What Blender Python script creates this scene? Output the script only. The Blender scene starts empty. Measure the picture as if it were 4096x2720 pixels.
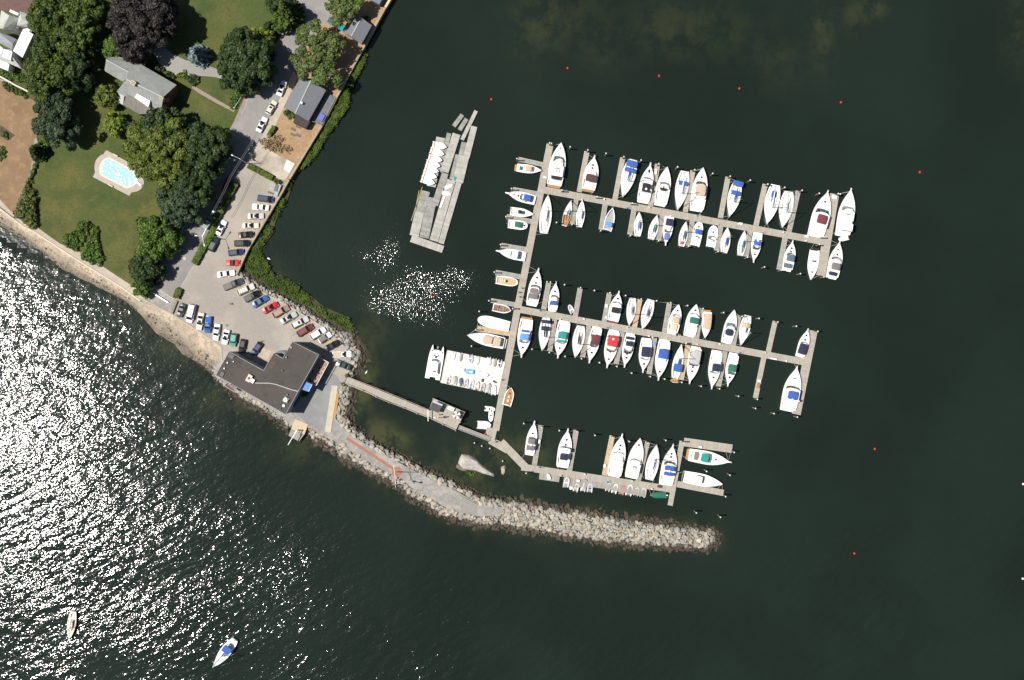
import bpy, bmesh, math, random
from mathutils import Vector, Matrix, noise
from mathutils.geometry import tessellate_polygon
import numpy as np
random.seed(7); RNG=np.random.default_rng(7)
C=bpy.context.scene.collection
S=0.072; H=350.0; ZL=2.0
def P(px,py,z=0.0):
    k=(H-z)/H
    return Vector(((px-2048)*S*k,(1360-py)*S*k,z))
F8=800/2361; F9=900/2361
TL={'A':(0,0,F8),'B':(800,0,F8),'C':(0,500,F8),'D':(700,500,F8),'E':(500,900,F8),'F':(800,1250,F8),
'G':(1600,400,600/1491),'H':(1950,500,F8),'I':(2650,650,F8),'J':(1650,1000,F8),'K':(2400,1100,F9),'L':(1350,1350,F8),
'M':(2050,1600,F9),'N':(1150,1650,F9),'O':(2000,1900,950/2361),'Q':(0,800,1100/1568),'R':(200,2400,F8),'X':(0,0,1.0),'Z':(0,0,4096/2361)}
def pp(t,x,y):
    a,b,f=TL[t]; return (a+x*f,b+y*f)
def W(t,x,y,z=0.0):
    a=pp(t,x,y); return P(a[0],a[1],z)
def WL(t,pts,z=0.0): return [W(t,x,y,z) for x,y in pts]
# ---------------------------------------------------------------- materials
MATS={}
def mat(name,col,rough=0.6,metal=0.0,var=0.0,scale=1.0,col2=None,coat=0.0,bump=0.0,obj=True,spec=0.5):
    if name in MATS: return MATS[name]
    m=bpy.data.materials.new(name); m.use_nodes=True; nt=m.node_tree; b=nt.nodes['Principled BSDF']
    b.inputs['Base Color'].default_value=(*col,1); b.inputs['Roughness'].default_value=rough
    b.inputs['Metallic'].default_value=metal; b.inputs['Coat Weight'].default_value=coat
    b.inputs['Specular IOR Level'].default_value=spec
    if var>0 or col2 or bump:
        tc=nt.nodes.new('ShaderNodeTexCoord'); n=nt.nodes.new('ShaderNodeTexNoise')
        n.inputs['Scale'].default_value=scale; n.inputs['Detail'].default_value=6; n.inputs['Roughness'].default_value=0.65
        nt.links.new(tc.outputs['Object' if obj else 'Generated'],n.inputs['Vector'])
        r=nt.nodes.new('ShaderNodeValToRGB'); r.color_ramp.elements[0].position=0.32; r.color_ramp.elements[1].position=0.68
        c2=col2 or tuple(min(1,c*(1+var)) for c in col); c1=tuple(c*(1-var) for c in col)
        r.color_ramp.elements[0].color=(*c1,1); r.color_ramp.elements[1].color=(*c2,1)
        nt.links.new(n.outputs['Fac'],r.inputs['Fac']); nt.links.new(r.outputs['Color'],b.inputs['Base Color'])
        if bump:
            bp=nt.nodes.new('ShaderNodeBump'); bp.inputs['Distance'].default_value=bump
            nt.links.new(n.outputs['Fac'],bp.inputs['Height']); nt.links.new(bp.outputs['Normal'],b.inputs['Normal'])
    MATS[name]=m; return m
def layered(name,layers,rough=0.85,bump=0.0,bscale=3):
    """base colour + list of (colour, noise scale, threshold, softness, detail)"""
    m=bpy.data.materials.new(name); m.use_nodes=True; nt=m.node_tree; b=nt.nodes['Principled BSDF']
    b.inputs['Roughness'].default_value=rough
    tc=nt.nodes.new('ShaderNodeTexCoord'); prev=None
    for i,l in enumerate(layers):
        if i==0:
            rgb=nt.nodes.new('ShaderNodeRGB'); rgb.outputs[0].default_value=(*l[0],1); prev=rgb.outputs[0]; continue
        col,sc,th,so,strn=l
        n=nt.nodes.new('ShaderNodeTexNoise'); n.inputs['Scale'].default_value=sc; n.inputs['Detail'].default_value=5; n.inputs['Roughness'].default_value=0.6
        mp=nt.nodes.new('ShaderNodeMapping'); mp.inputs['Location'].default_value=(i*37.1,i*11.3,0)
        nt.links.new(tc.outputs['Object'],mp.inputs['Vector']); nt.links.new(mp.outputs['Vector'],n.inputs['Vector'])
        mr=nt.nodes.new('ShaderNodeMapRange'); mr.inputs['From Min'].default_value=th-so; mr.inputs['From Max'].default_value=th+so; mr.inputs['To Max'].default_value=strn
        nt.links.new(n.outputs['Fac'],mr.inputs['Value'])
        mx=nt.nodes.new('ShaderNodeMix'); mx.data_type='RGBA'
        nt.links.new(mr.outputs['Result'],mx.inputs['Factor']); nt.links.new(prev,mx.inputs['A']); mx.inputs['B'].default_value=(*col,1)
        prev=mx.outputs['Result']
    nt.links.new(prev,b.inputs['Base Color'])
    if bump:
        n=nt.nodes.new('ShaderNodeTexNoise'); n.inputs['Scale'].default_value=bscale; n.inputs['Detail'].default_value=4
        nt.links.new(tc.outputs['Object'],n.inputs['Vector'])
        bp=nt.nodes.new('ShaderNodeBump'); bp.inputs['Distance'].default_value=bump
        nt.links.new(n.outputs['Fac'],bp.inputs['Height']); nt.links.new(bp.outputs['Normal'],b.inputs['Normal'])
    MATS[name]=m; return m
def planks(name,col,dark,scale=2.6,rough=0.85,stain=0.35,gap=0.0):
    m=bpy.data.materials.new(name); m.use_nodes=True; nt=m.node_tree; b=nt.nodes['Principled BSDF']; b.inputs['Roughness'].default_value=rough
    tc=nt.nodes.new('ShaderNodeTexCoord'); mp=nt.nodes.new('ShaderNodeMapping'); mp.inputs['Scale'].default_value=(scale,0.06,1)
    nt.links.new(tc.outputs['Object'],mp.inputs['Vector'])
    n=nt.nodes.new('ShaderNodeTexNoise'); n.inputs['Scale'].default_value=1; n.inputs['Detail'].default_value=3
    nt.links.new(mp.outputs['Vector'],n.inputs['Vector'])
    n2=nt.nodes.new('ShaderNodeTexNoise'); n2.inputs['Scale'].default_value=0.9; n2.inputs['Detail'].default_value=6; n2.inputs['Roughness'].default_value=.7
    nt.links.new(tc.outputs['Object'],n2.inputs['Vector'])
    ad=nt.nodes.new('ShaderNodeMath'); ad.operation='ADD'; 
    ml=nt.nodes.new('ShaderNodeMath'); ml.operation='MULTIPLY'; ml.inputs[1].default_value=stain*2
    nt.links.new(n2.outputs['Fac'],ml.inputs[0]); nt.links.new(ml.outputs[0],ad.inputs[1]); nt.links.new(n.outputs['Fac'],ad.inputs[0])
    mr=nt.nodes.new('ShaderNodeMapRange'); mr.inputs['From Min'].default_value=0.3+stain*0.6; mr.inputs['From Max'].default_value=0.7+stain*1.4
    nt.links.new(ad.outputs[0],mr.inputs['Value'])
    mx=nt.nodes.new('ShaderNodeMix'); mx.data_type='RGBA'; mx.inputs['A'].default_value=(*dark,1); mx.inputs['B'].default_value=(*col,1)
    nt.links.new(mr.outputs['Result'],mx.inputs['Factor']); nt.links.new(mx.outputs['Result'],b.inputs['Base Color'])
    MATS[name]=m; return m
def leafmat(name,c1,c2):
    m=bpy.data.materials.new(name); m.use_nodes=True; nt=m.node_tree; b=nt.nodes['Principled BSDF']; b.inputs['Roughness'].default_value=0.55
    b.inputs['Specular IOR Level'].default_value=0.25
    g=nt.nodes.new('ShaderNodeNewGeometry'); tc=nt.nodes.new('ShaderNodeTexCoord'); n=nt.nodes.new('ShaderNodeTexNoise'); n.inputs['Scale'].default_value=0.55
    nt.links.new(tc.outputs['Object'],n.inputs['Vector'])
    a=nt.nodes.new('ShaderNodeMath'); a.operation='MULTIPLY_ADD'; a.inputs[1].default_value=0.5; 
    mr=nt.nodes.new('ShaderNodeMapRange'); mr.inputs['From Min'].default_value=.35; mr.inputs['From Max'].default_value=.65; mr.inputs['To Max'].default_value=.6
    nt.links.new(n.outputs['Fac'],mr.inputs['Value'])
    nt.links.new(g.outputs['Random Per Island'],a.inputs[0]); nt.links.new(mr.outputs['Result'],a.inputs[2])
    mx=nt.nodes.new('ShaderNodeMix'); mx.data_type='RGBA'; mx.inputs['A'].default_value=(*c1,1); mx.inputs['B'].default_value=(*c2,1)
    nt.links.new(a.outputs[0],mx.inputs['Factor']); nt.links.new(mx.outputs['Result'],b.inputs['Base Color'])
    MATS[name]=m; return m
# ---------------------------------------------------------------- mesh helpers
class MB:
    def __init__(s): s.v=[]; s.f=[]; s.mi=[]; s.cur=0
    def add(s,vs,fs):
        o=len(s.v); s.v+= [tuple(v) for v in vs]
        for f in fs: s.f.append(tuple(i+o for i in f)); s.mi.append(s.cur)
    def box(s,x0,x1,y0,y1,z0,z1):
        s.add([(x0,y0,z0),(x1,y0,z0),(x1,y1,z0),(x0,y1,z0),(x0,y0,z1),(x1,y0,z1),(x1,y1,z1),(x0,y1,z1)],
        [(0,3,2,1),(4,5,6,7),(0,1,5,4),(1,2,6,5),(2,3,7,6),(3,0,4,7)])
    def frus(s,b,t,z0,z1):
        """b,t lists of xy"""
        n=len(b); s.add([(x,y,z0) for x,y in b]+[(x,y,z1) for x,y in t],[tuple(range(n-1,-1,-1)),tuple(range(n,2*n))]+[(i,(i+1)%n,n+(i+1)%n,n+i) for i in range(n)])
    def bar(s,a,b,w,h=None):
        a=Vector(a); b=Vector(b); h=h or w; d=(b-a)
        if d.length<1e-6: return
        d.normalize(); up=Vector((0,0,1)) if abs(d.z)<.95 else Vector((1,0,0))
        x=d.cross(up).normalized()*w/2; y=x.cross(d).normalized()*h/2
        s.add([a-x-y,a+x-y,a+x+y,a-x+y,b-x-y,b+x-y,b+x+y,b-x+y],[(0,3,2,1),(4,5,6,7),(0,1,5,4),(1,2,6,5),(2,3,7,6),(3,0,4,7)])
    def tube(s,path,r,n=6,closed=False):
        path=[Vector(p) for p in path]; rs=r if isinstance(r,(list,tuple)) else [r]*len(path)
        o=len(s.v); k=len(path)
        for i,p in enumerate(path):
            d=(path[min(i+1,k-1)]-path[max(i-1,0)]).normalized(); up=Vector((0,0,1)) if abs(d.z)<.9 else Vector((1,0,0))
            x=d.cross(up).normalized(); y=x.cross(d).normalized()
            for j in range(n):
                a=2*math.pi*j/n; s.v.append(tuple(p+(x*math.cos(a)+y*math.sin(a))*rs[i]))
        for i in range(k-1):
            for j in range(n):
                s.f.append((o+i*n+j,o+i*n+(j+1)%n,o+(i+1)*n+(j+1)%n,o+(i+1)*n+j)); s.mi.append(s.cur)
        s.f.append(tuple(o+j for j in range(n-1,-1,-1))); s.mi.append(s.cur)
        s.f.append(tuple(o+(k-1)*n+j for j in range(n))); s.mi.append(s.cur)
    def cone(s,c,r0,r1,z0,z1,n=10):
        b=[(c[0]+r0*math.cos(2*math.pi*i/n),c[1]+r0*math.sin(2*math.pi*i/n)) for i in range(n)]
        t=[(c[0]+r1*math.cos(2*math.pi*i/n),c[1]+r1*math.sin(2*math.pi*i/n)) for i in range(n)]
        s.frus(b,t,z0,z1)
    def dome(s,c,r,zr,z,n=10,m=4):
        prev=None
        for k in range(m+1):
            a=math.pi/2*k/m; rr=r*math.cos(a); zz=z+zr*math.sin(a)
            if k==m: ring=[len(s.v)]; s.v.append((c[0],c[1],zz))
            else:
                ring=list(range(len(s.v),len(s.v)+n)); s.v+=[(c[0]+rr*math.cos(2*math.pi*i/n),c[1]+rr*math.sin(2*math.pi*i/n),zz) for i in range(n)]
            if prev:
                for i in range(n):
                    if len(ring)==1: s.f.append((prev[i],prev[(i+1)%n],ring[0]))
                    else: s.f.append((prev[i],prev[(i+1)%n],ring[(i+1)%n],ring[i]))
                    s.mi.append(s.cur)
            prev=ring
    def poly(s,pts,z0=None,z1=None):
        """pts xyz list: filled top, optional skirt down to z0"""
        pts=[Vector(p) for p in pts]
        a=sum(pts[i].x*pts[(i+1)%len(pts)].y-pts[(i+1)%len(pts)].x*pts[i].y for i in range(len(pts)))
        if a<0: pts.reverse()
        tri=tessellate_polygon([pts]); n=len(pts); fs=[]
        for t in tri:
            p=[pts[i] for i in t]; cr=(p[1]-p[0]).cross(p[2]-p[0]); fs.append(tuple(t) if cr.z>0 else tuple(reversed(t)))
        vs=list(pts)
        if z0 is not None:
            vs+= [Vector((p.x,p.y,z0)) for p in pts]; fs+=[(n+i,n+(i+1)%n,(i+1)%n,i) for i in range(n)]
        s.add(vs,fs)
def mesh(mb,m,name='m',smooth=False):
    me=bpy.data.meshes.new(name); me.from_pydata([tuple(v) for v in mb.v],[],mb.f)
    ms=m if isinstance(m,(list,tuple)) else [m]
    for x in ms: me.materials.append(x)
    if len(ms)>1: me.polygons.foreach_set('material_index',mb.mi)
    if smooth: me.polygons.foreach_set('use_smooth',[True]*len(me.polygons))
    me.update(); return me
def obj(name,mb,m,parent=None,loc=(0,0,0),rz=0,smooth=False,world=False):
    """world=True: vertices are world coords, recentred on loc"""
    if world:
        L=Vector(loc)
        mb.v=[(v[0]-L.x,v[1]-L.y,v[2]-L.z) for v in mb.v]
    me=mesh(mb,m,name,smooth) if isinstance(mb,MB) else mb
    o=bpy.data.objects.new(name,me); C.objects.link(o)
    if parent is not None:
        o.parent=parent
        if world: pl=parent.location; o.location=(loc[0]-pl.x,loc[1]-pl.y,loc[2]-pl.z); return o
    o.location=loc; o.rotation_euler.z=rz
    return o
def tag(o,label=None,cat=None,group=None,kind=None):
    if label: o['label']=label
    if cat: o['category']=cat
    if group: o['group']=group
    if kind: o['kind']=kind
    return o
def thing(name,label,cat,loc=(0,0,0),rz=0,group=None):
    o=bpy.data.objects.new(name,None); C.objects.link(o); o.location=loc; o.rotation_euler.z=rz; o.empty_display_size=.5
    return tag(o,label,cat,group)
def copy_tree(o,parent=None):
    c=o.copy(); C.objects.link(c); c.parent=parent
    for ch in list(o.children): copy_tree(ch,c)
    return c
def cen(pts): 
    v=Vector((0,0,0))
    for p in pts: v+=Vector(p)
    return v/len(pts)
def struct(name,pts,m,skirt=None,kind='structure',label=None,cat=None):
    c=cen(pts); c.z=0; mb=MB(); mb.poly(pts,skirt); o=obj(name,mb,m,loc=c,world=True)
    if kind: o['kind']=kind
    if label: tag(o,label,cat)
    return o
def slabq(mb,p0,p1,w,z0,z1):
    """box between two points"""
    d=Vector((p1[0]-p0[0],p1[1]-p0[1],0)); n=Vector((-d.y,d.x,0)).normalized()*w/2
    a=Vector((p0[0],p0[1],0)); b=Vector((p1[0],p1[1],0))
    q=[a-n,b-n,b+n,a+n]; mb.frus([(v.x,v.y) for v in q],[(v.x,v.y) for v in q],z0,z1)
DOCKSEG=[]
def slab(name,p0,p1,w,z0,z1,m,parent=None):
    """own object, local x along length (so the plank pattern runs across)"""
    d=Vector((p1[0]-p0[0],p1[1]-p0[1])); L=d.length; a=math.atan2(d.y,d.x)
    mb=MB(); mb.box(-L/2,L/2,-w/2,w/2,z0,z1); c=Vector(((p0[0]+p1[0])/2,(p0[1]+p1[1])/2,0))
    if name in('main_walkway','finger_pier'): DOCKSEG.append((p0[0],p0[1],p1[0],p1[1],w))
    pl=parent.location if parent else Vector((0,0,0))
    return obj(name,mb,m,parent,loc=(c.x-pl.x,c.y-pl.y,-pl.z),rz=a)
def inpoly(x,y,poly):
    r=False; j=len(poly)-1
    for i in range(len(poly)):
        xi,yi=poly[i][0],poly[i][1]; xj,yj=poly[j][0],poly[j][1]
        if (yi>y)!=(yj>y) and x<(xj-xi)*(y-yi)/(yj-yi)+xi: r=not r
        j=i
    return r
def dline(x,y,pl,closed=False):
    best=1e9; n=len(pl)
    for i in range(n if closed else n-1):
        ax,ay=pl[i][0],pl[i][1]; bx,by=pl[(i+1)%n][0],pl[(i+1)%n][1]
        dx,dy=bx-ax,by-ay; t=max(0,min(1,((x-ax)*dx+(y-ay)*dy)/(dx*dx+dy*dy+1e-9)))
        best=min(best,math.hypot(x-ax-t*dx,y-ay-t*dy))
    return best
# ---------------------------------------------------------------- palette
white=mat('gelcoat',(0.80,0.80,0.78),0.35,var=.04,scale=1.5)
offw=mat('deck_nonskid',(0.66,0.66,0.62),0.7,var=.08,scale=2)
cream=mat('cream_gelcoat',(0.72,0.62,0.48),0.5,var=.05,scale=2)
greyd=mat('grey_plastic',(0.30,0.31,0.31),0.6,var=.1)
dark=mat('dark_plastic',(0.03,0.03,0.035),0.5)
glass=mat('tinted_glass',(0.015,0.02,0.025),0.08)
glassl=mat('clear_acrylic',(0.16,0.2,0.2),0.1)
teak=mat('teak',(0.36,0.17,0.06),0.6,var=.25,scale=6)
alu=mat('aluminium_spar',(0.62,0.63,0.65),0.35,metal=0.5)
rubber=mat('rubber',(0.025,0.025,0.025),0.8)
hyp=mat('hypalon_tube',(0.55,0.55,0.54),0.6)
ropem=mat('rope',(0.45,0.43,0.38),0.9)
pilew=mat('pile_timber',(0.26,0.22,0.16),0.9,var=.3,scale=3)
CV={}
for k,c in dict(blue=(.035,.10,.36),navy=(.02,.022,.055),black=(.018,.016,.018),maroon=(.16,.03,.04),brown=(.085,.04,.032),tan=(.50,.38,.27),
 grey=(.17,.155,.14),green=(.02,.14,.085),teal=(.02,.25,.22),red=(.50,.03,.04),sky=(.12,.28,.62),slate=(.09,.13,.18),lgrey=(.42,.41,.38),violet=(.12,.15,.45),white=(.8,.8,.78),cream=(.62,.50,.36)).items():
    CV[k]=mat('canvas_'+k,c,0.85,var=.12,scale=2.5)
dockw=planks('dock_planks',(0.40,0.365,0.30),(0.265,0.24,0.20))
dockg=planks('weathered_planks',(0.35,0.335,0.30),(0.20,0.19,0.17))
dockn=planks('new_planks',(0.50,0.38,0.24),(0.36,0.26,0.16))
oldp=planks('old_float_planks',(0.38,0.37,0.335),(0.12,0.12,0.11),stain=0.8)
oldl=planks('pale_float_planks',(0.48,0.465,0.41),(0.22,0.215,0.19),stain=0.8)
edge=mat('dock_edge',(0.52,0.48,0.40),0.8)
# ---------------------------------------------------------------- boats
def wp(kind,t):
    if kind=='sail':
        if t>.42: return (1-((t-.42)/.58)**1.9)
        return .60+.40*(1-((.42-t)/.42)**2)
    if kind=='skiff':
        if t>.5: return (1-((t-.5)/.5)**2.6)
        return .94+.06*(1-((.5-t)/.5)**2)
    if kind=='round':
        if t>.6: return math.sqrt(max(0,1-((t-.6)/.4)**2.2))
        return .9+.1*(1-((.6-t)/.6)**2)
    if t>.42: return (1-((t-.42)/.58)**2.15)
    return .90+.10*(1-((.42-t)/.42)**2)
NS=18
def hullpts(kind,L,B,fb,t):
    w=max(.02,wp(kind,t)*B/2); sheer=fb*(1+.28*max(0,t-.3)**1.5*1.6)
    return -L/2+t*L,w,sheer
def build_hull(root,kind,L,B,fb,m,stripe=None):
    mb=MB(); rows=[]
    for i in range(NS+1):
        t=i/NS; t=1-(1-t)**1.15 if t<1 else 1
        x,w,z=hullpts(kind,L,B,fb,t)
        fl=.72+.1*(1-t); 
        ring=[(x,0,-.35)]
        half=[(w*fl*.75,-.15),(w*fl,.15),(w*.985,z-.12),(w,z-.08),(w,z),(w-.07,z),(w-.09,z-.08)]
        row=[(x,-y,zz) for y,zz in reversed(half)]+ring+[(x,y,zz) for y,zz in half]
        rows.append(row)
    n=len(rows[0]); o=0
    for r in rows: mb.v+=r
    for i in range(NS):
        for j in range(n-1):
            a=i*n+j; mb.f.append((a,a+1,a+1+n,a+n)); mb.mi.append(1 if (stripe and j in(3,n-5)) else 0)
    mb.f.append(tuple(range(n-1,-1,-1))); mb.mi.append(0)
    return obj('hull',mb,[m,stripe] if stripe else m,root)
def build_deck(root,kind,L,B,fb,t0,t1,m,drop=.07,inset=.08,name='deck'):
    mb=MB(); n=14; top=[];
    for i in range(n+1):
        t=t0+(t1-t0)*i/n; x,w,z=hullpts(kind,L,B,fb,min(t,.995)); w=max(.01,w-inset)
        z-=drop; mb.v+=[(x,-w,z),(x,-w*.5,z+.05),(x,0,z+.07),(x,w*.5,z+.05),(x,w,z)]
    for i in range(n):
        for j in range(4):
            a=i*5+j; mb.f.append((a,a+1,a+6,a+5)[::-1]); mb.mi.append(0)
    return obj(name,mb,m,root)
def build_well(root,kind,L,B,fb,t0,t1,m,mfloor,coam=.32,depth=.65):
    """side decks and sunken cockpit floor"""
    mb=MB(); n=8
    for s in (-1,1):
        o=len(mb.v)
        for i in range(n+1):
            t=t0+(t1-t0)*i/n; x,w,z=hullpts(kind,L,B,fb,t)
            mb.v+=[(x,s*(w-.06),z-.04),(x,s*(w-coam),z-.02),(x,s*(w-coam),z-depth)]
        for i in range(n):
            for j in range(2):
                a=o+i*3+j; q=(a,a+1,a+4,a+3); mb.f.append(q if s<0 else q[::-1]); mb.mi.append(0)
    x0,w0,z0=hullpts(kind,L,B,fb,t0); mb.box(x0,x0+.25,-w0+.08,w0-.08,z0-depth,z0-.03)
    x1,w1,z1=hullpts(kind,L,B,fb,t1)
    mb.add([(x1,-w1+coam,z1-depth),(x1,w1-coam,z1-depth),(x1,w1-coam,z1),(x1,-w1+coam,z1)],[(0,1,2,3)])
    obj('cockpit_coaming',mb,m,root)
    mb=MB(); mb.v=[]
    for i in range(n+1):
        t=t0+(t1-t0)*i/n; x,w,z=hullpts(kind,L,B,fb,t); mb.v+=[(x,-(w-coam),z0-depth+.02),(x,w-coam,z0-depth+.02)]
    for i in range(n): a=i*2; mb.f.append((a+1,a,a+2,a+3)[::-1]); mb.mi.append(0)
    obj('cockpit_floor',mb,mfloor,root)
def cabin(root,x0,x1,w0,w1,z0,z1,rake,m,name='cabin',back=.15,crown=True):
    """x0 aft, x1 fwd; w0,w1 half widths aft/fwd; returns top"""
    mb=MB(); ti=.14
    b=[(x0,-w0),(x1-.25*(x1-x0)*.3,-w1),(x1,-w1*.6),(x1,w1*.6),(x1-.25*(x1-x0)*.3,w1),(x0,w0)]
    t=[(x0+back,-w0+ti),(x1-rake-.2,-w1+ti),(x1-rake,-w1*.5),(x1-rake,w1*.5),(x1-rake-.2,w1-ti),(x0+back,w0-ti)]
    mb.frus(b,t,z0,z1); return obj(name,mb,m,root)
def windscreen(root,x,w,z0,z1,rake,m=glass,side=1.2,name='windshield'):
    """wrap-round raked screen: forward edge at x"""
    mb=MB(); h=z1-z0
    b=[(x-side,-w),(x-.25,-w*.85),(x,-w*.35),(x,w*.35),(x-.25,w*.85),(x-side,w)]
    tt=[(x-side-rake*.4,-w*.93),(x-.25-rake,-w*.76),(x-rake,-w*.32),(x-rake,w*.32),(x-.25-rake,w*.76),(x-side-rake*.4,w*.93)]
    vs=[(a,b_,z0) for a,b_ in b]+[(a,b_,z1) for a,b_ in tt]
    mb.add(vs,[(i,i+1,i+7,i+6) for i in range(5)])
    o=obj(name,mb,m,root)
    fr=MB()
    for i in range(1,5): fr.bar(vs[i],vs[i+6],.05)
    for i in range(5): fr.bar(vs[6+i],vs[7+i],.05)
    obj('frame',fr,alu,o); return o
def canvas(root,x0,x1,w,z,m,name='canvas_top',crown=.12,poles=True,drop=.12,w1=None,rnd=.12):
    mb=MB(); n=6; w1=w1 or w; k=4
    for i in range(n+1):
        u=i/n; x=x0+(x1-x0)*u; ww=(w+(w1-w)*u)*(1-rnd*abs(2*u-1)**4)
        e=crown*.6*(1-(2*u-1)**2)
        mb.v+=[(x,-ww,z-drop)]+[(x,ww*(-1+2*j/k),z+e+crown*(1-(-1+2*j/k)**2)) for j in range(k+1)]+[(x,ww,z-drop)]
    c=k+3
    for i in range(n):
        for j in range(c-1):
            a=i*c+j; mb.f.append((a,a+c,a+c+1,a+1)); mb.mi.append(0)
    for r in (0,n): 
        q=tuple(range(r*c,r*c+c)); mb.f.append(q if r==0 else q[::-1]); mb.mi.append(0)
    o=obj(name,mb,m,root)
    if poles:
        fr=MB()
        for sx in (x0+.1,x1-.1):
            for s in (-1,1): fr.bar((sx,s*w*.96,z-.02),((x0+x1)/2,s*w*.98,z-1.1),.04)
        obj('frame',fr,alu,o)
    return o
def rail(root,kind,L,B,fb,t0,t1):
    mb=MB()
    for s in (-1,1):
        pts=[]
        for i in range(9):
            t=t0+(t1-t0)*i/8; x,w,z=hullpts(kind,L,B,fb,min(t,.985)); pts.append((x,s*max(.05,w-.12),z+.55))
            if i%2==0: mb.bar((x,s*max(.05,w-.12),z-.05),pts[-1],.03)
        for i in range(8): mb.bar(pts[i],pts[i+1],.035)
    obj('bow_rail',mb,alu,root)
def hatch(root,x,y,z,s=.5,m=None):
    mb=MB(); mb.box(x-s/2,x+s/2,y-s/2,y+s/2,z,z+.07); obj('hatch',mb,m or glass,root)
def outboard(root,x,y,z,m=None,sc=1.0):
    mb=MB(); a=.42*sc
    mb.frus([(x-a*1.3,y-.2*sc),(x,y-.22*sc),(x,y+.22*sc),(x-a*1.3,y+.2*sc)],[(x-a*1.2,y-.14*sc),(x-.1,y-.17*sc),(x-.1,y+.17*sc),(x-a*1.2,y+.14*sc)],z,z+.5*sc)
    mb.box(x-.32*sc,x-.16*sc,y-.07,y+.07,z-.9*sc,z); mb.bar((x-.05,y,z+.1),(x+.35*sc,y,z+.25*sc),.05)
    obj('outboard_motor',mb,m or dark,root)
def seats(root,x,ys,z,m=white,s=.5):
    for y in ys:
        mb=MB(); mb.box(x-s/2,x+s/2,y-s/2,y+s/2,z,z+.42); mb.box(x-s/2-.1,x-s/2+.03,y-s/2,y+s/2,z+.42,z+.8); obj('seat',mb,m,root)
def mline(root,a,b):
    mb=MB(); mb.tube([a,((a[0]+b[0])/2,(a[1]+b[1])/2,(a[2]+b[2])/2-.25),b],.035,4); obj('mooring_line',mb,ropem,root)
def radar(root,x,y,z,s=.35):
    mb=MB(); mb.cone((x,y),.06,.06,z-.7,z); mb.cone((x,y),s,s*.9,z,z+.22,12); obj('radar_dome',mb,white,root)
BG='boats berthed along the marina docks'
def place(tile,bx,by,sx,sy,bw,z=1.0):
    f=TL[tile][2]; a=W(tile,bx,by,z); b=W(tile,sx,sy,z); d=a-b; L=d.length
    c=(a+b)/2; return (c.x,c.y,0),math.atan2(d.y,d.x),L,bw*f*S
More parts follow.
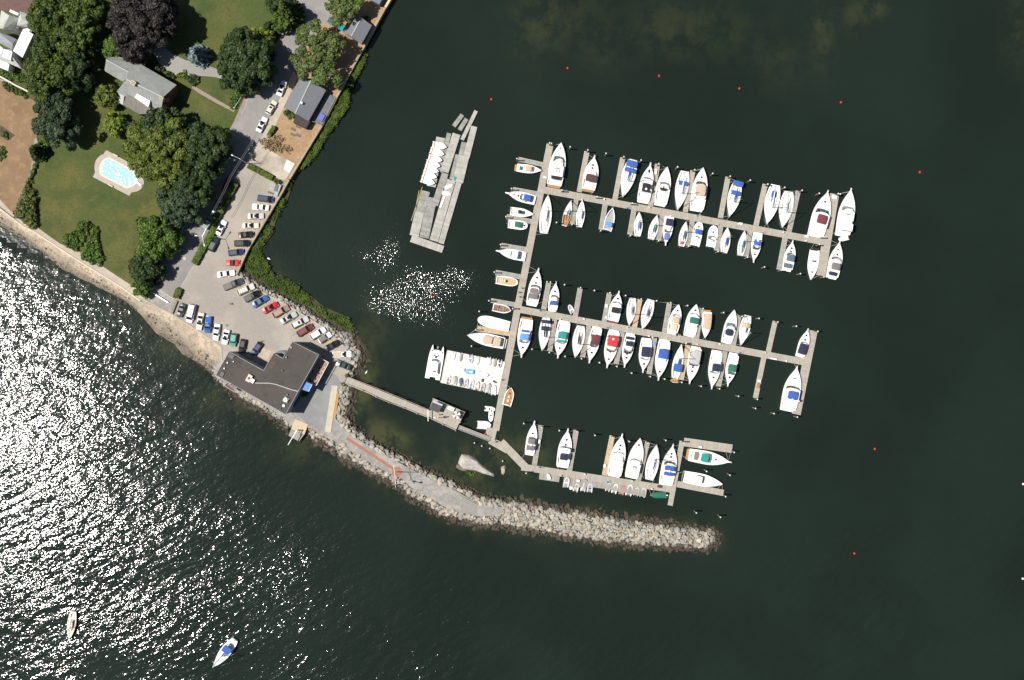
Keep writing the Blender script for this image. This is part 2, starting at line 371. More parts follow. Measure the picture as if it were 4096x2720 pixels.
def cruiser(tile,bx,by,sx,sy,bw,label,cat='motor yacht',name='motor_yacht',pul=1,plat='white',ws=(.58,.16),cab=(.30,.66),can=(),
            cock=.24,hat=(.80,),fly=None,hard=None,arch=False,stripe=None,tender=None,win=True,group=BG,cabh=None):
    loc,rz,L,B=place(tile,bx,by,sx,sy,bw)
    r=thing(name,label,cat,loc,rz,group)
    off=0; Lh=L
    if pul: Lh-=.6; off-=.35
    if plat: Lh-=.55; off+=.3
    hroot=r; k='cruiser'; fb=.95+.035*L
    def shift(o): return o
    # use inner offset by baking x shift into local coordinates
    class Rt: pass
    X=lambda t: -Lh/2+t*Lh
    before=set(r.children)
    m=white
    build_hull(r,k,Lh,B,fb,m,stripe)
    build_deck(r,k,Lh,B,fb,cock,1,offw if L>9 else white)
    build_well(r,k,Lh,B,fb,0,cock,white,offw)
    zc=fb+.02; ch=cabh or (.55+.045*L)
    x0,x1=X(cab[0]),X(cab[1]); wa=wp(k,cab[0])*B/2-.28; wb=wp(k,cab[1])*B/2-.42
    cb=cabin(r,x0,x1,wa,wb,zc-.2,zc+ch,min(1.6,(x1-x0)*.35),white)
    # trunk cabin forward
    xt=X(min(.86,cab[1]+.2)); mb=MB(); w2=max(.2,wp(k,min(.86,cab[1]+.2))*B/2-.45)
    mb.frus([(x1-.8,-wb),(xt,-w2*.6),(xt+.25,0),(xt,w2*.6),(x1-.8,wb)],[(x1-.8,-wb+.1),(xt-.25,-w2*.45),(xt,0),(xt-.25,w2*.45),(x1-.8,wb-.1)],zc-.1,zc+.32)
    obj('foredeck_trunk',mb,white,r)
    if ws:
        xw=X(ws[0])+ws[1]*Lh*.5; windscreen(r,xw,max(.5,min(wa,wb+.15)*.92),zc+ch*.25,zc+ch+.28,ws[1]*Lh*.55,glass if win else glassl,side=ws[1]*Lh)
    for h in hat:
        hx=X(h); 
        hatch(r,hx,0,zc+.36 if h<min(.86,cab[1]+.2) else zc+.2,.5)
    zt=zc+ch
    if fly:
        a,b_=X(fly[0]),X(fly[1]); wf=wa*.92
        mb=MB(); mb.frus([(a,-wf),(b_-.5,-wf),(b_,-wf*.6),(b_,wf*.6),(b_-.5,wf),(a,wf)],[(a,-wf-.05),(b_-.3,-wf-.05),(b_+.1,-wf*.55),(b_+.1,wf*.55),(b_-.3,wf+.05),(a,wf+.05)],zt-.05,zt+.55)
        o=obj('flybridge',mb,white,r)
        mb=MB(); mb.box(a+.15,b_-.55,-wf+.18,wf-.18,zt+.5,zt+.56); obj('flybridge_floor',mb,offw,o)
        mb=MB(); mb.box(b_-1.3,b_-.9,-.5,.5,zt+.56,zt+1.0); obj('console',mb,greyd,o)
        seats(o,a+(b_-a)*.45,(-.45,.45),zt+.56)
        zt+=1.5
    else: zt+=.75
    if hard:
        a,b_=X(hard[0]),X(hard[1]); mb=MB(); wf=wa*.95
        mb.frus([(a,-wf),(b_-.3,-wf),(b_,-wf*.7),(b_,wf*.7),(b_-.3,wf),(a,wf)],[(a+.1,-wf+.1),(b_-.4,-wf+.1),(b_-.1,-wf*.6),(b_-.1,wf*.6),(b_-.4,wf-.1),(a+.1,wf-.1)],zt,zt+.12)
        for xx in (a+.15,b_-.5):
            for s in (-1,1): mb.bar((xx,s*(wf-.1),zt),(xx,s*(wf-.1),zc),.07)
        obj('hardtop',mb,white,r); zt+=.1
    for c in can:
        kx0,kx1,wf,col=c[:4]; z=c[4] if len(c)>4 else zt
        canvas(r,X(kx0),X(kx1),wf*B/2,z if len(c)<=4 else fb+c[4],CV[col],rnd=c[5] if len(c)>5 else .12)
    if arch:
        xa=X(arch); mb=MB(); pth=[(xa-.5,-B/2+.15,fb),(xa,-B/2+.35,zt-.1),(xa+.1,0,zt+.05),(xa,B/2-.35,zt-.1),(xa-.5,B/2-.15,fb)]
        for i in range(4): mb.bar(pth[i],pth[i+1],.3,.12)
        obj('radar_arch',mb,white,r); radar(r,xa,0,zt+.1)
    # cockpit furniture
    mb=MB(); ws_=wp(k,.04)*B/2-.45; mb.box(X(0)+.3,X(0)+.8,-ws_,ws_,fb-.62,fb-.2); obj('bench',mb,CV['white'] if L<12 else offw,r)
    rail(r,k,Lh,B,fb,.5,.99)
    if pul:
        mb=MB(); z=hullpts(k,Lh,B,fb,.98)[2]; mb.frus([(X(1)-.7,-.32),(X(1)+.55,-.16),(X(1)+.55,.16),(X(1)-.7,.32)],[(X(1)-.7,-.28),(X(1)+.5,-.14),(X(1)+.5,.14),(X(1)-.7,.28)],z-.08,z+.03)
        o=obj('bow_pulpit',mb,white,r); mb=MB(); mb.bar((X(1)-.3,0,z+.08),(X(1)+.75,0,z-.05),.1); mb.bar((X(1)+.6,-.25,z-.15),(X(1)+.6,.25,z-.15),.08); obj('anchor',mb,alu,o)
    if plat:
        w=wp(k,0)*B/2-.1; mb=MB(); mb.frus([(X(0)-.62,-w*.9),(X(0),-w),(X(0),w),(X(0)-.62,w*.9)],[(X(0)-.62,-w*.9),(X(0),-w),(X(0),w),(X(0)-.62,w*.9)],.25,.36)
        obj('swim_platform',mb,teak if plat=='teak' else (CV['maroon'] if plat=='red' else white),r)
    for ch_ in r.children: ch_.location.x+= off
    return r
def sailboat(tile,bx,by,sx,sy,bw,label,cover='white',bimini=None,dodger=None,mh=1.15,deckc=None,hullc=None,deckhouse=None,wood=False,ob=False,name='sailboat',group=BG,boomside=0,jib=True,raft=None):
    loc,rz,L,B=place(tile,bx,by,sx,sy,bw)
    r=thing(name,label,'sailboat',loc,rz,group); k='sail'; fb=.55+.04*L; X=lambda t:-L/2+t*L
    hm=hullc or (teak if wood else white); dm=deckc or offw
    build_hull(r,k,L,B,fb,hm); ck=.30 if not wood else .42
    build_deck(r,k,L,B,fb,ck,1,dm)
    build_well(r,k,L,B,fb,.03,ck,white if not wood else teak,teak if wood else offw,coam=min(.5,B*.17),depth=.45)
    x,w,z=hullpts(k,L,B,fb,.03); 
    mb=MB(); mb.add([(X(0)+.05,-w+.1,z-.03),(X(.03)+.1,-w+.1,z-.03),(X(.03)+.1,w-.1,z-.03),(X(0)+.05,w-.1,z-.03)],[(0,1,2,3)]); obj('stern_deck',mb,dm,r)
    # coachroof
    a,b=X(ck+.01),X(.70); wc=B*.30; zc=fb; chh=.32+.012*L
    mb=MB(); mb.frus([(a,-wc),(a+(b-a)*.6,-wc*.92),(b,-wc*.4),(b,wc*.4),(a+(b-a)*.6,wc*.92),(a,wc)],[(a+.1,-wc+.14),(a+(b-a)*.6,-wc*.92+.14),(b-.3,-wc*.3),(b-.3,wc*.3),(a+(b-a)*.6,wc*.92-.14),(a+.1,wc-.14)],zc-.1,zc+chh)
    cr=obj('coachroof',mb,deckc or white,r)
    mb=MB()
    for s in (-1,1): mb.add([(a+.3,s*(wc-.02),zc+.06),(a+(b-a)*.58,s*(wc*.92-.02),zc+.06),(a+(b-a)*.58,s*(wc*.92-.09),zc+chh-.06),(a+.3,s*(wc-.09),zc+chh-.06)],[(0,1,2,3) if s<0 else (3,2,1,0)])
    obj('cabin_window',mb,glass,cr)
    hatch(r,X(.80),0,fb+.05,.42); hatch(r,a+.55,0,zc+chh,.55,greyd); 
    mt=X(.58); mh_=L*mh
    mb=MB(); mb.tube([(mt,0,fb),(mt,0,fb+mh_)],[.11,.07],6)
    for q in (.45,.75): mb.bar((mt,-B*.28,fb+mh_*q),(mt,B*.28,fb+mh_*q),.06)
    ms=obj('mast',mb,alu,r)
    mb=MB()
    for s in (-1,1):
        mb.bar((mt,s*(B/2-.15),fb),(mt,s*B*.28,fb+mh_*.45),.025); mb.bar((mt,s*B*.28,fb+mh_*.45),(mt,0,fb+mh_),.025)
    mb.bar((X(.005)+.1,0,fb),(mt,0,fb+mh_),.025)
    obj('shroud',mb,alu,ms)
    if jib:
        mb=MB(); mb.tube([(X(.985),0,fb+.3),(mt+.2,0,fb+mh_*.93)],[.11,.05],6); obj('furled_jib',mb,CV['white'],r)
    be=(X(.17),boomside*B*.25,fb+1.35)
    mb=MB(); mb.bar((mt,0,fb+1.3),be,.1); bo=obj('boom',mb,alu,r)
    if cover:
        mb=MB(); mb.tube([(mt-.05,0,fb+1.75),(mt-(mt-be[0])*.3,be[1]*.3,fb+1.58),(be[0]+.2,be[1],fb+1.46)],[.17,.24,.11],7); obj('sail_cover',mb,CV[cover],bo)
    if dodger: canvas(r,X(ck)-.35,X(ck)+.9,wc*1.12,fb+1.15,CV[dodger],name='spray_dodger',poles=False,crown=.2)
    if bimini: 
        for i,(u0,u1) in enumerate(bimini[1]): canvas(r,X(u0),X(u1),B*.40,fb+1.75,CV[bimini[0]],name='bimini_top')
    rail(r,k,L,B,fb,.05,.99)
    mb=MB(); mb.bar((X(.05),0,fb-.1),(X(.15),.05,fb+.25),.06); mb.tube([(X(.13)+.0,math.cos(i*math.pi/5)*.35,fb+.25+math.sin(i*math.pi/5)*.35) for i in range(11)],.03,4); obj('helm',mb,alu,r)
    if ob: outboard(r,X(0)-.02,.25,fb-.35,sc=.8)
    if deckhouse: canvas(r,X(deckhouse[0]),X(deckhouse[1]),B*deckhouse[2]/2,fb+.35,CV[deckhouse[3]],name='deck_canvas',poles=False)
    return r
def runabout(tile,bx,by,sx,sy,bw,label,cat='motorboat',name='motorboat',console=.45,floor=None,can=None,eng=1,engc=None,cuddy=None,kind='skiff',items=(),cover=None,group=BG,teakfloor=False,ws=True,twin=.35,hullc=None,bench=()):
    loc,rz,L,B=place(tile,bx,by,sx,sy,bw); r=thing(name,label,cat,loc,rz,group); k=kind; fb=.55+.035*L; X=lambda t:-L/2+t*L
    build_hull(r,k,L,B,fb,hullc or white)
    if cover:
        mb=MB(); n=10
        for i in range(n+1):
            t=min(.99,i/n); x,w,z=hullpts(k,L,B,fb,t); e=.38*math.sin(math.pi*min(1,.15+.85*t))
            mb.v+=[(x,-w-.03,z-.12),(x,-w-.02,z+.02),(x,-w*.5,z+.05+e*.7),(x,0,z+.08+e),(x,w*.5,z+.05+e*.7),(x,w+.02,z+.02),(x,w+.03,z-.12)]
        for i in range(n):
            for j in range(6): a=i*7+j; mb.f.append((a,a+7,a+8,a+1)); mb.mi.append(0)
        mb.f.append((0,1,2,3,4,5,6)); mb.mi.append(0)
        obj('boat_cover',mb,CV[cover],r)
        for i in range(eng): outboard(r,X(0),0,fb-.2,engc)
        return r
    cu=cuddy or .93
    build_deck(r,k,L,B,fb,cu,1,white)
    build_well(r,k,L,B,fb,.03,cu,white,teakfloor and mat('tan_deck',(.50,.33,.17),.7,var=.1,scale=4) or (floor or offw),coam=.24,depth=.38)
    if cuddy:
        mb=MB(); w=wp(k,cuddy)*B/2-.3; w2=wp(k,.9)*B/2*.4
        mb.frus([(X(cuddy)-.2,-w),(X(.86),-w2),(X(.9),0),(X(.86),w2),(X(cuddy)-.2,w)],[(X(cuddy)-.1,-w+.12),(X(.84),-w2+.1),(X(.87),0),(X(.84),w2-.1),(X(cuddy)-.1,w-.12)],fb-.06,fb+.3); obj('cuddy_cabin',mb,white,r)
        hatch(r,X((cuddy+.86)/2),0,fb+.3,.45)
        if ws: windscreen(r,X(cuddy)+.25,wp(k,cuddy)*B/2-.28,fb+.1,fb+.85,.55,glassl,side=1.2)
    if console:
        mb=MB(); x=X(console); w=B*.17; mb.frus([(x-.3,-w),(x+.55,-w),(x+.55,w),(x-.3,w)],[(x-.2,-w+.05),(x+.3,-w+.08),(x+.3,w-.08),(x-.2,w-.05)],fb-.4,fb+.55); o=obj('console',mb,white,r)
        mb=MB(); mb.add([(x+.4,-w,fb+.45),(x+.4,w,fb+.45),(x+.1,w*.9,fb+.95),(x+.1,-w*.9,fb+.95)],[(0,1,2,3)]); obj('windshield',mb,glass,o)
        seats(r,x-.95,(-.28,.28) if B>1.9 else (0,),fb-.38,s=.45)
    for u in bench:
        mb=MB(); w=wp(k,u)*B/2-.22; mb.box(X(u)-.16,X(u)+.16,-w,w,fb-.25,fb-.15); obj('thwart',mb,teak,r)
    if can: canvas(r,X(can[0]),X(can[1]),can[2]*B/2,fb+1.55,CV[can[3]])
    for (u,y,s,m) in items:
        mb=MB(); mb.box(X(u)-s/2,X(u)+s/2,y*B/2-s/2,y*B/2+s/2,fb-.35,fb-.05); obj('cushion',mb,CV[m],r)
    rail(r,k,L,B,fb,.6,.98) if L>6.5 else None
    for i in range(eng): outboard(r,X(0)+.05,(i-(eng-1)/2)*twin*1.3,fb-.35,engc,sc=1.1 if L>7 else .8)
    return r
def rib(tile,bx,by,sx,sy,bw,label,z0=0.0,tube_m=None,floor=None,motor=True,extra=None,cover=None,group='inflatable tenders hauled out on the floats',cat='inflatable dinghy',name='inflatable_dinghy',seat=True,tilt=0):
    loc,rz,L,B=place(tile,bx,by,sx,sy,bw,z0+.4); loc=(loc[0],loc[1],z0); r=thing(name,label,cat,loc,rz,group)
    tm=tube_m or hyp; rr=min(.24,B*.15); w=B/2-rr; X=lambda t:-L/2+t*L
    if cover:
        mb=MB(); n=9
        for i in range(n+1):
            t=i/n; ww=(wp('round',min(t,.985)))*B/2; e=.28
            mb.v+=[(X(t),-ww,.08),(X(t),-ww*.92,.35),(X(t),0,.42+e),(X(t),ww*.92,.35),(X(t),ww,.08)]
        for i in range(n):
            for j in range(4): a=i*5+j; mb.f.append((a,a+5,a+6,a+1)); mb.mi.append(0)
        mb.f.append((0,1,2,3,4)); mb.mi.append(0)
        obj('boat_cover',mb,CV[cover],r)
        mb=MB(); 
        for s in (-1,1): mb.tube([(X(0)-.3,s*w,.28),(X(0),s*w,.28),(X(.3),s*w,.28)],[.05,rr,rr],8)
        obj('tube',mb,tm,r); return r
    path=[(X(0)-.25,-w,.28,.05),(X(.02),-w,.28,1),(X(.3),-w,.28,1),(X(.65),-w*.98,.3,1),(X(.85),-w*.68,.34,1),(X(.95),-w*.25,.36,1)]
    path+= [(x,-y,z,q) for x,y,z,q in reversed(path)]
    mb=MB(); mb.tube([(x,y,z) for x,y,z,q in path],[rr*q for *_,q in path],8); obj('tube',mb,tm,r,smooth=True)
    mb=MB(); mb.frus([(X(.04),-w*.4),(X(.6),-w*.4),(X(.88),0),(X(.6),w*.4),(X(.04),w*.4)],[(X(.04),-w),(X(.65),-w),(X(.9),-w*.4),(X(.9),w*.4),(X(.65),w),(X(.04),w)] [:5],.02,.16) if False else mb.frus([(X(.04),-w*.6),(X(.65),-w*.6),(X(.85),-w*.2),(X(.85),w*.2),(X(.65),w*.6),(X(.04),w*.6)],[(X(.04),-w),(X(.65),-w),(X(.9),-w*.45),(X(.9),w*.45),(X(.65),w),(X(.04),w)],.02,.18)
    mb.box(X(.03),X(.03)+.08,-w,w,.1,.5)
    obj('floor',mb,floor or greyd,r)
    if seat:
        mb=MB(); mb.box(X(.42)-.14,X(.42)+.14,-w,w,.4,.46); obj('seat',mb,white if not extra else CV[extra],r)
    if motor: outboard(r,X(.03),0,.45,sc=.7)
    return r
def dink(tile,bx,by,sx,sy,bw,label,z0=.55,group=None,m=None,inner=None,cat='rowing dinghy',name='rowing_dinghy',upside=False,benches=3):
    loc,rz,L,B=place(tile,bx,by,sx,sy,bw,z0+.4); r=thing(name,label,cat,(loc[0],loc[1],z0+(.35 if not upside else .5)),rz,group)
    k='skiff' if not upside else 'round'; fb=.30; X=lambda t:-L/2+t*L
    if upside:
        mb=MB(); n=10
        for i in range(n+1):
            t=i/n; w=wp(k,min(t,.985))*B/2; e=.45*min(1,.75+.5*t)*(1-.7*max(0,t-.7)/.3)
            mb.v+=[(X(t),-w,-.45),(X(t),-w*.85,-.45+e*.7),(X(t),0,-.45+e+.1),(X(t),w*.85,-.45+e*.7),(X(t),w,-.45)]
        for i in range(n):
            for j in range(4): a=i*5+j; mb.f.append((a,a+5,a+6,a+1)); mb.mi.append(0)
        mb.f.append((0,1,2,3,4)); mb.mi.append(0)
        obj('hull',mb,m or white,r)
        mb=MB(); mb.bar((X(.05),0,.12),(X(.9),0,.06),.06,.08); obj('keel',mb,m or white,r); return r
    build_hull(r,k,L,B,fb,m or white); build_deck(r,k,L,B,fb,.03,.99,inner or offw,drop=.22,inset=.1,name='floor')
    for i in range(benches):
        u=.15+i*.28; mb=MB(); w=wp(k,u)*B/2-.08; mb.box(X(u)-.13,X(u)+.13,-w,w,fb-.13,fb-.07); obj('thwart',mb,teak if inner else white,r)
    return r
# ---------------------------------------------------------------- cars
CARC={}
def paint(n,c):
    if n not in CARC: CARC[n]=mat('paint_'+n,c,.22,metal=0.0,coat=.3,var=.02)
    return CARC[n]
PC=dict(white=(.78,.78,.77),cream=(.62,.58,.50),silver=(.50,.51,.50),beige=(.42,.37,.28),navy=(.02,.035,.09),black=(.012,.013,.015),dgrey=(.05,.055,.06),grey=(.22,.22,.23),
 blue=(.035,.10,.26),red=(.50,.012,.02),bronze=(.30,.20,.17),sgreen=(.38,.45,.41),maroon=(.15,.035,.05),green=(.03,.13,.09),dgreen=(.02,.05,.045),teal=(.02,.33,.33),lgreen=(.17,.23,.19),pale=(.66,.74,.70),jade=(.09,.28,.22),dred=(.10,.01,.03),steel=(.12,.15,.20))
CTYPE={ # hood end, cabin base front, roof front, roof back, cabin base back, belt z, roof z, tail z, (fractions from front 0..1)
 'sedan':(.30,.44,.66,.84,.92,1.42,.98),'suv':(.27,.38,.88,.97,1.02,1.72,1.02),'van':(.16,.30,.94,.985,1.05,1.95,1.05),
 'wagon':(.28,.40,.86,.95,.94,1.47,.94),'pickup':(.27,.37,.52,.57,1.05,1.75,1.0),'conv':(.34,.45,.62,.72,.88,1.22,.9),'jeep':(.30,.38,.90,.94,1.08,1.8,1.05)}
def car(tile,fx,fy,bx,by,label,typ='sedan',col='white',cat=None,sun=False,roofc=None,bed=None,rack=False,name=None,wid=None,group='cars parked in the marina lot and along the road'):
    f=TL[tile][2]; a=W(tile,fx,fy,ZL+.8); b=W(tile,bx,by,ZL+.8); d=a-b; L=d.length*.97; c=(a+b)/2
    wid=wid or {'sedan':1.82,'suv':1.92,'van':2.1,'wagon':1.8,'pickup':1.95,'conv':1.78,'jeep':1.75}[typ]
    cat=cat or {'sedan':'car','suv':'SUV','van':'van','wagon':'station wagon','pickup':'pickup truck','conv':'convertible','jeep':'jeep'}[typ]
    name=name or {'sedan':'parked_car','suv':'parked_suv','van':'parked_van','wagon':'station_wagon','pickup':'pickup_truck','conv':'convertible_car','jeep':'jeep'}[typ]
    r=thing(name,label,cat,(c.x,c.y,ZL+.012),math.atan2(d.y,d.x),group)
    h0,rf,rb,be,belt,roof,tail=CTYPE[typ]; X=lambda t:L/2-t*L; hw=wid/2; pm=paint(col,PC[col])
    mb=MB(); st=[(0,.72,.50,.62),(.015,.84,.35,.70),(.06,.93,.25,.76),(.15,.98,.22,.82),(h0,1,.22,belt-.04),(rf,1,.2,belt),(rb,1,.2,belt),(min(be,.93),1,.22,tail if typ!='pickup' else belt),(.965,.95,.28,tail-.03),(.99,.88,.35,tail-.08),(1,.78,.5,tail-.2)]
    if typ=='pickup': st=[s if s[0]<.6 else (s[0],s[1] if s[0]<.99 else .97,s[2],belt-.02) for s in st]
    for t,w,z0,z1 in st:
        y=hw*w; mb.v+=[(X(t),-y*.9,z0),(X(t),-y,z0+(z1-z0)*.35),(X(t),-y*.97,z0+(z1-z0)*.8),(X(t),-y*.86,z1),(X(t),0,z1+.04),(X(t),y*.86,z1),(X(t),y*.97,z0+(z1-z0)*.8),(X(t),y,z0+(z1-z0)*.35),(X(t),y*.9,z0)]
    for i in range(len(st)-1):
        for j in range(8): q=i*9+j; mb.f.append((q,q+9,q+10,q+1)[::-1]); mb.mi.append(0)
        mb.f.append((i*9,i*9+9,i*9+17,i*9+8)); mb.mi.append(0)
    mb.f.append(tuple(range(9))); mb.f.append(tuple(range(len(mb.v)-1,len(mb.v)-10,-1))); mb.mi+= [0,0]
    # roof
    zr=roof; tw=hw*.74; bw=hw*.87; 
    ml=[pm]; rm=0
    if roofc: ml.append(CV[roofc] if roofc in CV else mat('roof_vinyl_'+roofc,(.3,.2,.1))); rm=1  # plain brown vinyl if roofc is no canvas colour
    mb.cur=rm
    x0,x1=X(rf),X(rb); 
    if typ in('suv','van','wagon','jeep'): pass
    mb.frus([(x1,-tw-.03),(x0-.1,-tw-.03),(x0,-tw*.7),(x0,tw*.7),(x0-.1,tw+.03),(x1,tw+.03)],[(x1+.05,-tw+.1),(x0-.2,-tw+.1),(x0-.12,-tw*.6),(x0-.12,tw*.6),(x0-.2,tw-.1),(x1+.05,tw-.1)],zr-.07,zr)
    mb.cur=0
    for s in (-1,1):
        mb.bar((X(h0)-.05,s*bw,belt-.02),(x0,s*tw,zr-.04),.08); mb.bar((X(be)+.05,s*bw,belt-.02),(x1,s*tw,zr-.04),.1)
        mb.box(X(h0+.06)-.1,X(h0+.06)+.1,s*hw+(-.02 if s>0 else -.16),s*hw+(.16 if s>0 else .02),belt-.1,belt+.06)
    obj('body',mb,ml,r)
    B4=[(X(h0),-bw,belt),(X(h0),bw,belt),(X(be),bw,belt),(X(be),-bw,belt)]; T4=[(x0,-tw,zr-.05),(x0,tw,zr-.05),(x1,tw,zr-.05),(x1,-tw,zr-.05)]
    for nm,i,j in (('windshield',0,1),('side_window',1,2),('rear_window',2,3),('side_window',3,0)):
        g=MB(); g.add([B4[i],B4[j],T4[j],T4[i]],[(0,1,2,3)]); obj(nm,g,glass,r)
    for t in (.19,.81):
        for s in (-1,1):
            g=MB(); n=10; cy=s*(hw-.12)
            ring=[(X(t)+.33*math.cos(2*math.pi*q/n),.33+.33*math.sin(2*math.pi*q/n)) for q in range(n)]
            g.add([(x,cy-.11,z) for x,z in ring]+[(x,cy+.11,z) for x,z in ring],[tuple(range(n)),tuple(range(2*n-1,n-1,-1))]+[(q,(q+1)%n,n+(q+1)%n,n+q) for q in range(n)])
            obj('wheel',g,rubber,r)
    for s in (-1,1):
        g=MB(); g.box(X(.02)-.12,X(.02)+.03,s*hw*.62-.17,s*hw*.62+.17,.55,.72); obj('headlight',g,mat('headlight_glass',(.6,.6,.6),.1),r)
        g=MB(); g.box(X(.985)-.06,X(.985)+.06,s*hw*.66-.15,s*hw*.66+.15,.6,.78); obj('tail_light',g,mat('tail_light_red',(.35,.01,.01),.3),r)
    if sun: g=MB(); g.box((x0*.72+x1*.28)-.28,(x0*.72+x1*.28)+.28,-.42,.42,zr-.01,zr+.012); obj('sunroof',g,glass,r)
    if rack:
        g=MB()
        for s in (-1,1): g.bar((x0-.3,s*tw*.85,zr+.08),(x1+.2,s*tw*.85,zr+.08),.05)
        for u in (.3,.6,.85): g.bar((x0+(x1-x0)*u,-tw*.85,zr+.09),(x0+(x1-x0)*u,tw*.85,zr+.09),.05)
        obj('roof_rack',g,dark,r)
    if typ=='pickup':
        g=MB(); bm_={'open':dark,'cover':CV['black']}.get(bed) or (CV[bed] if bed in CV else paint(bed,PC[bed]) if bed else dark)
        g.box(X(.965),X(be+.02),-hw*.78,hw*.78,belt+.03,belt+(.045 if bed in (None,'open') else .09)); obj('cargo_bed' if bed in(None,'open') else 'bed_cover',g,bm_,r)
    return r
# ---------------------------------------------------------------- foliage
def leaves(mb,ctrs,nper,size,flat=.8,jit=.38,up=.12):
    """numpy leaf quads on lumps: ctrs list (x,y,z,r)"""
    for (cx,cy,cz,r) in ctrs:
        n=max(6,int(nper*r*r)); d=RNG.normal(size=(n,3)); d[:,2]=np.abs(d[:,2])*.9-.25; d/=np.linalg.norm(d,axis=1)[:,None]
        rad=r*(.62+.5*RNG.random(n)**1.2); p=d*rad[:,None]*np.array([1,1,flat])+np.array([cx,cy,cz])
        nr=d+RNG.normal(size=(n,3))*jit; nr[:,2]+=up; nr/=np.linalg.norm(nr,axis=1)[:,None]
        t=np.cross(nr,RNG.normal(size=(n,3))); t/=np.linalg.norm(t,axis=1)[:,None]; b=np.cross(nr,t)
        s=size*(.6+.8*RNG.random(n))[:,None]; t=t*s*.6; b=b*s*.5
        q=np.stack([p-t,p-b*.9,p+t,p+b*.9],1).reshape(-1,3)
        o=len(mb.v); mb.v+= [tuple(x) for x in q.tolist()]
        mb.f+= [(o+4*i,o+4*i+1,o+4*i+2,o+4*i+3) for i in range(n)]; mb.mi+=[mb.cur]*n
bark=mat('bark',(.10,.075,.055),.9,var=.3,scale=3); barkl=mat('pale_bark',(.30,.27,.24),.9,var=.3,scale=3)
def trunk(root,R,h,m=bark,limbs=7,zc=None):
    mb=MB(); zc=zc or h*.5; mb.tube([(0,0,-.2),(0.1,.05,zc*.5),(0,0,zc),(0,.1,h*.8)],[.05*R+.15,.04*R+.12,.03*R+.1,.05],8)
    for i in range(limbs):
        a=2*math.pi*i/limbs+random.random(); q=.55+.3*random.random()
        mb.tube([(0,0,zc*(.6+.3*random.random())),(R*.35*math.cos(a),R*.35*math.sin(a),zc*1.1),(R*q*math.cos(a+.2),R*q*math.sin(a+.2),h*.72)],[.02*R+.08,.06,.03],5)
    return obj('trunk',mb,m,root)
def tree(px,py,rpx,h,label,m,cat='tree',name='broadleaf_tree',kind='broad',open_=0.0,ex=1.0,rot=0,group='trees around the houses',leaf=.62,barkm=bark,dens=1.0,z0=ZL):
    # crown is seen at about 0.7 h: put the trunk where that height projects back to
    R=rpx*S; a=P(px,py,z0+h*.72); r=thing(name,label,cat,(a.x,a.y,z0),rot,group)
    trunk(r,R,h,barkm,limbs=7 if kind!='cone' else 3)
    ct=[]
    if kind=='broad':
        n=int(R*R*1.45*(1-open_*.4))+11; base=[]
        for i in range(n):
            d=math.sqrt((i+.5)/n)*.86; an=i*2.39996+random.uniform(-.5,.5); d*=random.uniform(.86,1.1)
            wob=1+.16*math.sin(3*an+px)+.1*math.sin(5*an+py)
            x,y=R*d*math.cos(an)*wob*ex,R*d*math.sin(an)*wob/ex
            z=h*.52+h*.40*math.sqrt(max(0,1-d*d))*random.uniform(.78,1.08)
            if open_ and random.random()<open_*.45: continue
            ct.append((x,y,z+random.uniform(-1,.6)*(R/8),random.choice((.55,.75,.9,1.1,1.4))*(1 if R>3.4 else .7)*(R/6)**.3))
        if not open_:
            for i in range(int(n*.6)):
                an=random.random()*6.28; d=random.uniform(.55,.93); ct.append((R*d*math.cos(an)*ex,R*d*math.sin(an)/ex,h*random.uniform(.3,.55),random.uniform(1,1.7)*min(1,R/4)))
        mb=MB(); leaves(mb,ct,120*dens,leaf*.8)
    elif kind=='cone':
        mb=MB(); lv=9
        for k in range(lv):
            u=k/(lv-1); rr=R*(1-u*.93); nb=max(5,int(13-8*u))
            for i in range(nb):
                a=2*math.pi*i/nb+k*.5+random.uniform(-.15,.15); q=rr*random.uniform(.85,1.1)
                for s in range(max(2,int(q/.45))):
                    d=(s+.6)*.45; 
                    if d>q: break
                    ct.append((d*math.cos(a),d*math.sin(a),h*(.15+.83*u)-d*.22,.34+.25*(1-d/q)))
        leaves(mb,ct,130*dens,leaf*.7,jit=.7)
    c=obj('crown',mb,m,r); return r
def shrubmass(name,label,poly,h,m,cat='shrub',z0=ZL,spacing=.95,group=None,leaf=.42,dens=1.0,core=True):
    """poly: world points"""
    c=cen(poly); c.z=z0; xs=[p.x for p in poly]; ys=[p.y for p in poly]; ct=[]
    x=min(xs)
    while x<max(xs):
        y=min(ys)
        while y<max(ys):
            a,b=x+random.uniform(-.4,.4)*spacing,y+random.uniform(-.4,.4)*spacing
            if inpoly(a,b,poly):
                e=min(1,dline(a,b,poly,True)/(.8+spacing*.6)); ct.append((a-c.x,b-c.y,h*(.45+.4*e)*random.uniform(.8,1.15)-.25,spacing*.72))
            y+=spacing
        x+=spacing
    mb=MB(); leaves(mb,ct,95*dens,leaf)
    r=thing(name,label,cat,c,0,group)
    obj('foliage',mb,m,r)
    if core:
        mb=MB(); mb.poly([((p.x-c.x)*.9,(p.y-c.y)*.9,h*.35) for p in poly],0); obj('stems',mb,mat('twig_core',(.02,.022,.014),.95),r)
    return r
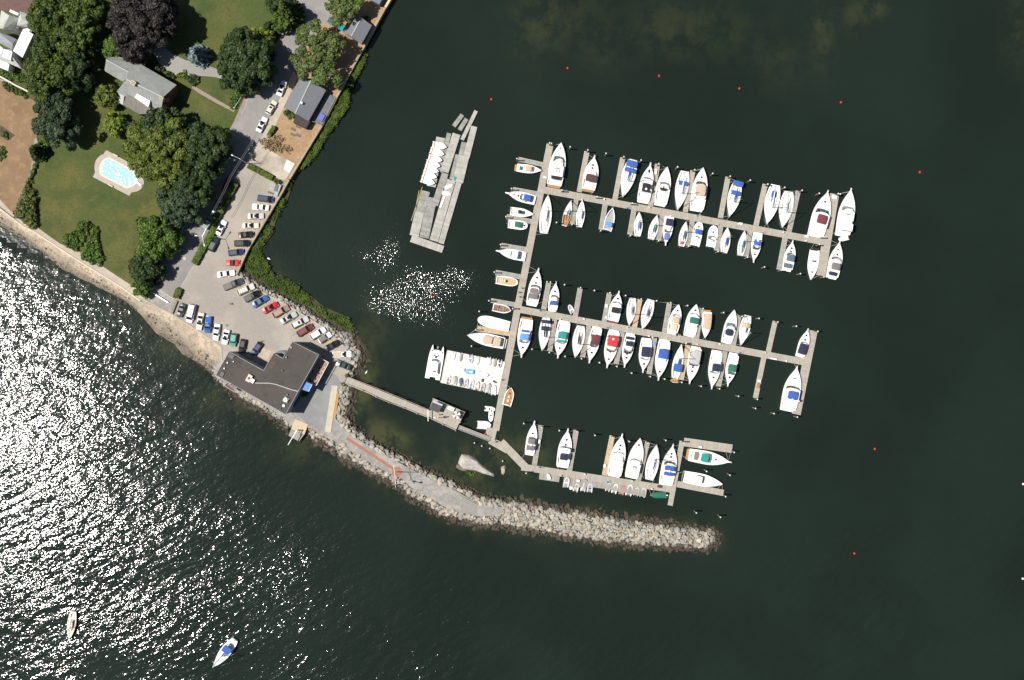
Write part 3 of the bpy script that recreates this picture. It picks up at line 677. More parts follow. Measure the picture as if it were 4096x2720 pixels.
def hedge(label,pts,w,h,m,z0=ZL,name='clipped_hedge',group=None):
    """clipped hedge along world pts: box core with leafy skin"""
    c=cen(pts); c.z=z0; r=thing(name,label,'hedge',c,0,group); core=MB(); mb=MB()
    for i in range(len(pts)-1):
        a=pts[i]-c; b=pts[i+1]-c; slabq(core,a,b,w*.82,0,h*.92); d=b-a; L=math.hypot(d.x,d.y); d=Vector((d.x,d.y,0))/L; n=Vector((-d.y,d.x,0))
        k=int(L*w*26)+int(L*h*20); 
        for q in range(k):
            u=random.random()*L; v=random.uniform(-.5,.5)*w; z=h+random.uniform(-.12,.06)
            if random.random()<.45: v=math.copysign(w*.5*random.uniform(.88,1.06),v); z=random.random()*h
            p=a+d*u+n*v; s=random.uniform(.14,.3); nr=Vector((random.uniform(-.6,.6),random.uniform(-.6,.6),1)).normalized()
            t=nr.cross(Vector((random.random(),random.random(),.1))).normalized()*s; bb=nr.cross(t)
            P0=Vector((p.x,p.y,z)); mb.add([P0-t,P0-bb,P0+t,P0+bb],[(0,1,2,3)])
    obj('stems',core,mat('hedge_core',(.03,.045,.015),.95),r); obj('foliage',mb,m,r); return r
L_mid=leafmat('leaf_mid_green',(.026,.050,.010),(.095,.135,.024)); L_dark=leafmat('leaf_dark_green',(.018,.036,.012),(.065,.098,.03))
L_blue=leafmat('leaf_blue_green',(.022,.040,.020),(.066,.098,.048)); L_spruce=leafmat('needle_silver_blue',(.10,.16,.17),(.28,.36,.38))
L_olive=leafmat('leaf_olive',(.05,.075,.012),(.15,.19,.035)); L_yel=leafmat('leaf_yellow_green',(.07,.11,.012),(.22,.28,.03))
L_cop=leafmat('leaf_copper_beech',(.020,.017,.016),(.060,.052,.046)); L_pine=leafmat('leaf_open_tree',(.05,.08,.02),(.14,.18,.055))
L_shr=leafmat('leaf_shrub_green',(.03,.07,.012),(.11,.18,.03)); L_hedge=leafmat('leaf_clipped_hedge',(.035,.06,.008),(.10,.14,.015)); L_mix=leafmat('leaf_mixed_shrub',(.03,.06,.015),(.16,.17,.05))
# ---------------------------------------------------------------- buildings
def gable(root,eaves,ridge,ze,zr,zg,mr,mw,over=.45,name='roof'):
    """eaves: 4 world xy a,b,c,d ; ridge r0 (between a,d) r1 (between b,c); a-b and d-c are eave lines"""
    a,b,c,d=[Vector((p[0],p[1],ze)) for p in eaves]; r0,r1=[Vector((p[0],p[1],zr)) for p in ridge]
    o=root.location; mb=MB(); th=Vector((0,0,.18)); q=[v-o for v in (a,b,c,d,r0,r1)]
    mb.add(q+[v-th for v in q],[(0,1,5,4),(3,4,5,2),(7,6,10,11),(10,9,8,11),(0,6,7,1),(2,8,9,3),(1,7,11,5),(5,11,8,2),(4,10,6,0),(3,9,10,4)])
    f=obj(name,mb,mr,root)
    ct=(a+b+c+d)/4; w=MB()
    ins=[]
    for v in (a,b,c,d):
        dd=(ct-v); dd.z=0; ins.append(v+dd.normalized()*over*1.3)
    i0=r0+(r1-r0).normalized()*over; i1=r1-(r1-r0).normalized()*over
    vs=[(p.x-o.x,p.y-o.y,zg-o.z) for p in ins]+[(p.x-o.x,p.y-o.y,ze-.12-o.z) for p in ins]+[(i0.x-o.x,i0.y-o.y,zr-.25-o.z),(i1.x-o.x,i1.y-o.y,zr-.25-o.z)]
    w.add(vs,[(0,1,5,4),(2,3,7,6),(1,2,6,9,5),(3,0,4,8,7)])
    obj('wall',w,mw,root); 
    g=MB(); d=(q[5]-q[4]); g.bar(q[4]+Vector((0,0,.04)),q[5]+Vector((0,0,.04)),.3,.08); obj('ridge_cap',g,mat('ridge_trim',(.34,.36,.35),.7),f)
    return ins
def wall_windows(root,p,q,z0,n,ww=1.0,hh=1.3,frame=None,mg=None,u0=.1,u1=.9):
    o=root.location; p=Vector((p[0],p[1],0)); q=Vector((q[0],q[1],0)); d=(q-p); L=d.length; d/=L; nn=Vector((d.y,-d.x,0))
    for i in range(n):
        u=L*(u0+(u1-u0)*(i+.5)/n); c=p+d*u+nn*.03-Vector((o.x,o.y,0)); zz=z0-o.z
        g=MB(); a=c-d*ww/2; b=c+d*ww/2
        for (s,e) in (((a.x,a.y,zz),(b.x,b.y,zz)),((a.x,a.y,zz+hh),(b.x,b.y,zz+hh)),((a.x,a.y,zz),(a.x,a.y,zz+hh)),((b.x,b.y,zz),(b.x,b.y,zz+hh)),(((a.x+b.x)/2,(a.y+b.y)/2,zz),((a.x+b.x)/2,(a.y+b.y)/2,zz+hh))): g.bar(s,e,.12)
        w=obj('window',g,frame or white,root)
        g=MB(); e=nn*.01; g.add([(a.x+e.x,a.y+e.y,zz),(b.x+e.x,b.y+e.y,zz),(b.x+e.x,b.y+e.y,zz+hh),(a.x+e.x,a.y+e.y,zz+hh)],[(0,1,2,3)]); obj('pane',g,glass,w)
# ================================================================= SETTING
lawnm=layered('lawn_grass',[((.062,.085,.018),),((.115,.108,.028),.07,.5,.12,.75),((.036,.062,.012),.16,.55,.08,.6),((.14,.105,.05),.33,.66,.05,.5),((.03,.036,.01),1.6,.55,.1,.4)],.95,.06,5)
drym=layered('dry_grass',[((.23,.15,.085),),((.17,.11,.055),.12,.5,.1,.8),((.34,.22,.12),.5,.58,.08,.6),((.13,.10,.04),.25,.66,.05,.6),((.2,.13,.07),2.2,.55,.1,.4)],.95)
asph=layered('worn_asphalt',[((.33,.29,.245),),((.27,.245,.215),.035,.5,.08,.9),((.38,.335,.285),.11,.55,.07,.6),((.19,.17,.155),.45,.68,.03,.55),((.42,.38,.33),1.8,.62,.05,.35),((.12,.11,.10),.16,.71,.02,.5),((.17,.155,.14),3.1,.66,.03,.5)],.9)
roadm=layered('road_asphalt',[((.235,.225,.21),),((.19,.18,.175),.06,.5,.08,.8),((.29,.275,.255),.2,.58,.07,.6),((.15,.14,.14),.8,.66,.04,.4)],.9)
yardm=layered('grey_asphalt',[((.235,.24,.235),),((.19,.195,.195),.1,.5,.08,.8),((.28,.275,.26),.4,.58,.07,.6)],.9)
gravm=layered('gravel',[((.25,.24,.22),),((.34,.32,.285),.25,.52,.06,.8),((.19,.185,.175),1.2,.55,.06,.7),((.42,.40,.36),3.5,.62,.04,.6),((.12,.14,.06),.5,.72,.03,.6)],.95,.08,4)
concm=layered('pale_concrete',[((.42,.36,.285),),((.35,.30,.24),.25,.5,.1,.8),((.50,.44,.36),.9,.6,.07,.5)],.85)
dirtm=layered('bare_dirt',[((.34,.22,.125),),((.26,.17,.09),.2,.5,.1,.8),((.16,.12,.05),.5,.62,.05,.7),((.42,.32,.2),1.3,.6,.07,.6)],.95)
drivem=layered('driveway',[((.27,.26,.235),),((.22,.21,.195),.15,.5,.1,.7)],.9)
# beach: dry sand above, dark wet shingle near the waterline (follows height)
def beachmat():
    m=layered('beach_sand',[((.50,.41,.29),),((.36,.30,.22),.22,.5,.06,.9),((.24,.21,.17),.9,.56,.06,.7),((.15,.135,.115),2.5,.6,.05,.7)],.95,.08,3)
    nt=m.node_tree; b=nt.nodes['Principled BSDF']; src=b.inputs['Base Color'].links[0].from_socket
    g=nt.nodes.new('ShaderNodeNewGeometry'); sp=nt.nodes.new('ShaderNodeSeparateXYZ'); nt.links.new(g.outputs['Position'],sp.inputs[0])
    mr=nt.nodes.new('ShaderNodeMapRange'); mr.inputs['From Min'].default_value=1.15; mr.inputs['From Max'].default_value=.1
    nt.links.new(sp.outputs['Z'],mr.inputs['Value']); mx=nt.nodes.new('ShaderNodeMix'); mx.data_type='RGBA'
    nt.links.new(mr.outputs['Result'],mx.inputs['Factor']); nt.links.new(src,mx.inputs['A']); 
    mx2=nt.nodes.new('ShaderNodeMix'); mx2.data_type='RGBA'; mx2.blend_type='MULTIPLY'; mx2.inputs['Factor'].default_value=1; nt.links.new(src,mx2.inputs['A']); mx2.inputs['B'].default_value=(.42,.42,.43,1)
    nt.links.new(mx2.outputs['Result'],mx.inputs['B']); nt.links.new(mx.outputs['Result'],b.inputs['Base Color']); return m
beachm=beachmat()
X_=lambda pts,z=ZL:[P(x,y,z) for x,y in pts]
shore_w=[(-300,700),(0,826),(91,900),(140,926),(302,1031),(393,1088),(484,1144),(561,1200),(691,1259),(852,1365),(887,1393),(884,1440),(851,1460),(864,1510),(1142,1672),(1159,1700)]
gravS=[(1238,1711),(1302,1749),(1379,1783),(1417,1814),(1478,1848),(1531,1879),(1607,1913),(1646,1951),(1722,1993),(1798,2039),(1912,2065),(1989,2062)]
gravN=[(2027,2031),(1912,2016),(1844,1974),(1760,1932),(1676,1894),(1607,1856),(1546,1822),(1493,1791),(1447,1768),(1386,1719)]
shore_e=[(1376,1714),(1342,1674),(1356,1589),(1373,1541),(1390,1501),(1400,1460),(1407,1413),(1376,1386),(1342,1348),(1301,1311),(1161,1225),(1008,1144),(947,1097),(988,1002),(1120,781),(1154,720),(1288,501),(1362,359),(1461,176),(1559,0),(1690,-250)]
landp=shore_w+gravS+gravN+shore_e+[(-300,-250)]
seabed=MB(); seabed.box(-2500,2500,-2500,2500,-6,-5); o=obj('seabed',seabed,mat('seabed_silt',(.06,.06,.035),.9,var=.3,scale=.1)); o['kind']='structure'
struct('ground',X_(landp,ZL),gravm,-3)
dz=[0]
def zz(): dz[0]+=.004; return ZL+dz[0]
def sheet(name,pts,m): z=zz(); return struct(name,X_(pts,z),m)
sheet('dirt_yard',[(1205,-250),(1690,-250),(1559,0),(1461,176),(1362,359),(1288,501),(1154,720),(1095,715),(990,655),(1010,600),(1110,400),(1196,244),(1268,125),(1330,0)],dirtm)
sheet('lawn',[(-300,-250),(1250,-250),(1170,75),(1085,230),(985,400),(880,590),(800,740),(735,860),(618,1110),(575,1190),(484,1144),(393,1088),(302,1031),(140,926),(55,870),(160,600),(130,500),(40,330),(-300,200)],lawnm)
sheet('dry_field',[(-300,180),(0,320),(130,400),(185,450),(185,500),(135,560),(128,640),(120,690),(60,860),(91,900),(0,822),(-300,700)],drym)
sheet('garden_bed',[(0,-250),(145,-250),(145,0),(130,60),(60,45),(0,40)],mat('mulch_paving',(.13,.075,.065),.9,var=.15,scale=1))
sheet('garden_bed',[(0,500),(30,520),(60,540),(40,560),(0,545)],mat('soil_bed',(.07,.06,.03),.95,var=.4,scale=1))
sheet('garden_bed',[(0,580),(25,600),(15,630),(0,650)],MATS['soil_bed'])
sheet('promenade_path',[(0,822),(91,900),(140,926),(302,1031),(393,1088),(484,1144),(561,1200),(590,1180),(500,1125),(410,1065),(320,1010),(240,975),(150,910),(100,895),(55,858),(0,822-24),(-100,770),(-100,790)],concm)
road=[(1205,-250),(1190,0),(1130,145),(1085,230),(1020,345),(993,397),(930,500),(880,590),(800,740),(735,860),(690,960),(640,1060),(618,1110),(640,1150),(697,1200),(691,1259),
 (852,1365),(887,1393),(884,1440),(870,1475),(990,1400),(1300,1600),(1240,1690),(1322,1729),(1376,1714),(1342,1674),(1356,1589),(1373,1541),(1390,1501),(1400,1460),(1407,1413),(1342,1348),(1301,1311),(1161,1225),(1008,1144),(947,1097),(988,1002),(1105,800),(1108,735),(1090,717),(991,659),(985,630),(1020,580),(1081,529),(1152,339),(1173,288),(1196,244),(1268,125),(1305,85),(1322,58),(1318,0),(1340,-250)]
sheet('parking_lot',road,asph)
sheet('road',[(1203,-248),(1188,0),(1128,145),(1083,230),(1018,345),(991,397),(928,500),(878,590),(798,740),(733,860),(688,960),(638,1060),(620,1110),(640,1149),(697,1199),(724,1148),(775,1062),(937,727),(1000,620),(1080,528),(1150,339),(1171,288),(1194,244),(1266,125),(1303,85),(1320,58),(1316,0),(1336,-248)],roadm)
sheet('asphalt_yard',[(1190,1640),(1300,1480),(1345,1500),(1365,1530),(1348,1600),(1335,1680),(1372,1712),(1320,1728),(1238,1705),(1180,1650)],yardm)
sheet('sidewalk',[(1135,430),(1190,310),(1173,290),(1125,380),(1060,520),(1000,640),(985,690),(1000,650),(1075,560)],concm)
sheet('sidewalk',[(1205,-250),(1170,75),(1085,230),(1018,345),(993,397),(975,440),(940,500),(938,480),(980,385),(1010,340),(1075,225),(1155,80),(1180,-250)],mat('old_sidewalk',(.24,.205,.18),.9,var=.15,scale=.8))
sheet('driveway',[(520,150),(620,160),(690,215),(740,240),(800,252),(880,280),(950,325),(990,345),(960,350),(945,330),(860,308),(800,303),(700,300),(650,270),(610,210),(500,175)],drivem)
sheet('garden_path',[(770,340),(800,358),(880,405),(940,440),(935,448),(870,415),(795,372),(768,352)],mat('brick_path',(.26,.21,.18),.9,var=.15,scale=2))
sheet('concrete_pad',[(985,655),(1000,610),(1060,590),(1120,625),(1180,655),(1155,700),(1140,722),(1100,710)],mat('stained_slab',(.40,.34,.27),.9,col2=(.5,.44,.36),var=.35,scale=.22))
sheet('concrete_pad',[(1148,638),(1178,655),(1157,692),(1134,675)],mat('fresh_slab',(.68,.63,.56),.8,var=.05))
sheet('concrete_pad',[(1050,1390),(1085,1405),(1075,1430),(1065,1440),(1035,1425)],concm)
sheet('gravel_walk',gravS+gravN+[(1376,1716),(1349,1762)],gravm)
# brick walk and circle on the breakwater
z=zz()+.02
c0=W('N',1150,622,z); arc=[P(0,0,z)]*0
def circ(c,r,n,a0=0,a1=2*math.pi): return [Vector((c.x+r*math.cos(a0+(a1-a0)*i/n),c.y+r*math.sin(a0+(a1-a0)*i/n),c.z)) for i in range(n)]
br=mat('red_brick_paving',(.31,.135,.085),.85,var=.16,scale=2.5)
a,b=W('N',620,268,z),W('N',1112,592,z); d=(b-a).normalized(); n=Vector((-d.y,d.x,0))*.42*9*.11
struct('brick_walk',[a-n*1.0,b-n,b+n,a+n],br,ZL)
cc=Vector((c0.x,c0.y,z+.006)); struct('brick_circle',circ(cc,1.45,28),br,ZL)
# kerbs
km=mat('kerb',(.42,.38,.32),.85,var=.1)
def kerb(pts,w=.22,h=.13,z=ZL,name='kerb'):
    p=X_(pts,z); c=cen(p); c.z=z; mb=MB()
    for i in range(len(p)-1): slabq(mb,p[i]-c,p[i+1]-c,w,-.05,h+.002*(i%2))
    o=obj(name,mb,km,loc=c); o['kind']='structure'
kerb([(945,1106),(1008,1148),(1161,1229),(1301,1315),(1340,1352),(1374,1390)]); kerb([(1105,800),(988,1000),(949,1090)]); kerb([(697,1196),(650,1168),(617,1145),(618,1125)])
kerb([(1188,0),(1128,145),(1083,230),(1018,345),(991,397)]); kerb([(724,1148),(775,1062)],.18,.06); kerb([(990,395),(985,425),(965,460)],.2)
# parking lines
lm=mat('yellow_paint',(.55,.36,.08),.8,var=.3,scale=3); mb=MB(); zl=ZL+.07
PL=[('D',680,895,745,935),('D',930,920,1100,925),('D',880,1030,1050,1040),('D',830,1130,1000,1135),('D',770,1235,940,1235),('D',720,1345,900,1345),('E',1230,285,1400,255),('E',1570,990,1690,920),('E',1700,1080,1800,1010),
 ('E',1790,1110,1930,1030),('E',1900,1200,2040,1110),('E',1990,1250,2150,1170),('E',2110,1310,2240,1240),('F',1390,340,1500,260),('F',1460,390,1590,300),('E',2400,1400,2500,1350),('F',540,560,460,440),('F',760,540,880,465),('F',785,415,870,470),('F',830,560,770,520),('F',335,395,410,445),('E',830,1100,860,1010),('E',600,1060,640,980)]
for t,a1,b1,a2,b2 in PL: slabq(mb,W(t,a1,b1,zl),W(t,a2,b2,zl),.11,zl-.004,zl)
o=obj('parking_lines',mb,lm); o['kind']='structure'
# manhole rings, stains
for q,(x,y) in enumerate([(703,396),(577,527),(1205,1184)]):
    mb=MB(); c=W('E',x,y,ZL); mb.cone((0,0),.5 if q<2 else .35,.5 if q<2 else .35,0,.075+.002*q,16); o=obj('manhole_cover',mb,mat('manhole_ring',(.42,.38,.33),.8) if q<2 else mat('iron',(.12,.11,.1),.7),loc=c)
    tag(o,['round manhole cover in the lane by the long clipped hedge','round manhole cover in the lane nearer the short end of the road','dark iron drain cover out in the open parking lot'][q],'manhole cover')
# ---------------------------------------------------------------- beach
wl=[(-300,830),(0,898),(105,962),(246,1075),(393,1151),(491,1205),(561,1256),(631,1326),(702,1375),(730,1410),(793,1458),(852,1500),(880,1530)]
up=[(-300,700),(0,826),(91,900),(250,1000),(393,1088),(484,1144),(561,1200),(640,1236),(691,1259),(770,1310),(852,1365),(880,1388),(900,1420)]
mb=MB(); rows=[]
for i,(u,w) in enumerate(zip(up,wl)):
    a=P(*u,ZL-.15); b=P(*w,0); 
    for k in range(9):
        t=k/7.0; z=a.z*(1-t)+0*t if k<8 else -.8; p=a.lerp(b,min(t,1.25)); p.z=(ZL-.2)*(1-t)**1.15 if t<=1 else -.6; 
        if 0<k: p.x+=random.uniform(-.5,.5); p.y+=random.uniform(-.5,.5)
        mb.v.append(tuple(p))
for i in range(len(up)-1):
    for k in range(8): a=i*9+k; mb.f.append((a,a+9,a+10,a+1)[::-1]); mb.mi.append(0)
me=mesh(mb,beachm,'beach'); bm=bmesh.new(); bm.from_mesh(me); bmesh.ops.subdivide_edges(bm,edges=bm.edges[:],cuts=4,use_grid_fill=True)
bmesh.ops.recalc_face_normals(bm,faces=bm.faces[:])
for v in bm.verts:
    v.co.z+= .16*noise.noise(Vector((v.co.x*.35,v.co.y*.35,0)))+.07*noise.noise(Vector((v.co.x*1.3,v.co.y*1.3,3)))
if sum(f.normal.z for f in bm.faces)<0: bmesh.ops.reverse_faces(bm,faces=bm.faces[:])
bm.to_mesh(me); bm.free(); o=bpy.data.objects.new('beach',me); C.objects.link(o); o['kind']='structure'
# ---------------------------------------------------------------- walls
def wallrun(name,label,pts,w,h,m,cat='sea wall',z=ZL,group=None,base=-1.5):
    p=X_(pts,z+h); c=cen(p); c.z=z; mb=MB()
    for i in range(len(p)-1): slabq(mb,p[i]-c,p[i+1]-c,w,base,h+.003*(i%2))
    return tag(obj(name,mb,m,loc=c),label,cat,group)
wallm=mat('weathered_wall_cap',(.50,.42,.28),.9,col2=(.25,.20,.13),var=.2,scale=1.2)
wallrun('sea_wall','long weathered concrete sea wall between the parked cars and the marsh grass',[(945,1098),(988,1002),(1120,781),(1154,720)],.55,.35,wallm)
wallrun('sea_wall','weathered sea wall behind the cottage yards, above the marsh grass',[(1156,716),(1288,499),(1362,357),(1461,174),(1540,30)],.6,.5,wallm)
wallrun('sea_wall','bright timber capped sea wall at the top corner shore',[(1541,28),(1562,-8),(1640,-150)],.7,.45,mat('cream_wall_cap',(.60,.48,.28),.8,var=.15,scale=1.5))
wallrun('sea_wall','low cream sea wall along the promenade beside the glittering water',[(-60,795),(0,836),(91,905),(140,930),(302,1036),(393,1092),(484,1148),(561,1204)],.4,.25,mat('promenade_wall',(.55,.49,.38),.85,var=.12,scale=1))
wallrun('retaining_wall','low retaining wall between the beach and the parking lot',[(575,1198),(640,1233),(691,1259),(770,1310),(852,1365),(884,1388),(886,1440)],.35,.2,concm,'retaining wall')
wallrun('garden_wall','white garden wall running below the pale hip roofed house',[(-20,295),(60,340),(112,366),(122,345)],.45,.9,mat('white_wall',(.55,.52,.44),.85,var=.1),'wall',base=0)
wallrun('timber_barrier','weathered timber barrier beside the short clipped hedge',[(706,1203),(686,1253)],.6,.7,mat('barrier_timber',(.22,.2,.17),.9,var=.2,scale=3),'barrier',base=0)
wallrun('barrier_beam','long grey metal barrier beam at the end of the lane',[(594,1162),(672,1210)],.2,.8,alu,'barrier',base=.6)
# ---------------------------------------------------------------- water
def water():
    xs=list(np.arange(-156,156.1,1.5)); ys=list(np.arange(-104,104.1,1.5))
    ext=[170,200,260,400,700,1200,2400]
    xs=[-e for e in reversed(ext)]+xs+ext; ys=[-e for e in reversed([110,130,180,300,600,1200,2400])]+ys+[110,130,180,300,600,1200,2400]
    nx,ny=len(xs),len(ys); vs=[(x,y,0) for y in ys for x in xs]
    fs=[(j*nx+i,j*nx+i+1,(j+1)*nx+i+1,(j+1)*nx+i) for j in range(ny-1) for i in range(nx-1)]
    me=bpy.data.meshes.new('water'); me.from_pydata(vs,[],fs)
    ch=me.attributes.new('chop','FLOAT','POINT'); sh=me.attributes.new('shoal','FLOAT','POINT'); bn=me.attributes.new('sparkle','FLOAT','POINT')
    outer=[(-3000,300),(-300,830),(246,1075),(491,1200),(631,1326),(730,1405),(852,1510),(1000,1600),(1159,1730),(1238,1760),(1363,1844),(1501,1913),(1646,2004),(1798,2088),(2027,2126),(2402,2182),(2825,2210),(2889,2150),(3300,2150),(5000,1900),(30000,1500),(30000,-30000),(-30000,-30000)]
    shore=[(-300,850),(0,898),(246,1081),(491,1200),(631,1326),(730,1403),(852,1500),(1000,1600),(1159,1720),(1302,1802),(1440,1883),(1569,1955),(1722,2054),(1912,2115),(2241,2157),(2604,2200),(2885,2182),(2853,2105),(2523,2061),(2241,2021),(2000,1980),(1836,1924),(1684,1848),(1531,1768),(1424,1688),(1427,1555),(1474,1440),(1427,1324)]
    blobs=[(2140,110,90,120,.22),(2250,60,180,150,.24),(2420,200,80,90,.2),(2650,120,120,120,.22),(2850,120,200,110,.24),(3290,110,40,140,.5),(3420,60,50,60,.4),(3120,250,90,100,.2),(4070,120,60,150,.25),(3500,30,45,40,.5),(1230,1560,0,0,0),
      (1440,1500,55,60,1.1),(1460,1600,40,70,.7),(1560,1760,75,28,1.3),(1520,1720,60,50,.8),(2100,1830,120,80,.6),(1900,1820,120,80,.5),(700,1370,80,60,.6),(950,1590,120,50,.6),(1260,1800,150,60,.4),(1100,1100,60,60,.3),(1500,1320,60,120,.35),(1830,1900,150,30,.5)]
    CH=[];SH=[];SP=[]
    for (x,y,z) in vs:
        px,py=x/S+2048,1360-y/S
        ins=inpoly(px,py,outer) 
        c=.0 if ins else 1.0
        if not ins:
            d=dline(px,py,shore); k_=1/(1+math.exp(-(px-620)/70.)); lee=k_*(1-math.exp(-(d/330.)**2))*.97+(1-k_)*(1-.5*math.exp(-(d/90.)**2))
            c=.42+.58*lee
            c*= 1.0
        CH.append(c)
        d=dline(px,py,shore); s=.42*math.exp(-d/18.)
        for bx,by,sx,sy,a in blobs:
            if a>0: s+=a*math.exp(-((px-bx)/sx)**2-((py-by)/sy)**2)
        # distance to the marsh edge
        SH.append(s)
        sp=0
        for bx,by,sx,sy,a in [(1500,1020,120,90,.7),(1690,1180,180,110,1.15),(1830,1110,150,60,.9),(1590,930,50,110,.55),(1540,1210,120,60,.75),(1880,880,60,40,.45),(1740,1290,110,50,.5),(1740,1550,40,30,.6),(1870,1640,60,40,.3),(1830,1320,60,30,.3),(1450,1380,60,60,.3)]:
            sp+=a*math.exp(-((px-bx)/sx)**2-((py-by)/sy)**2)
        SP.append(sp if ins else 0)
    ch.data.foreach_set('value',CH); sh.data.foreach_set('value',SH); bn.data.foreach_set('value',SP)
    m=bpy.data.materials.new('sea_water'); m.use_nodes=True; nt=m.node_tree; b=nt.nodes['Principled BSDF']; N=nt.nodes.new; Lk=nt.links.new
    b.inputs['IOR'].default_value=1.333; b.inputs['Roughness'].default_value=.095
    tc=N('ShaderNodeTexCoord')
    def attr(n): a=N('ShaderNodeAttribute'); a.attribute_name=n; return a.outputs['Fac']
    def nz(scale,detail,rot=0,sx=1,sy=1,loc=0,rough=.5):
        mp=N('ShaderNodeMapping'); mp.vector_type='POINT'; mp.inputs['Rotation'].default_value=(0,0,rot); 
        mp2=N('ShaderNodeMapping'); mp2.inputs['Scale'].default_value=(sx,sy,1); mp2.inputs['Location'].default_value=(loc,loc*.7,0)
        Lk(tc.outputs['Object'],mp.inputs[0]); Lk(mp.outputs[0],mp2.inputs[0])
        n=N('ShaderNodeTexNoise'); n.inputs['Scale'].default_value=scale; n.inputs['Detail'].default_value=detail; n.inputs['Roughness'].default_value=rough
        Lk(mp2.outputs[0],n.inputs['Vector']); return n.outputs['Fac']
    def mth(op,a,b_=None,c=None):
        n=N('ShaderNodeMath'); n.operation=op
        for i,v in enumerate((a,b_,c)):
            if v is None: continue
            if isinstance(v,(int,float)): n.inputs[i].default_value=v
            else: Lk(v,n.inputs[i])
        return n.outputs[0]
    swell=nz(.46,1,math.radians(-27),.45,1.0)       # crests run lower left to upper right
    chopn=nz(3.1,0,math.radians(-27),.30,1.0,13)
    fine=nz(4.6,0,math.radians(-40),.55,1.0,31)
    chopf=attr('chop'); spf=attr('sparkle')
    big=nz(.045,3,math.radians(-15),.6,1.3,77)
    gust=mth('MULTIPLY_ADD',big,2.3,-.22)
    amp=mth('MULTIPLY',chopf,gust)
    h1=mth('MULTIPLY',swell,.25); h2=mth('MULTIPLY',chopn,.062); h3=mth('MULTIPLY',fine,.022)
    hs=mth('MULTIPLY',mth('ADD',mth('ADD',h1,h2),h3),amp)
    hsp=mth('MULTIPLY',mth('MULTIPLY',nz(4.2,0,math.radians(80),.55,1,51),mth('MULTIPLY_ADD',nz(.16,3,0,1,1,21),.118,.012)),spf)
    calm=mth('MULTIPLY',nz(.9,1,.4,1,1,5),.034)
    ht=mth('ADD',mth('ADD',hs,hsp),calm)
    bp=N('ShaderNodeBump'); bp.inputs['Distance'].default_value=1.0; Lk(ht,bp.inputs['Height']); Lk(bp.outputs[0],b.inputs['Normal'])
    # water colour: deep green black, olive over shoals
    sn=nz(.15,8,.1,1,.8,9,.72); mr=N('ShaderNodeMapRange'); mr.inputs['From Min'].default_value=.43; mr.inputs['From Max'].default_value=.57; Lk(sn,mr.inputs['Value'])
    sf=mth('MULTIPLY',mth('MULTIPLY_ADD',mr.outputs[0],1.1,.12),attr('shoal'))
    mx=N('ShaderNodeMix'); mx.data_type='RGBA'; mx.inputs['A'].default_value=(.0096,.0158,.0118,1); mx.inputs['B'].default_value=(.046,.050,.020,1); Lk(mth('MINIMUM',sf,1.0),mx.inputs['Factor'])
    sn2=nz(.02,4,0,1,1,3); mr2=N('ShaderNodeMapRange'); mr2.inputs['From Min'].default_value=.4; mr2.inputs['From Max'].default_value=.65; Lk(sn2,mr2.inputs['Value'])
    mx2=N('ShaderNodeMix'); mx2.data_type='RGBA'; mx2.blend_type='ADD'; mx2.inputs['B'].default_value=(.0025,.0045,.0030,1); Lk(mr2.outputs[0],mx2.inputs['Factor']); Lk(mx.outputs['Result'],mx2.inputs['A'])
    Lk(mx2.outputs['Result'],b.inputs['Base Color'])
    me.materials.append(m); o=bpy.data.objects.new('water',me); C.objects.link(o); o['kind']='structure'
water()
# ---------------------------------------------------------------- breakwater mound and boulders
def rockmat():
    m=bpy.data.materials.new('granite_boulder'); m.use_nodes=True; nt=m.node_tree; b=nt.nodes['Principled BSDF']; b.inputs['Roughness'].default_value=.85; N=nt.nodes.new; Lk=nt.links.new
    g=N('ShaderNodeNewGeometry'); oi=N('ShaderNodeObjectInfo'); ad=N('ShaderNodeMath'); ad.operation='ADD'; Lk(g.outputs['Random Per Island'],ad.inputs[0]); Lk(oi.outputs['Random'],ad.inputs[1])
    fr=N('ShaderNodeMath'); fr.operation='FRACT'; Lk(ad.outputs[0],fr.inputs[0])
    r=N('ShaderNodeValToRGB'); r.color_ramp.interpolation='LINEAR'; e=r.color_ramp.elements; e[0].color=(.33,.315,.275,1); e[1].color=(.68,.60,.46,1)
    for p,c in ((.25,(.47,.445,.375,1)),(.45,(.50,.44,.335,1)),(.6,(.33,.35,.345,1)),(.75,(.54,.50,.41,1)),(.9,(.36,.30,.22,1))): q=e.new(p); q.color=c
    Lk(fr.outputs[0],r.inputs[0])
    n=N('ShaderNodeTexNoise'); n.inputs['Scale'].default_value=2.5; n.inputs['Detail'].default_value=5; Lk(g.outputs['Position'],n.inputs['Vector'])
    mu=N('ShaderNodeMix'); mu.data_type='RGBA'; mu.blend_type='MULTIPLY'; mu.inputs['Factor'].default_value=.5; Lk(r.outputs[0],mu.inputs['A']); Lk(n.outputs['Fac'],mu.inputs['B'])
    sp=N('ShaderNodeSeparateXYZ'); Lk(g.outputs['Position'],sp.inputs[0])
    n2=N('ShaderNodeTexNoise'); n2.inputs['Scale'].default_value=.35; Lk(g.outputs['Position'],n2.inputs['Vector'])
    ma=N('ShaderNodeMath'); ma.operation='MULTIPLY_ADD'; ma.inputs[1].default_value=1.0; Lk(n2.outputs['Fac'],ma.inputs[0]); Lk(sp.outputs['Z'],ma.inputs[2])
    mr=N('ShaderNodeMapRange'); mr.inputs['From Min'].default_value=1.95; mr.inputs['From Max'].default_value=1.35; Lk(ma.outputs[0],mr.inputs['Value'])
    mx=N('ShaderNodeMix'); mx.data_type='RGBA'; Lk(mr.outputs[0],mx.inputs['Factor']); Lk(mu.outputs['Result'],mx.inputs['A']); mx.inputs['B'].default_value=(.060,.048,.032,1)
    Lk(mx.outputs['Result'],b.inputs['Base Color']); MATS['rock']=m; return m
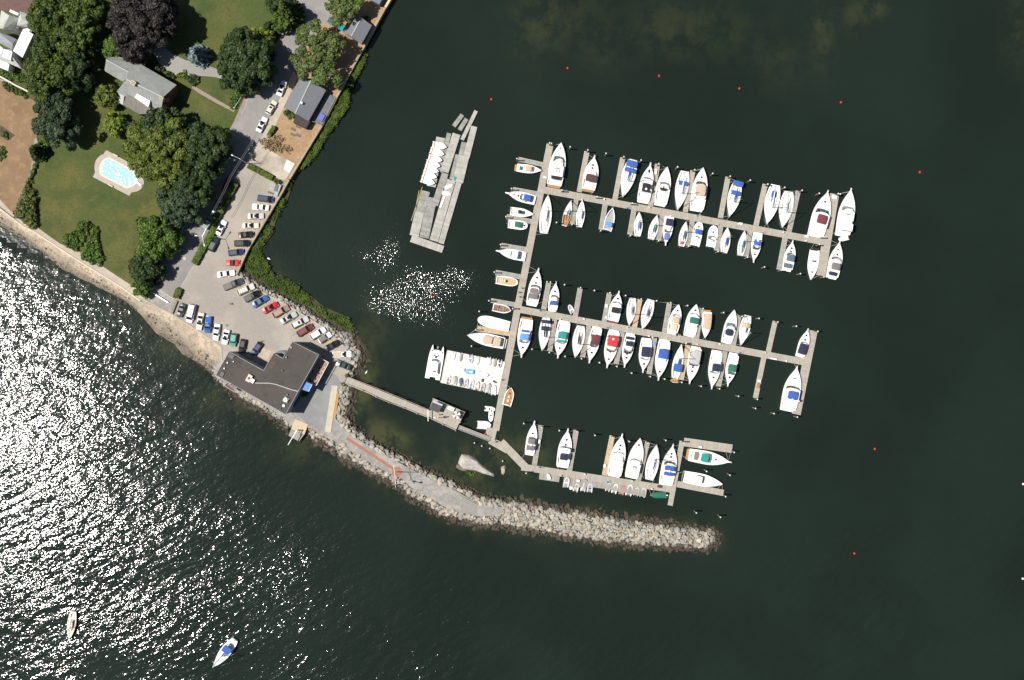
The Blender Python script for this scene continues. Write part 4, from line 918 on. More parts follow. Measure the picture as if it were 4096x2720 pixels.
rockm=rockmat()
def rockverts(r,seed,flat=.7):
    rr=random.Random(seed); bm=bmesh.new(); ex=rr.uniform(.8,1.3)
    for _ in range(15):
        v=Vector((rr.gauss(0,1),rr.gauss(0,1),rr.gauss(0,1))).normalized(); bm.verts.new((v.x*r*ex,v.y*r/ex,v.z*r*flat))
    res=bmesh.ops.convex_hull(bm,input=bm.verts[:]); 
    bmesh.ops.delete(bm,geom=[g for g in res['geom_interior'] if isinstance(g,bmesh.types.BMVert)],context='VERTS')
    bmesh.ops.recalc_face_normals(bm,faces=bm.faces[:])
    vs=[tuple(v.co) for v in bm.verts]; 
    for i,v in enumerate(bm.verts): v.index=i
    fs=[tuple(v.index for v in f.verts) for f in bm.faces]; bm.free(); return vs,fs
RV=[rockverts(1,i) for i in range(24)]
RM=[]
for vs,fs in RV:
    mb=MB(); mb.add(vs,fs); RM.append(mesh(mb,rockm,'boulder'))
# riprap regions: (name,label, outer pts, inner pts) as band polygons in photo px, waterline first
inner_path=[(p[0],p[1]) for p in gravN]+[(1380,1716)]
outN=[(2027,1983),(1931,1963),(1836,1924),(1760,1886),(1684,1848),(1607,1802),(1531,1768),(1478,1730),(1424,1688)]
outS=[(1159,1720),(1226,1749),(1302,1802),(1363,1844),(1440,1883),(1501,1913),(1569,1955),(1646,2004),(1722,2054),(1798,2088),(1912,2115),(2027,2126)]
bands={
 'arm':(outN[:1]+[(2080,1988),(2241,2021),(2402,2041),(2523,2061),(2684,2081),(2853,2105),(2889,2141),(2885,2182),(2825,2210),(2604,2200),(2402,2182),(2241,2157)]+outS[-1:], [(1989,2064),(2027,2031)]),
 'south':(outS,gravS), 'north':(outN,gravN),
 'bulge':([(1424,1688),(1420,1656),(1427,1555),(1430,1525)],[(1383,1716),(1342,1674),(1356,1589),(1373,1541)]),
 'nose':([(1432,1505),(1474,1440),(1464,1379),(1427,1324)],[(1392,1500),(1400,1460),(1407,1413),(1345,1340)]),
 'lot':([(1427,1324),(1359,1298),(1290,1262),(1212,1212),(1144,1182),(1076,1142),(1008,1098),(974,1070)],[(1342,1345),(1301,1309),(1161,1222),(1100,1190),(1008,1141),(960,1112),(948,1096)]),
 'club':([(840,1488),(852,1510),(905,1570),(980,1622),(1060,1665),(1110,1700),(1150,1735)],[(856,1470),(866,1505),(925,1540),(1000,1585),(1080,1632),(1142,1665),(1165,1698)]),
}
mound=MB(); RP=[]
def hz(x,y,out,inn,arm):
    d=dline(x,y,out)*S
    if arm: return -.5+min(2.9,.62*d)+0
    di=dline(x,y,inn)*S; return -.55+(ZL+.35)*d/(d+di+1e-6)
for nm,(out,inn) in bands.items():
    poly=out+list(reversed(inn)) if nm not in('arm',) else out+[(1989,2064),(2027,2031)]
    # if orientation of the two lines already opposes, keep order
    def area_ok(pl):
        # crude self-intersection test between connector segments
        return True
    if nm!='arm':
        d1=math.hypot(out[-1][0]-inn[0][0],out[-1][1]-inn[0][1]); d2=math.hypot(out[-1][0]-inn[-1][0],out[-1][1]-inn[-1][1])
        poly=out+(inn if d1<d2 else list(reversed(inn)))
    xs=[p[0] for p in poly]; ys=[p[1] for p in poly]; small=nm in('lot','club')
    st=11 if not small else 9.5; y=min(ys)-10
    row=0
    while y<max(ys)+10:
        x=min(xs)-10+(row%2)*st*.5
        while x<max(xs)+10:
            ax=x+random.uniform(-.3,.3)*st; ay=y+random.uniform(-.3,.3)*st
            if inpoly(ax,ay,poly) or dline(ax,ay,out)<7:
                zz_=hz(ax,ay,out,inn,nm=='arm') if inpoly(ax,ay,poly) else -.6
                r=random.choice((.36,.42,.48,.55,.62,.72,.92))*(1 if not small else .85)
                if nm=='north' and dline(ax,ay,out)<22 : r*=.6
                RP.append((ax,ay,zz_,r,nm))
            x+=st
        y+=st*.82; row+=1
    p=[P(a,b,-.3) for a,b in poly]; c=cen(p); 
# mound surface as a height grid under the stones
mb=MB(); G={}; 
step=8
allpoly=[]
for nm,(out,inn) in bands.items():
    d1=math.hypot(out[-1][0]-inn[0][0],out[-1][1]-inn[0][1]); d2=math.hypot(out[-1][0]-inn[-1][0],out[-1][1]-inn[-1][1])
    poly=out+(inn if d1<d2 else list(reversed(inn))) if nm!='arm' else out+[(1989,2064),(2027,2031)]
    x0=min(p[0] for p in poly)-24; x1=max(p[0] for p in poly)+24; y0=min(p[1] for p in poly)-24; y1=max(p[1] for p in poly)+24
    nx=int((x1-x0)/step)+1; ny=int((y1-y0)/step)+1; idx={}
    for j in range(ny+1):
        for i in range(nx+1):
            x,y=x0+i*step,y0+j*step; ins=inpoly(x,y,poly)
            if ins: z=hz(x,y,out,inn,nm=='arm')-.25
            elif min(dline(x,y,out),dline(x,y,inn))<14: z=-1.0 if dline(x,y,out)<dline(x,y,inn) else ZL-.3
            else: continue
            idx[(i,j)]=len(mb.v); mb.v.append(tuple(P(x,y,z)))
    for j in range(ny):
        for i in range(nx):
            q=[idx.get((i,j)),idx.get((i,j+1)),idx.get((i+1,j+1)),idx.get((i+1,j))]
            if None not in q: mb.f.append(tuple(q)); mb.mi.append(0)
o=obj('breakwater_mound',mb,mat('rubble_fill',(.10,.09,.075),.95,col2=(.2,.18,.15),var=.4,scale=1.5)); o['kind']='structure'
RP.sort(key=lambda a:-(a[3]+(.5 if a[2]>.6 else 0)))
stuff={}
for i,(x,y,z,r,nm) in enumerate(RP):
    p=P(x,y,z+r*.25); k=random.randrange(24); a=random.random()*6.28
    if i<300:
        o=bpy.data.objects.new('boulder',RM[k]); C.objects.link(o); o.location=p; o.rotation_euler=(random.uniform(-.4,.4),random.uniform(-.4,.4),a); s=r*1.03; o.scale=(s,s,s)
        tag(o,{'arm':'pale angular boulder on the stone arm of the breakwater','south':'pale boulder on the bay side of the gravel breakwater','north':'boulder on the sheltered side of the gravel breakwater','bulge':'boulder below the foot of the gangway pier','nose':'grey boulder on the rounded point beside the parked cars','lot':'cream boulder between the parking lot and the marsh grass','club':'rock at the foot of the flat roofed clubhouse'}[nm],'boulder','boulders of the breakwater and shore')
    else:
        m_=stuff.setdefault(0,MB()); ca,sa=math.cos(a),math.sin(a)
        m_.add([(p.x+r*(vx*ca-vy*sa),p.y+r*(vx*sa+vy*ca),p.z+r*vz) for vx,vy,vz in RV[k][0]],RV[k][1])
# gap filling small stones
m_=stuff[0]
for i in range(2600):
    x,y,z,r,nm=random.choice(RP); x+=random.uniform(-8,8); y+=random.uniform(-8,8); k=random.randrange(24); r=random.uniform(.16,.34); p=P(x,y,z+random.uniform(-.05,.3)); a=random.random()*6
    ca,sa=math.cos(a),math.sin(a); m_.add([(p.x+r*(vx*ca-vy*sa),p.y+r*(vx*sa+vy*ca),p.z+r*vz) for vx,vy,vz in RV[k][0]],RV[k][1])
for i in range(900): # beach cobbles and dark shore stones
    t=random.random()*(len(wl)-1.001); j=int(t); u=t-j; a=Vector(wl[j])*(1-u)+Vector(wl[j+1])*u; b=Vector(up[j])*(1-u)+Vector(up[j+1])*u; q=random.random()**1.3; c=a*(1-q)+b*q
    r=random.choice((.12,.15,.2,.25)) if random.random()>.04 else .5; k=random.randrange(24); p=P(c[0],c[1],(ZL-.3)*q**1.2+.02); m_.add([(p.x+r*vx,p.y+r*vy,p.z+r*vz*.6) for vx,vy,vz in RV[k][0]],RV[k][1])
o=obj('riprap',m_,rockm); tag(o,'countless smaller boulders and stones heaped along the breakwater and shore','rocks',kind='stuff')
# islet rocks
def islet(label,tpts,h,m,name='rock_islet'):
    p=WL('N',tpts,0); c=cen(p); c.z=0; n=len(p); mb=MB(); prev=None; rings=[(1.08,-.6),(1.0,.1),(.88,h*.55),(.66,h*.9),(.34,h),(0.02,h*1.02)]
    for s,z in rings:
        ring=[((q.x-c.x)*s+random.uniform(-.12,.12),(q.y-c.y)*s+random.uniform(-.12,.12),z+random.uniform(-.12,.12)*h*.5) for q in p]; o=len(mb.v); mb.v+=ring
        if prev is not None:
            for i in range(n): mb.f.append((prev+i,prev+(i+1)%n,o+(i+1)%n,o+i)); mb.mi.append(0)
        prev=o
    mb.f.append(tuple(prev+i for i in range(n))); mb.mi.append(0)
    a=sum((p[i]-c).x*(p[(i+1)%n]-c).y-(p[(i+1)%n]-c).x*(p[i]-c).y for i in range(n))
    if a<0: mb.f=[f[::-1] for f in mb.f]
    return tag(obj(name,mb,m,loc=c),label,'rock')
im=mat('islet_granite',(.36,.33,.29),.85,col2=(.50,.47,.42),var=.35,scale=.5,bump=.1)
islet('large smooth pale rock islet in the sheltered water by the angled dock',[(1830,440),(1900,445),(2000,500),(2060,560),(2160,640),(2165,672),(2080,650),(1980,615),(1900,602),(1830,590),(1795,530),(1805,480)],1.3,im)
islet('low brown rock ledge on the lower left edge of the large pale islet',[(1780,540),(1830,560),(1890,600),(1860,615),(1800,600),(1765,570)],.5,mat('ledge_rock',(.17,.135,.10),.9,var=.3,scale=1))
islet('small pale rock standing alone right of the large islet',[(2245,565),(2275,558),(2290,590),(2288,635),(2265,655),(2243,640),(2240,600)],.9,mat('pale_rock',(.40,.33,.23),.85,var=.2,scale=1))
shrubmass('grass_tuft','bright green tuft of marsh plants on the lower edge of the large islet',WL('N',[(1865,600),(1920,605),(1985,620),(1975,660),(1920,668),(1875,645)],.3),.7,L_shr,'plant',z0=.2,spacing=.6,leaf=.3,core=False)
# ---------------------------------------------------------------- marsh grass
def marsh():
    outer=[(1470,205),(1460,260),(1430,310),(1405,350),(1400,390),(1395,430),(1365,470),(1340,507),(1300,561),(1256,636),(1191,693),(1172,735),(1151,798),(1103,883),(1090,937),(1042,1000),(1076,1056),(1100,1103),(1127,1100),(1178,1130),(1246,1185),(1300,1229),(1396,1270),(1428,1322)]
    inner=[(1459,190),(1400,290),(1364,362),(1290,503),(1235,595),(1190,668),(1158,722),(1122,785),(1055,892),(990,1004),(975,1045),(974,1069),(1008,1103),(1076,1149),(1144,1188),(1212,1219),(1300,1273),(1359,1306),(1410,1331)]
    poly=outer+inner[::-1]; mb=MB(); base=MB(); pts=[P(x,y,.35) for x,y in poly]
    base.poly(pts,-.6); o=obj('marsh_bank',base,mat('marsh_mud',(.045,.052,.018),.95,var=.4,scale=1.0)); o['kind']='structure'
    x0,x1=960,1480; y0,y1=190,1335; n=0; k=0
    while n<2600 and k<300000:
        k+=1; x=random.uniform(x0,x1); y=random.uniform(y0,y1)
        if y<680: x=1459-(y-190)*.58+random.uniform(-40,70)
        if not inpoly(x,y,poly) or dline(x,y,inner)<9 or dline(x,y,outer)<7+5*noise.noise(Vector((x*.06,y*.06,2))) or noise.noise(Vector((x*.03,y*.03,8)))<-.32: continue
        if 675<y<730 and x>1150: continue
        p=P(x,y,.35); big=noise.noise(Vector((x*.05,y*.05,0))); H_=random.uniform(.45,1.2)*(1+.7*big); th0=-.4+noise.noise(Vector((x*.012,y*.012,5)))*1.6; n+=1
        for j in range(11):
            rx,ry=random.gauss(0,.28),random.gauss(0,.28); h=H_*random.uniform(.7,1.1); th=th0+random.gauss(0,.6); lean=random.uniform(.25,.7)*h; dx,dy=math.cos(th)*lean,math.sin(th)*lean; w=random.uniform(.05,.12); nx,ny=-math.sin(th)*w,math.cos(th)*w
            o=len(mb.v); ax,ay=p.x+rx,p.y+ry; mb.v+=[(ax-nx,ay-ny,p.z),(ax+nx,ay+ny,p.z),(ax+dx*.5+nx,ay+dy*.5+ny,p.z+h*.75),(ax+dx*.5-nx,ay+dy*.5-ny,p.z+h*.75),(ax+dx,ay+dy,p.z+h)]
            mb.f+=[(o,o+1,o+2,o+3),(o+3,o+2,o+4)]; mb.mi+=[0,0]
    o=obj('marsh_grass',mb,leafmat('marsh_grass_blade',(.04,.075,.012),(.15,.215,.05))); tag(o,'dense green marsh grass growing between the sea wall and the water','grass',kind='stuff')
marsh()
# ================================================================= BUILDINGS
shing=layered('grey_shingles',[((.26,.27,.255),),((.21,.22,.21),.5,.5,.1,.8),((.33,.34,.32),1.6,.58,.06,.6),((.12,.12,.115),3.2,.7,.03,.5)],.9)
shing2=mat('slate_shingles',(.155,.165,.18),.9,var=.14,scale=3); shw=mat('pale_shingles',(.42,.43,.39),.85,var=.12,scale=1.5); shd=mat('dark_porch_roof',(.05,.04,.036),.9,var=.15)
brick=mat('red_brick_wall',(.14,.05,.035),.9,var=.2,scale=2); clap=mat('grey_clapboard',(.22,.24,.24),.8,var=.1); clapw=mat('white_clapboard',(.6,.6,.56),.8,var=.06)
def bpos(pts): c=cen(pts); return (c.x,c.y,ZL)
def box_on(root,name,c,dx,dy,z0,z1,rz,m):
    mb=MB(); mb.box(-dx/2,dx/2,-dy/2,dy/2,0,z1-z0); o=root.location if root else Vector((0,0,0)); return obj(name,mb,m,root,loc=(c.x-o.x,c.y-o.y,z0-o.z),rz=rz)
# big shingled house
ze,zr=ZL+5.6,ZL+8.6
E=WL('A',[(1420,675),(2085,1003),(1898,1350),(1340,990)],ze); 
r=thing('brick_house','brick house with a long grey shingled roof, two chimneys and a white dormer','house',bpos(E))
e=WL('A',[(1560,700),(2085,1003),(1897,1350),(1375,1085)],ze); rd=WL('A',[(1490,935),(1925,1148)],zr)
gable(r,e,rd,ze,zr,ZL,shing,brick)
ins=e; wall_windows(r,(WL('A',[(1880,1330)],ze)[0].x,WL('A',[(1880,1330)],ze)[0].y),(W('A',2050,1005,ze).x,W('A',2050,1005,ze).y),ZL+3.6,3,1.0,1.5)
wall_windows(r,(W('A',1880,1330,ze).x,W('A',1880,1330,ze).y),(W('A',2050,1005,ze).x,W('A',2050,1005,ze).y),ZL+.9,3,1.0,1.5)
e=WL('A',[(1300,640),(1640,745),(1480,960),(1233,832)],ze-.6); rd=WL('A',[(1250,703),(1560,872)],zr-1.1); e=WL('A',[(1292,640),(1600,725),(1450,965),(1232,835)],ze-.5)
gable(r,e,rd,ze-.5,zr-1.3,ZL,shing,brick)
# rear flat deck roof, dormer, chimneys
c=W('A',1665,1225,ZL+5); az=math.atan2(-(1268-1085)*1.0,(1860-1510)*1.0)
dk=WL('A',[(1510,1085),(1862,1268),(1852,1350),(1640,1345),(1450,1240)],ZL+6.2); mb=MB(); mb.poly(dk,ZL+.05); obj('flat_roof',mb,planks('roof_deck_boards',(.21,.19,.165),(.12,.11,.10),scale=1.2),r,loc=cen(dk),world=True)
dm=WL('A',[(1620,1105),(1772,1190),(1750,1262),(1588,1150)],ZL+7.6); mb=MB(); mb.poly(dm,ZL+6.25); obj('dormer',mb,mat('white_membrane',(.78,.78,.76),.5),r,loc=cen(dm),world=True)
dm=WL('A',[(1400,1085),(1470,950),(1478,1060),(1450,1240),(1390,1200)],ZL+4.3); mb=MB(); mb.poly(dm,ZL); obj('side_porch',mb,shw,r,loc=cen(dm),world=True)
for (x,y,pots,s) in ((1570,978,6,1.35),(1902,1160,3,1.15)):
    c=W('A',x,y,zr+1.0); ch=box_on(r,'chimney',c,s,s*.85,zr-1,zr+1.0,az,mat('cream_chimney',(.52,.44,.28),.8)); 
    mb=MB()
    for i in range(3):
        for j in range(2): mb.box(-s*.38+i*s*.27,-s*.38+i*s*.27+s*.18,-s*.3+j*s*.34,-s*.3+j*s*.34+s*.22,2.0,2.03)
    obj('flue',mb,dark,ch)
c=W('A',1700,1080,ZL+7); mb=MB(); mb.box(-.35,.35,-.3,.3,0,.5); obj('roof_vent',mb,dark,r,loc=(c.x-r.location.x,c.y-r.location.y,ZL+7-ZL),rz=az)
# hipped pale house at the left edge
r=thing('hip_roofed_house','pale house with many hipped roofs, sunlit ones painted white, at the left edge','house',bpos(WL('A',[(100,450)],ZL)))
def hip(root,quad,peak,ze,zp,m,name='roof',walls=clapw):
    o=root.location; q=[v-o for v in WL('A',quad,ze)]; pk=[v-o for v in WL('A',peak,zp)]; mb=MB(); n=len(q); 
    if len(pk)==1: fs=[(i,(i+1)%n,n) for i in range(n)]
    else: fs=[(0,1,n+1,n),(1,2,n+1),(2,3,n,n+1),(3,0,n)]
    mb.add(q+pk,[f[::-1] for f in fs]); f=obj(name,mb,m,root); 
    w=MB(); w.frus([(v.x*.97+.03*q[0].x,v.y*.97+.03*q[0].y) for v in reversed(q)],[(v.x*.97+.03*q[0].x,v.y*.97+.03*q[0].y) for v in reversed(q)],0,ze-ZL-.02); obj('wall',w,walls,root); return f
hip(r,[(235,135),(400,195),(370,330),(200,300)],[(255,230),(350,270)],ZL+6.0,ZL+7.8,shw)
hip(r,[(15,120),(235,215),(130,360),(-20,330)],[(110,185),(25,350)],ZL+6,ZL+8,shw)
hip(r,[(-60,330),(190,460),(145,585),(-60,480)],[(-30,370),(150,520)],ZL+6.6,ZL+8.0,mat('grey_slate',(.27,.28,.29),.8,var=.08))
hip(r,[(-80,520),(140,590),(250,805),(-80,680)],[(-40,600),(160,690)],ZL+5,ZL+6.6,shw)
wr=mat('sunlit_roof_white',(.68,.69,.67),.6,var=.05)  # sunlight on light grey roof slopes, painted in as white
for q,z1 in (([(270,345),(325,333),(405,380),(265,680),(155,600)],ZL+7.2),([(120,110),(220,155),(205,180),(110,140)],ZL+6.8),([(45,575),(145,610),(125,715),(20,670)],ZL+7.0),([(0,690),(110,760),(95,835),(-40,780)],ZL+4.0),([(0,540),(40,580),(15,640),(-40,620)],ZL+6.9)):
    p=WL('A',q,z1); mb=MB(); mb.poly(p,ZL); obj('flat_roof',mb,wr,r,loc=cen(p),world=True)
for x,y in ((205,325),(360,370)): c=W('A',x,y,ZL+8.6); box_on(r,'chimney',c,.7,.6,ZL+6.9,ZL+8.6,-.5,dark)
# harbour cottage
ze,zr=ZL+3.4,ZL+5.0
e=WL('B',[(1200,890),(985,1265),(1280,1430),(1487,1065)],ze); rd=WL('B',[(1312,942),(1125,1335)],zr)
r=thing('waterfront_cottage','cottage with a blue grey gable roof between the road and marsh grass','house',bpos(e))
gable(r,[e[0],e[1],e[2],e[3]],[rd[0],rd[1]],ze,zr,ZL,shing2,clap)
c=W('B',1196,1212,zr+.7); ch=box_on(r,'chimney',c,.7,.6,zr-.6,zr+.7,-.5,mat('metal_flue',(.6,.6,.58),.4))
p=WL('B',[(1135,1345),(1300,1430),(1252,1515),(1098,1442)],ZL+2.6); mb=MB(); mb.poly(p,ZL); obj('porch_roof',mb,shd,r,loc=cen(p),world=True)
p=WL('B',[(1492,1095),(1605,1150),(1435,1478),(1325,1430)],ZL+.9); mb=MB(); mb.poly(p,ZL-1.5); obj('deck',mb,mat('deck_boards',(.13,.14,.14),.85,var=.2),r,loc=cen(p),world=True)
mb=MB(); o=r.location; q=[v-o for v in WL('B',[(1605,1150),(1435,1478),(1325,1430)],ZL+1.9)]
for i in range(2):
    mb.bar(q[i],q[i+1],.07)
    for k in range(9): t=k/8; v=q[i].lerp(q[i+1],t); mb.bar(v,v-Vector((0,0,1)),.05)
obj('railing',mb,mat('rail_grey',(.3,.33,.33),.7),r)
c=W('B',1435,1385,ZL+1.2); o=box_on(None,'blue_table',c,1.5,1.9,ZL+.905,ZL+1.65,-.5,CV['violet']); tag(o,'blue covered table on the waterfront cottage deck','table')
# garage
ze,zr=ZL+3.0,ZL+4.4
e=WL('B',[(1790,165),(1675,375),(1905,522),(2030,300)],ze); rd=WL('B',[(1905,208),(1785,430)],zr)
r=thing('garage','small garage with a blue grey gable roof beside the teal pickup','garage',bpos(e)); gable(r,e,rd,ze,zr,ZL,shing2,clap)
e=WL('B',[(2010,-40),(2180,-60),(2115,52),(2020,0)],ZL+2.8); r=thing('shed','dark shed roof corner at the top edge above the shore wall','shed',bpos(e)); mb=MB(); mb.poly(e,ZL); obj('roof',mb,shing2,r,loc=cen(e),world=True)
# clubhouse
zr=ZL+7.4
roof=[(345,462),(752,686),(872,480),(978,542),(1092,345),(1402,500),(1160,930),(1010,1202),(190,738)]
rp=WL('F',roof,zr); cr=bpos(rp); r=thing('clubhouse','large flat roofed clubhouse with dark brown roof above the stone shore','building',cr)
roofmat=layered('tar_roof',[((.062,.054,.048),),((.08,.069,.06),.12,.5,.1,.8),((.09,.075,.06),.35,.63,.05,.6),((.05,.043,.04),.6,.6,.05,.7),((.08,.072,.064),2.5,.62,.05,.3)],.9)
ro=MB(); ro.poly(rp,zr-.35); rf=obj('roof',ro,roofmat,r,loc=cr,world=True)
shr=[]; cc=cen(rp)
for i,v in enumerate(rp): shr.append(Vector((v.x+(cc.x-v.x)*.003,v.y+(cc.y-v.y)*.003,zr-.34)))
wm=MB(); wm.poly([Vector((v.x,v.y,zr-.36)) for v in shr],ZL-.3); obj('wall',wm,mat('blue_grey_siding',(.21,.26,.31),.8,var=.08),r,loc=cr,world=True)
# parapet trim
mb=MB(); tr=mat('parapet_metal',(.16,.17,.17),.5)
for i in range(len(rp)):
    a=rp[i]-Vector(cr); b=rp[(i+1)%len(rp)]-Vector(cr); mb.bar(a+Vector((0,0,.1)),b+Vector((0,0,.1)),.16,.16)
obj('parapet',mb,tr,r)
v=rp[1]; wall_windows(r,(rp[1].x,rp[1].y),(rp[0].x,rp[0].y),ZL+4.6,11,1.1,1.3,frame=mat('light_trim',(.45,.47,.48),.7),u0=.12,u1=.95)
wall_windows(r,(rp[5].x,rp[5].y),(rp[4].x,rp[4].y),ZL+4.4,7,1.3,1.2,frame=MATS['light_trim'])
wall_windows(r,(rp[6].x,rp[6].y),(rp[5].x,rp[5].y),ZL+4.2,6,1.3,1.6,frame=MATS['light_trim'])
# entry bay
p=WL('F',[(895,470),(935,448),(1010,460),(975,540),(872,482)],ZL+4.5); mb=MB(); mb.poly(p,ZL); obj('entry_bay',mb,mat('bay_roof',(.13,.145,.155),.7),r,loc=cr,world=True)
# roof seams
mb=MB(); d1=(rp[0]-rp[1]).normalized()
def roofbox(name,x,y,dx,dy,h,m,rz=-.52,cone=False):
    c=W('F',x,y,zr+h/2); q=MB()
    if cone: q.cone((0,0),dx*.6,dx*.6,0,h*.5,12); q.cone((0,0),dx,dx*.7,h*.5,h,12)
    else: q.box(-dx/2,dx/2,-dy/2,dy/2,0,h)
    return obj(name,q,m,r,loc=(c.x-cr[0],c.y-cr[1],zr-cr[2]),rz=rz)
sm=MB(); cxy=[(v.x-cr[0],v.y-cr[1]) for v in rp]; du=(rp[8]-rp[0]); du.z=0; du.normalize(); dv=Vector((-du.y,du.x,0))
for k in range(-34,35):
    run=None; 
    for q in range(-400,401):
        pt=du*(q*.1)+dv*(k*1.02+.13*math.sin(k*3)); ins_=inpoly(pt.x,pt.y,cxy)
        if ins_ and run is None: run=pt
        if (not ins_ or q==400) and run is not None: sm.bar(run+du*.2+Vector((0,0,zr-.335-ZL)),pt-du*.3+Vector((0,0,zr-.335-ZL)),.09,.03); run=None
obj('roof_seam',sm,mat('seam_bitumen',(.038,.033,.03),.8),r)
wv=mat('galvanised_vent',(.66,.66,.62),.4)
for x,y,s in ((325,592,.3),(287,660,.3),(395,580,.22),(1018,530,.35),(990,1100,.5),(948,1138,.2),(970,684,.2),(1030,970,.25)): roofbox('roof_vent',x,y,s,s,.6,wv if s>.2 and s!=.25 and s!=.35 else tr,cone=True)
ac=roofbox('air_handler',582,775,1.3,2.1,1.0,mat('ac_beige',(.52,.47,.37),.6)); roofbox('air_handler',618,805,1.2,1.2,.8,mat('ac_white',(.68,.68,.64),.5)); q=MB(); q.cone((0,0),.38,.38,1.0,1.03,14); obj('fan_grille',q,dark,ac)
roofbox('roof_hatch',1015,1030,1.5,1.5,.5,mat('curb_grey',(.3,.3,.28),.7)); q=roofbox('exhaust_hood',1015,1032,.75,.75,1.0,wv,cone=True)
roofbox('roof_hatch',262,728,1.0,1.3,.35,dark); roofbox('roof_hatch',368,515,1.6,1.2,.3,dark); roofbox('roof_vent',1075,412,.6,.6,.4,tr)
mb=MB(); pts=[v-Vector(cr) for v in WL('F',[(635,832),(720,834),(820,834),(900,850),(1000,885),(1080,912),(1158,930)],zr+.08)]; mb.tube(pts,.09,5); obj('roof_conduit',mb,wv,r)
mb=MB(); pa=mat('tar_patch',(.045,.04,.038),.8)
for (x,y,w,h,q) in ((430,550,3.4,1.5,-.52),(420,500,2,1,-.3),(850,620,2.4,1.2,1.0)):
    roofbox('roof_patch',x,y,w,h,.02,pa if q<0 else mat('rust_stain_patch',(.10,.065,.045),.9),rz=q)
# patio deck
zd=ZL+3.3; p=WL('F',[(1398,520),(1525,590),(1378,860),(1240,790)],zd); pdk=thing('patio_deck','raised brown patio deck with white railing beside the clubhouse','deck',bpos(p)); o=pdk.location
mb=MB(); mb.poly(p,zd-.25); obj('deck_floor',mb,mat('patio_boards',(.30,.20,.15),.8,var=.12,scale=2),pdk,loc=o,world=True)
mb=MB(); rr=[v-o+Vector((0,0,1.05)) for v in (p[0],p[1],p[2],p[3])]
for i in range(3):
    mb.bar(rr[i],rr[i+1],.16,.08)
    for k in range(int((rr[i+1]-rr[i]).length/.5)+1): v=rr[i].lerp(rr[i+1],k/int((rr[i+1]-rr[i]).length/.5)); mb.bar(v,v-Vector((0,0,1.0)),.05)
obj('railing',mb,mat('railing_white',(.7,.62,.5),.6),pdk)
for i in range(4):
    v=p[i]-o; mb=MB(); mb.bar((v.x*.95,v.y*.95,zd-ZL-.2),(v.x*.95,v.y*.95,0),.25); obj('post',mb,pilew,pdk)
def round_table(x,y,z,lab,group,um=None,tile='F'):
    c=W(tile,x,y,z+.75); t=thing('patio_table',lab,'table',(c.x,c.y,z),0,group); mb=MB(); mb.cone((0,0),.75,.75,.7,.76,16); obj('tabletop',mb,mat('table_grey',(.2,.2,.2),.6),t); mb=MB(); mb.cone((0,0),.3,.05,0,.1); mb.cone((0,0),.04,.04,0,.7); obj('pedestal',mb,dark,t)
    return t
round_table(1368,665,zd,'round patio table on the clubhouse deck nearer the parking lot',None); round_table(1325,752,zd,'round patio table on the clubhouse deck nearer the blue awning',None)
for q,(x,y) in enumerate([(1415,650),(1350,610),(1330,690),(1385,715),(1280,745),(1345,790),(1370,830),(1300,810)]):
    c=W('F',x,y,zd+.5); t=thing('patio_chair','dark chair drawn up to the patio tables on the clubhouse deck','chair',(c.x,c.y,zd),q*.8,'chairs on the clubhouse deck'); mb=MB(); mb.box(-.22,.22,-.22,.22,.4,.46); obj('seat',mb,dark,t); mb=MB(); mb.box(-.24,-.2,-.22,.22,.46,.9); obj('backrest',mb,dark,t)
    mb=MB(); [mb.bar((a,b,0),(a,b,.4),.03) for a in(-.18,.18) for b in (-.18,.18)]; obj('frame',mb,dark,t)
ptb=mat('terracotta',(.45,.20,.10),.8)
rr=[W('F',1524,590,zd),W('F',1378,860,zd)]
for q in range(11):
    v=rr[0].lerp(rr[1],(q+.5)/11); t=thing('flower_pot','small terracotta flower pot along the white patio railing','flower pot',(v.x-.35,v.y+.15,zd),0,'flower pots along the patio railing'); mb=MB(); mb.cone((0,0),.13,.18,0,.28); obj('pot',mb,ptb,t); mb=MB(); mb.dome((0,0),.17,.15,.27,7,3); obj('flowers',mb,mat('petals_%d'%(q%2),((.6,.55,.45),(.45,.12,.08))[q%2],.8),t)
p=WL('F',[(1232,812),(1320,852),(1278,935),(1188,900)],ZL+6.5); t=thing('blue_awning','bright blue awning over the clubhouse side entrance','awning',bpos(p)); o=t.location
mb=MB(); q=[v-o for v in p]; q[1].z-=.5; q[2].z-=.5; mb.add(q+[q[1]-Vector((0,0,.35)),q[2]-Vector((0,0,.35))],[(3,2,1,0),(1,2,5,4)]); obj('canopy',mb,CV['sky'],t); mb=MB()
for v in (q[1],q[2]): mb.bar(v,(v.x,v.y,0),.06)
mb.bar(q[0],q[1],.06); mb.bar(q[2],q[3],.06); mb.bar(q[1],q[2],.06); obj('frame',mb,alu,t)
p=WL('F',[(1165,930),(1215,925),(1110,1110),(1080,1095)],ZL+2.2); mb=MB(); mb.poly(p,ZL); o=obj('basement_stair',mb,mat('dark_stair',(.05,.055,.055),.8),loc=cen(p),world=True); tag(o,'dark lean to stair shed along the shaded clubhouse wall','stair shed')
p=WL('F',[(1235,1170),(1185,1170),(1070,1120),(1035,1175),(1110,1155)],0)
# seaward balcony of the clubhouse
p=WL('F',[(318,828),(440,885),(408,935),(292,858)],ZL+2.4); mb=MB(); mb.poly(p,ZL+2.2); obj('balcony',mb,mat('balcony_boards',(.2,.15,.13),.8),r,loc=cr,world=True)
mb=MB(); q=[v-Vector(cr)+Vector((0,0,.9)) for v in p]; 
for a,b_ in ((0,3),(3,2),(2,1)): mb.bar(q[a],q[b_],.14)
obj('railing',mb,mat('rail_weathered',(.36,.35,.31),.8),r)
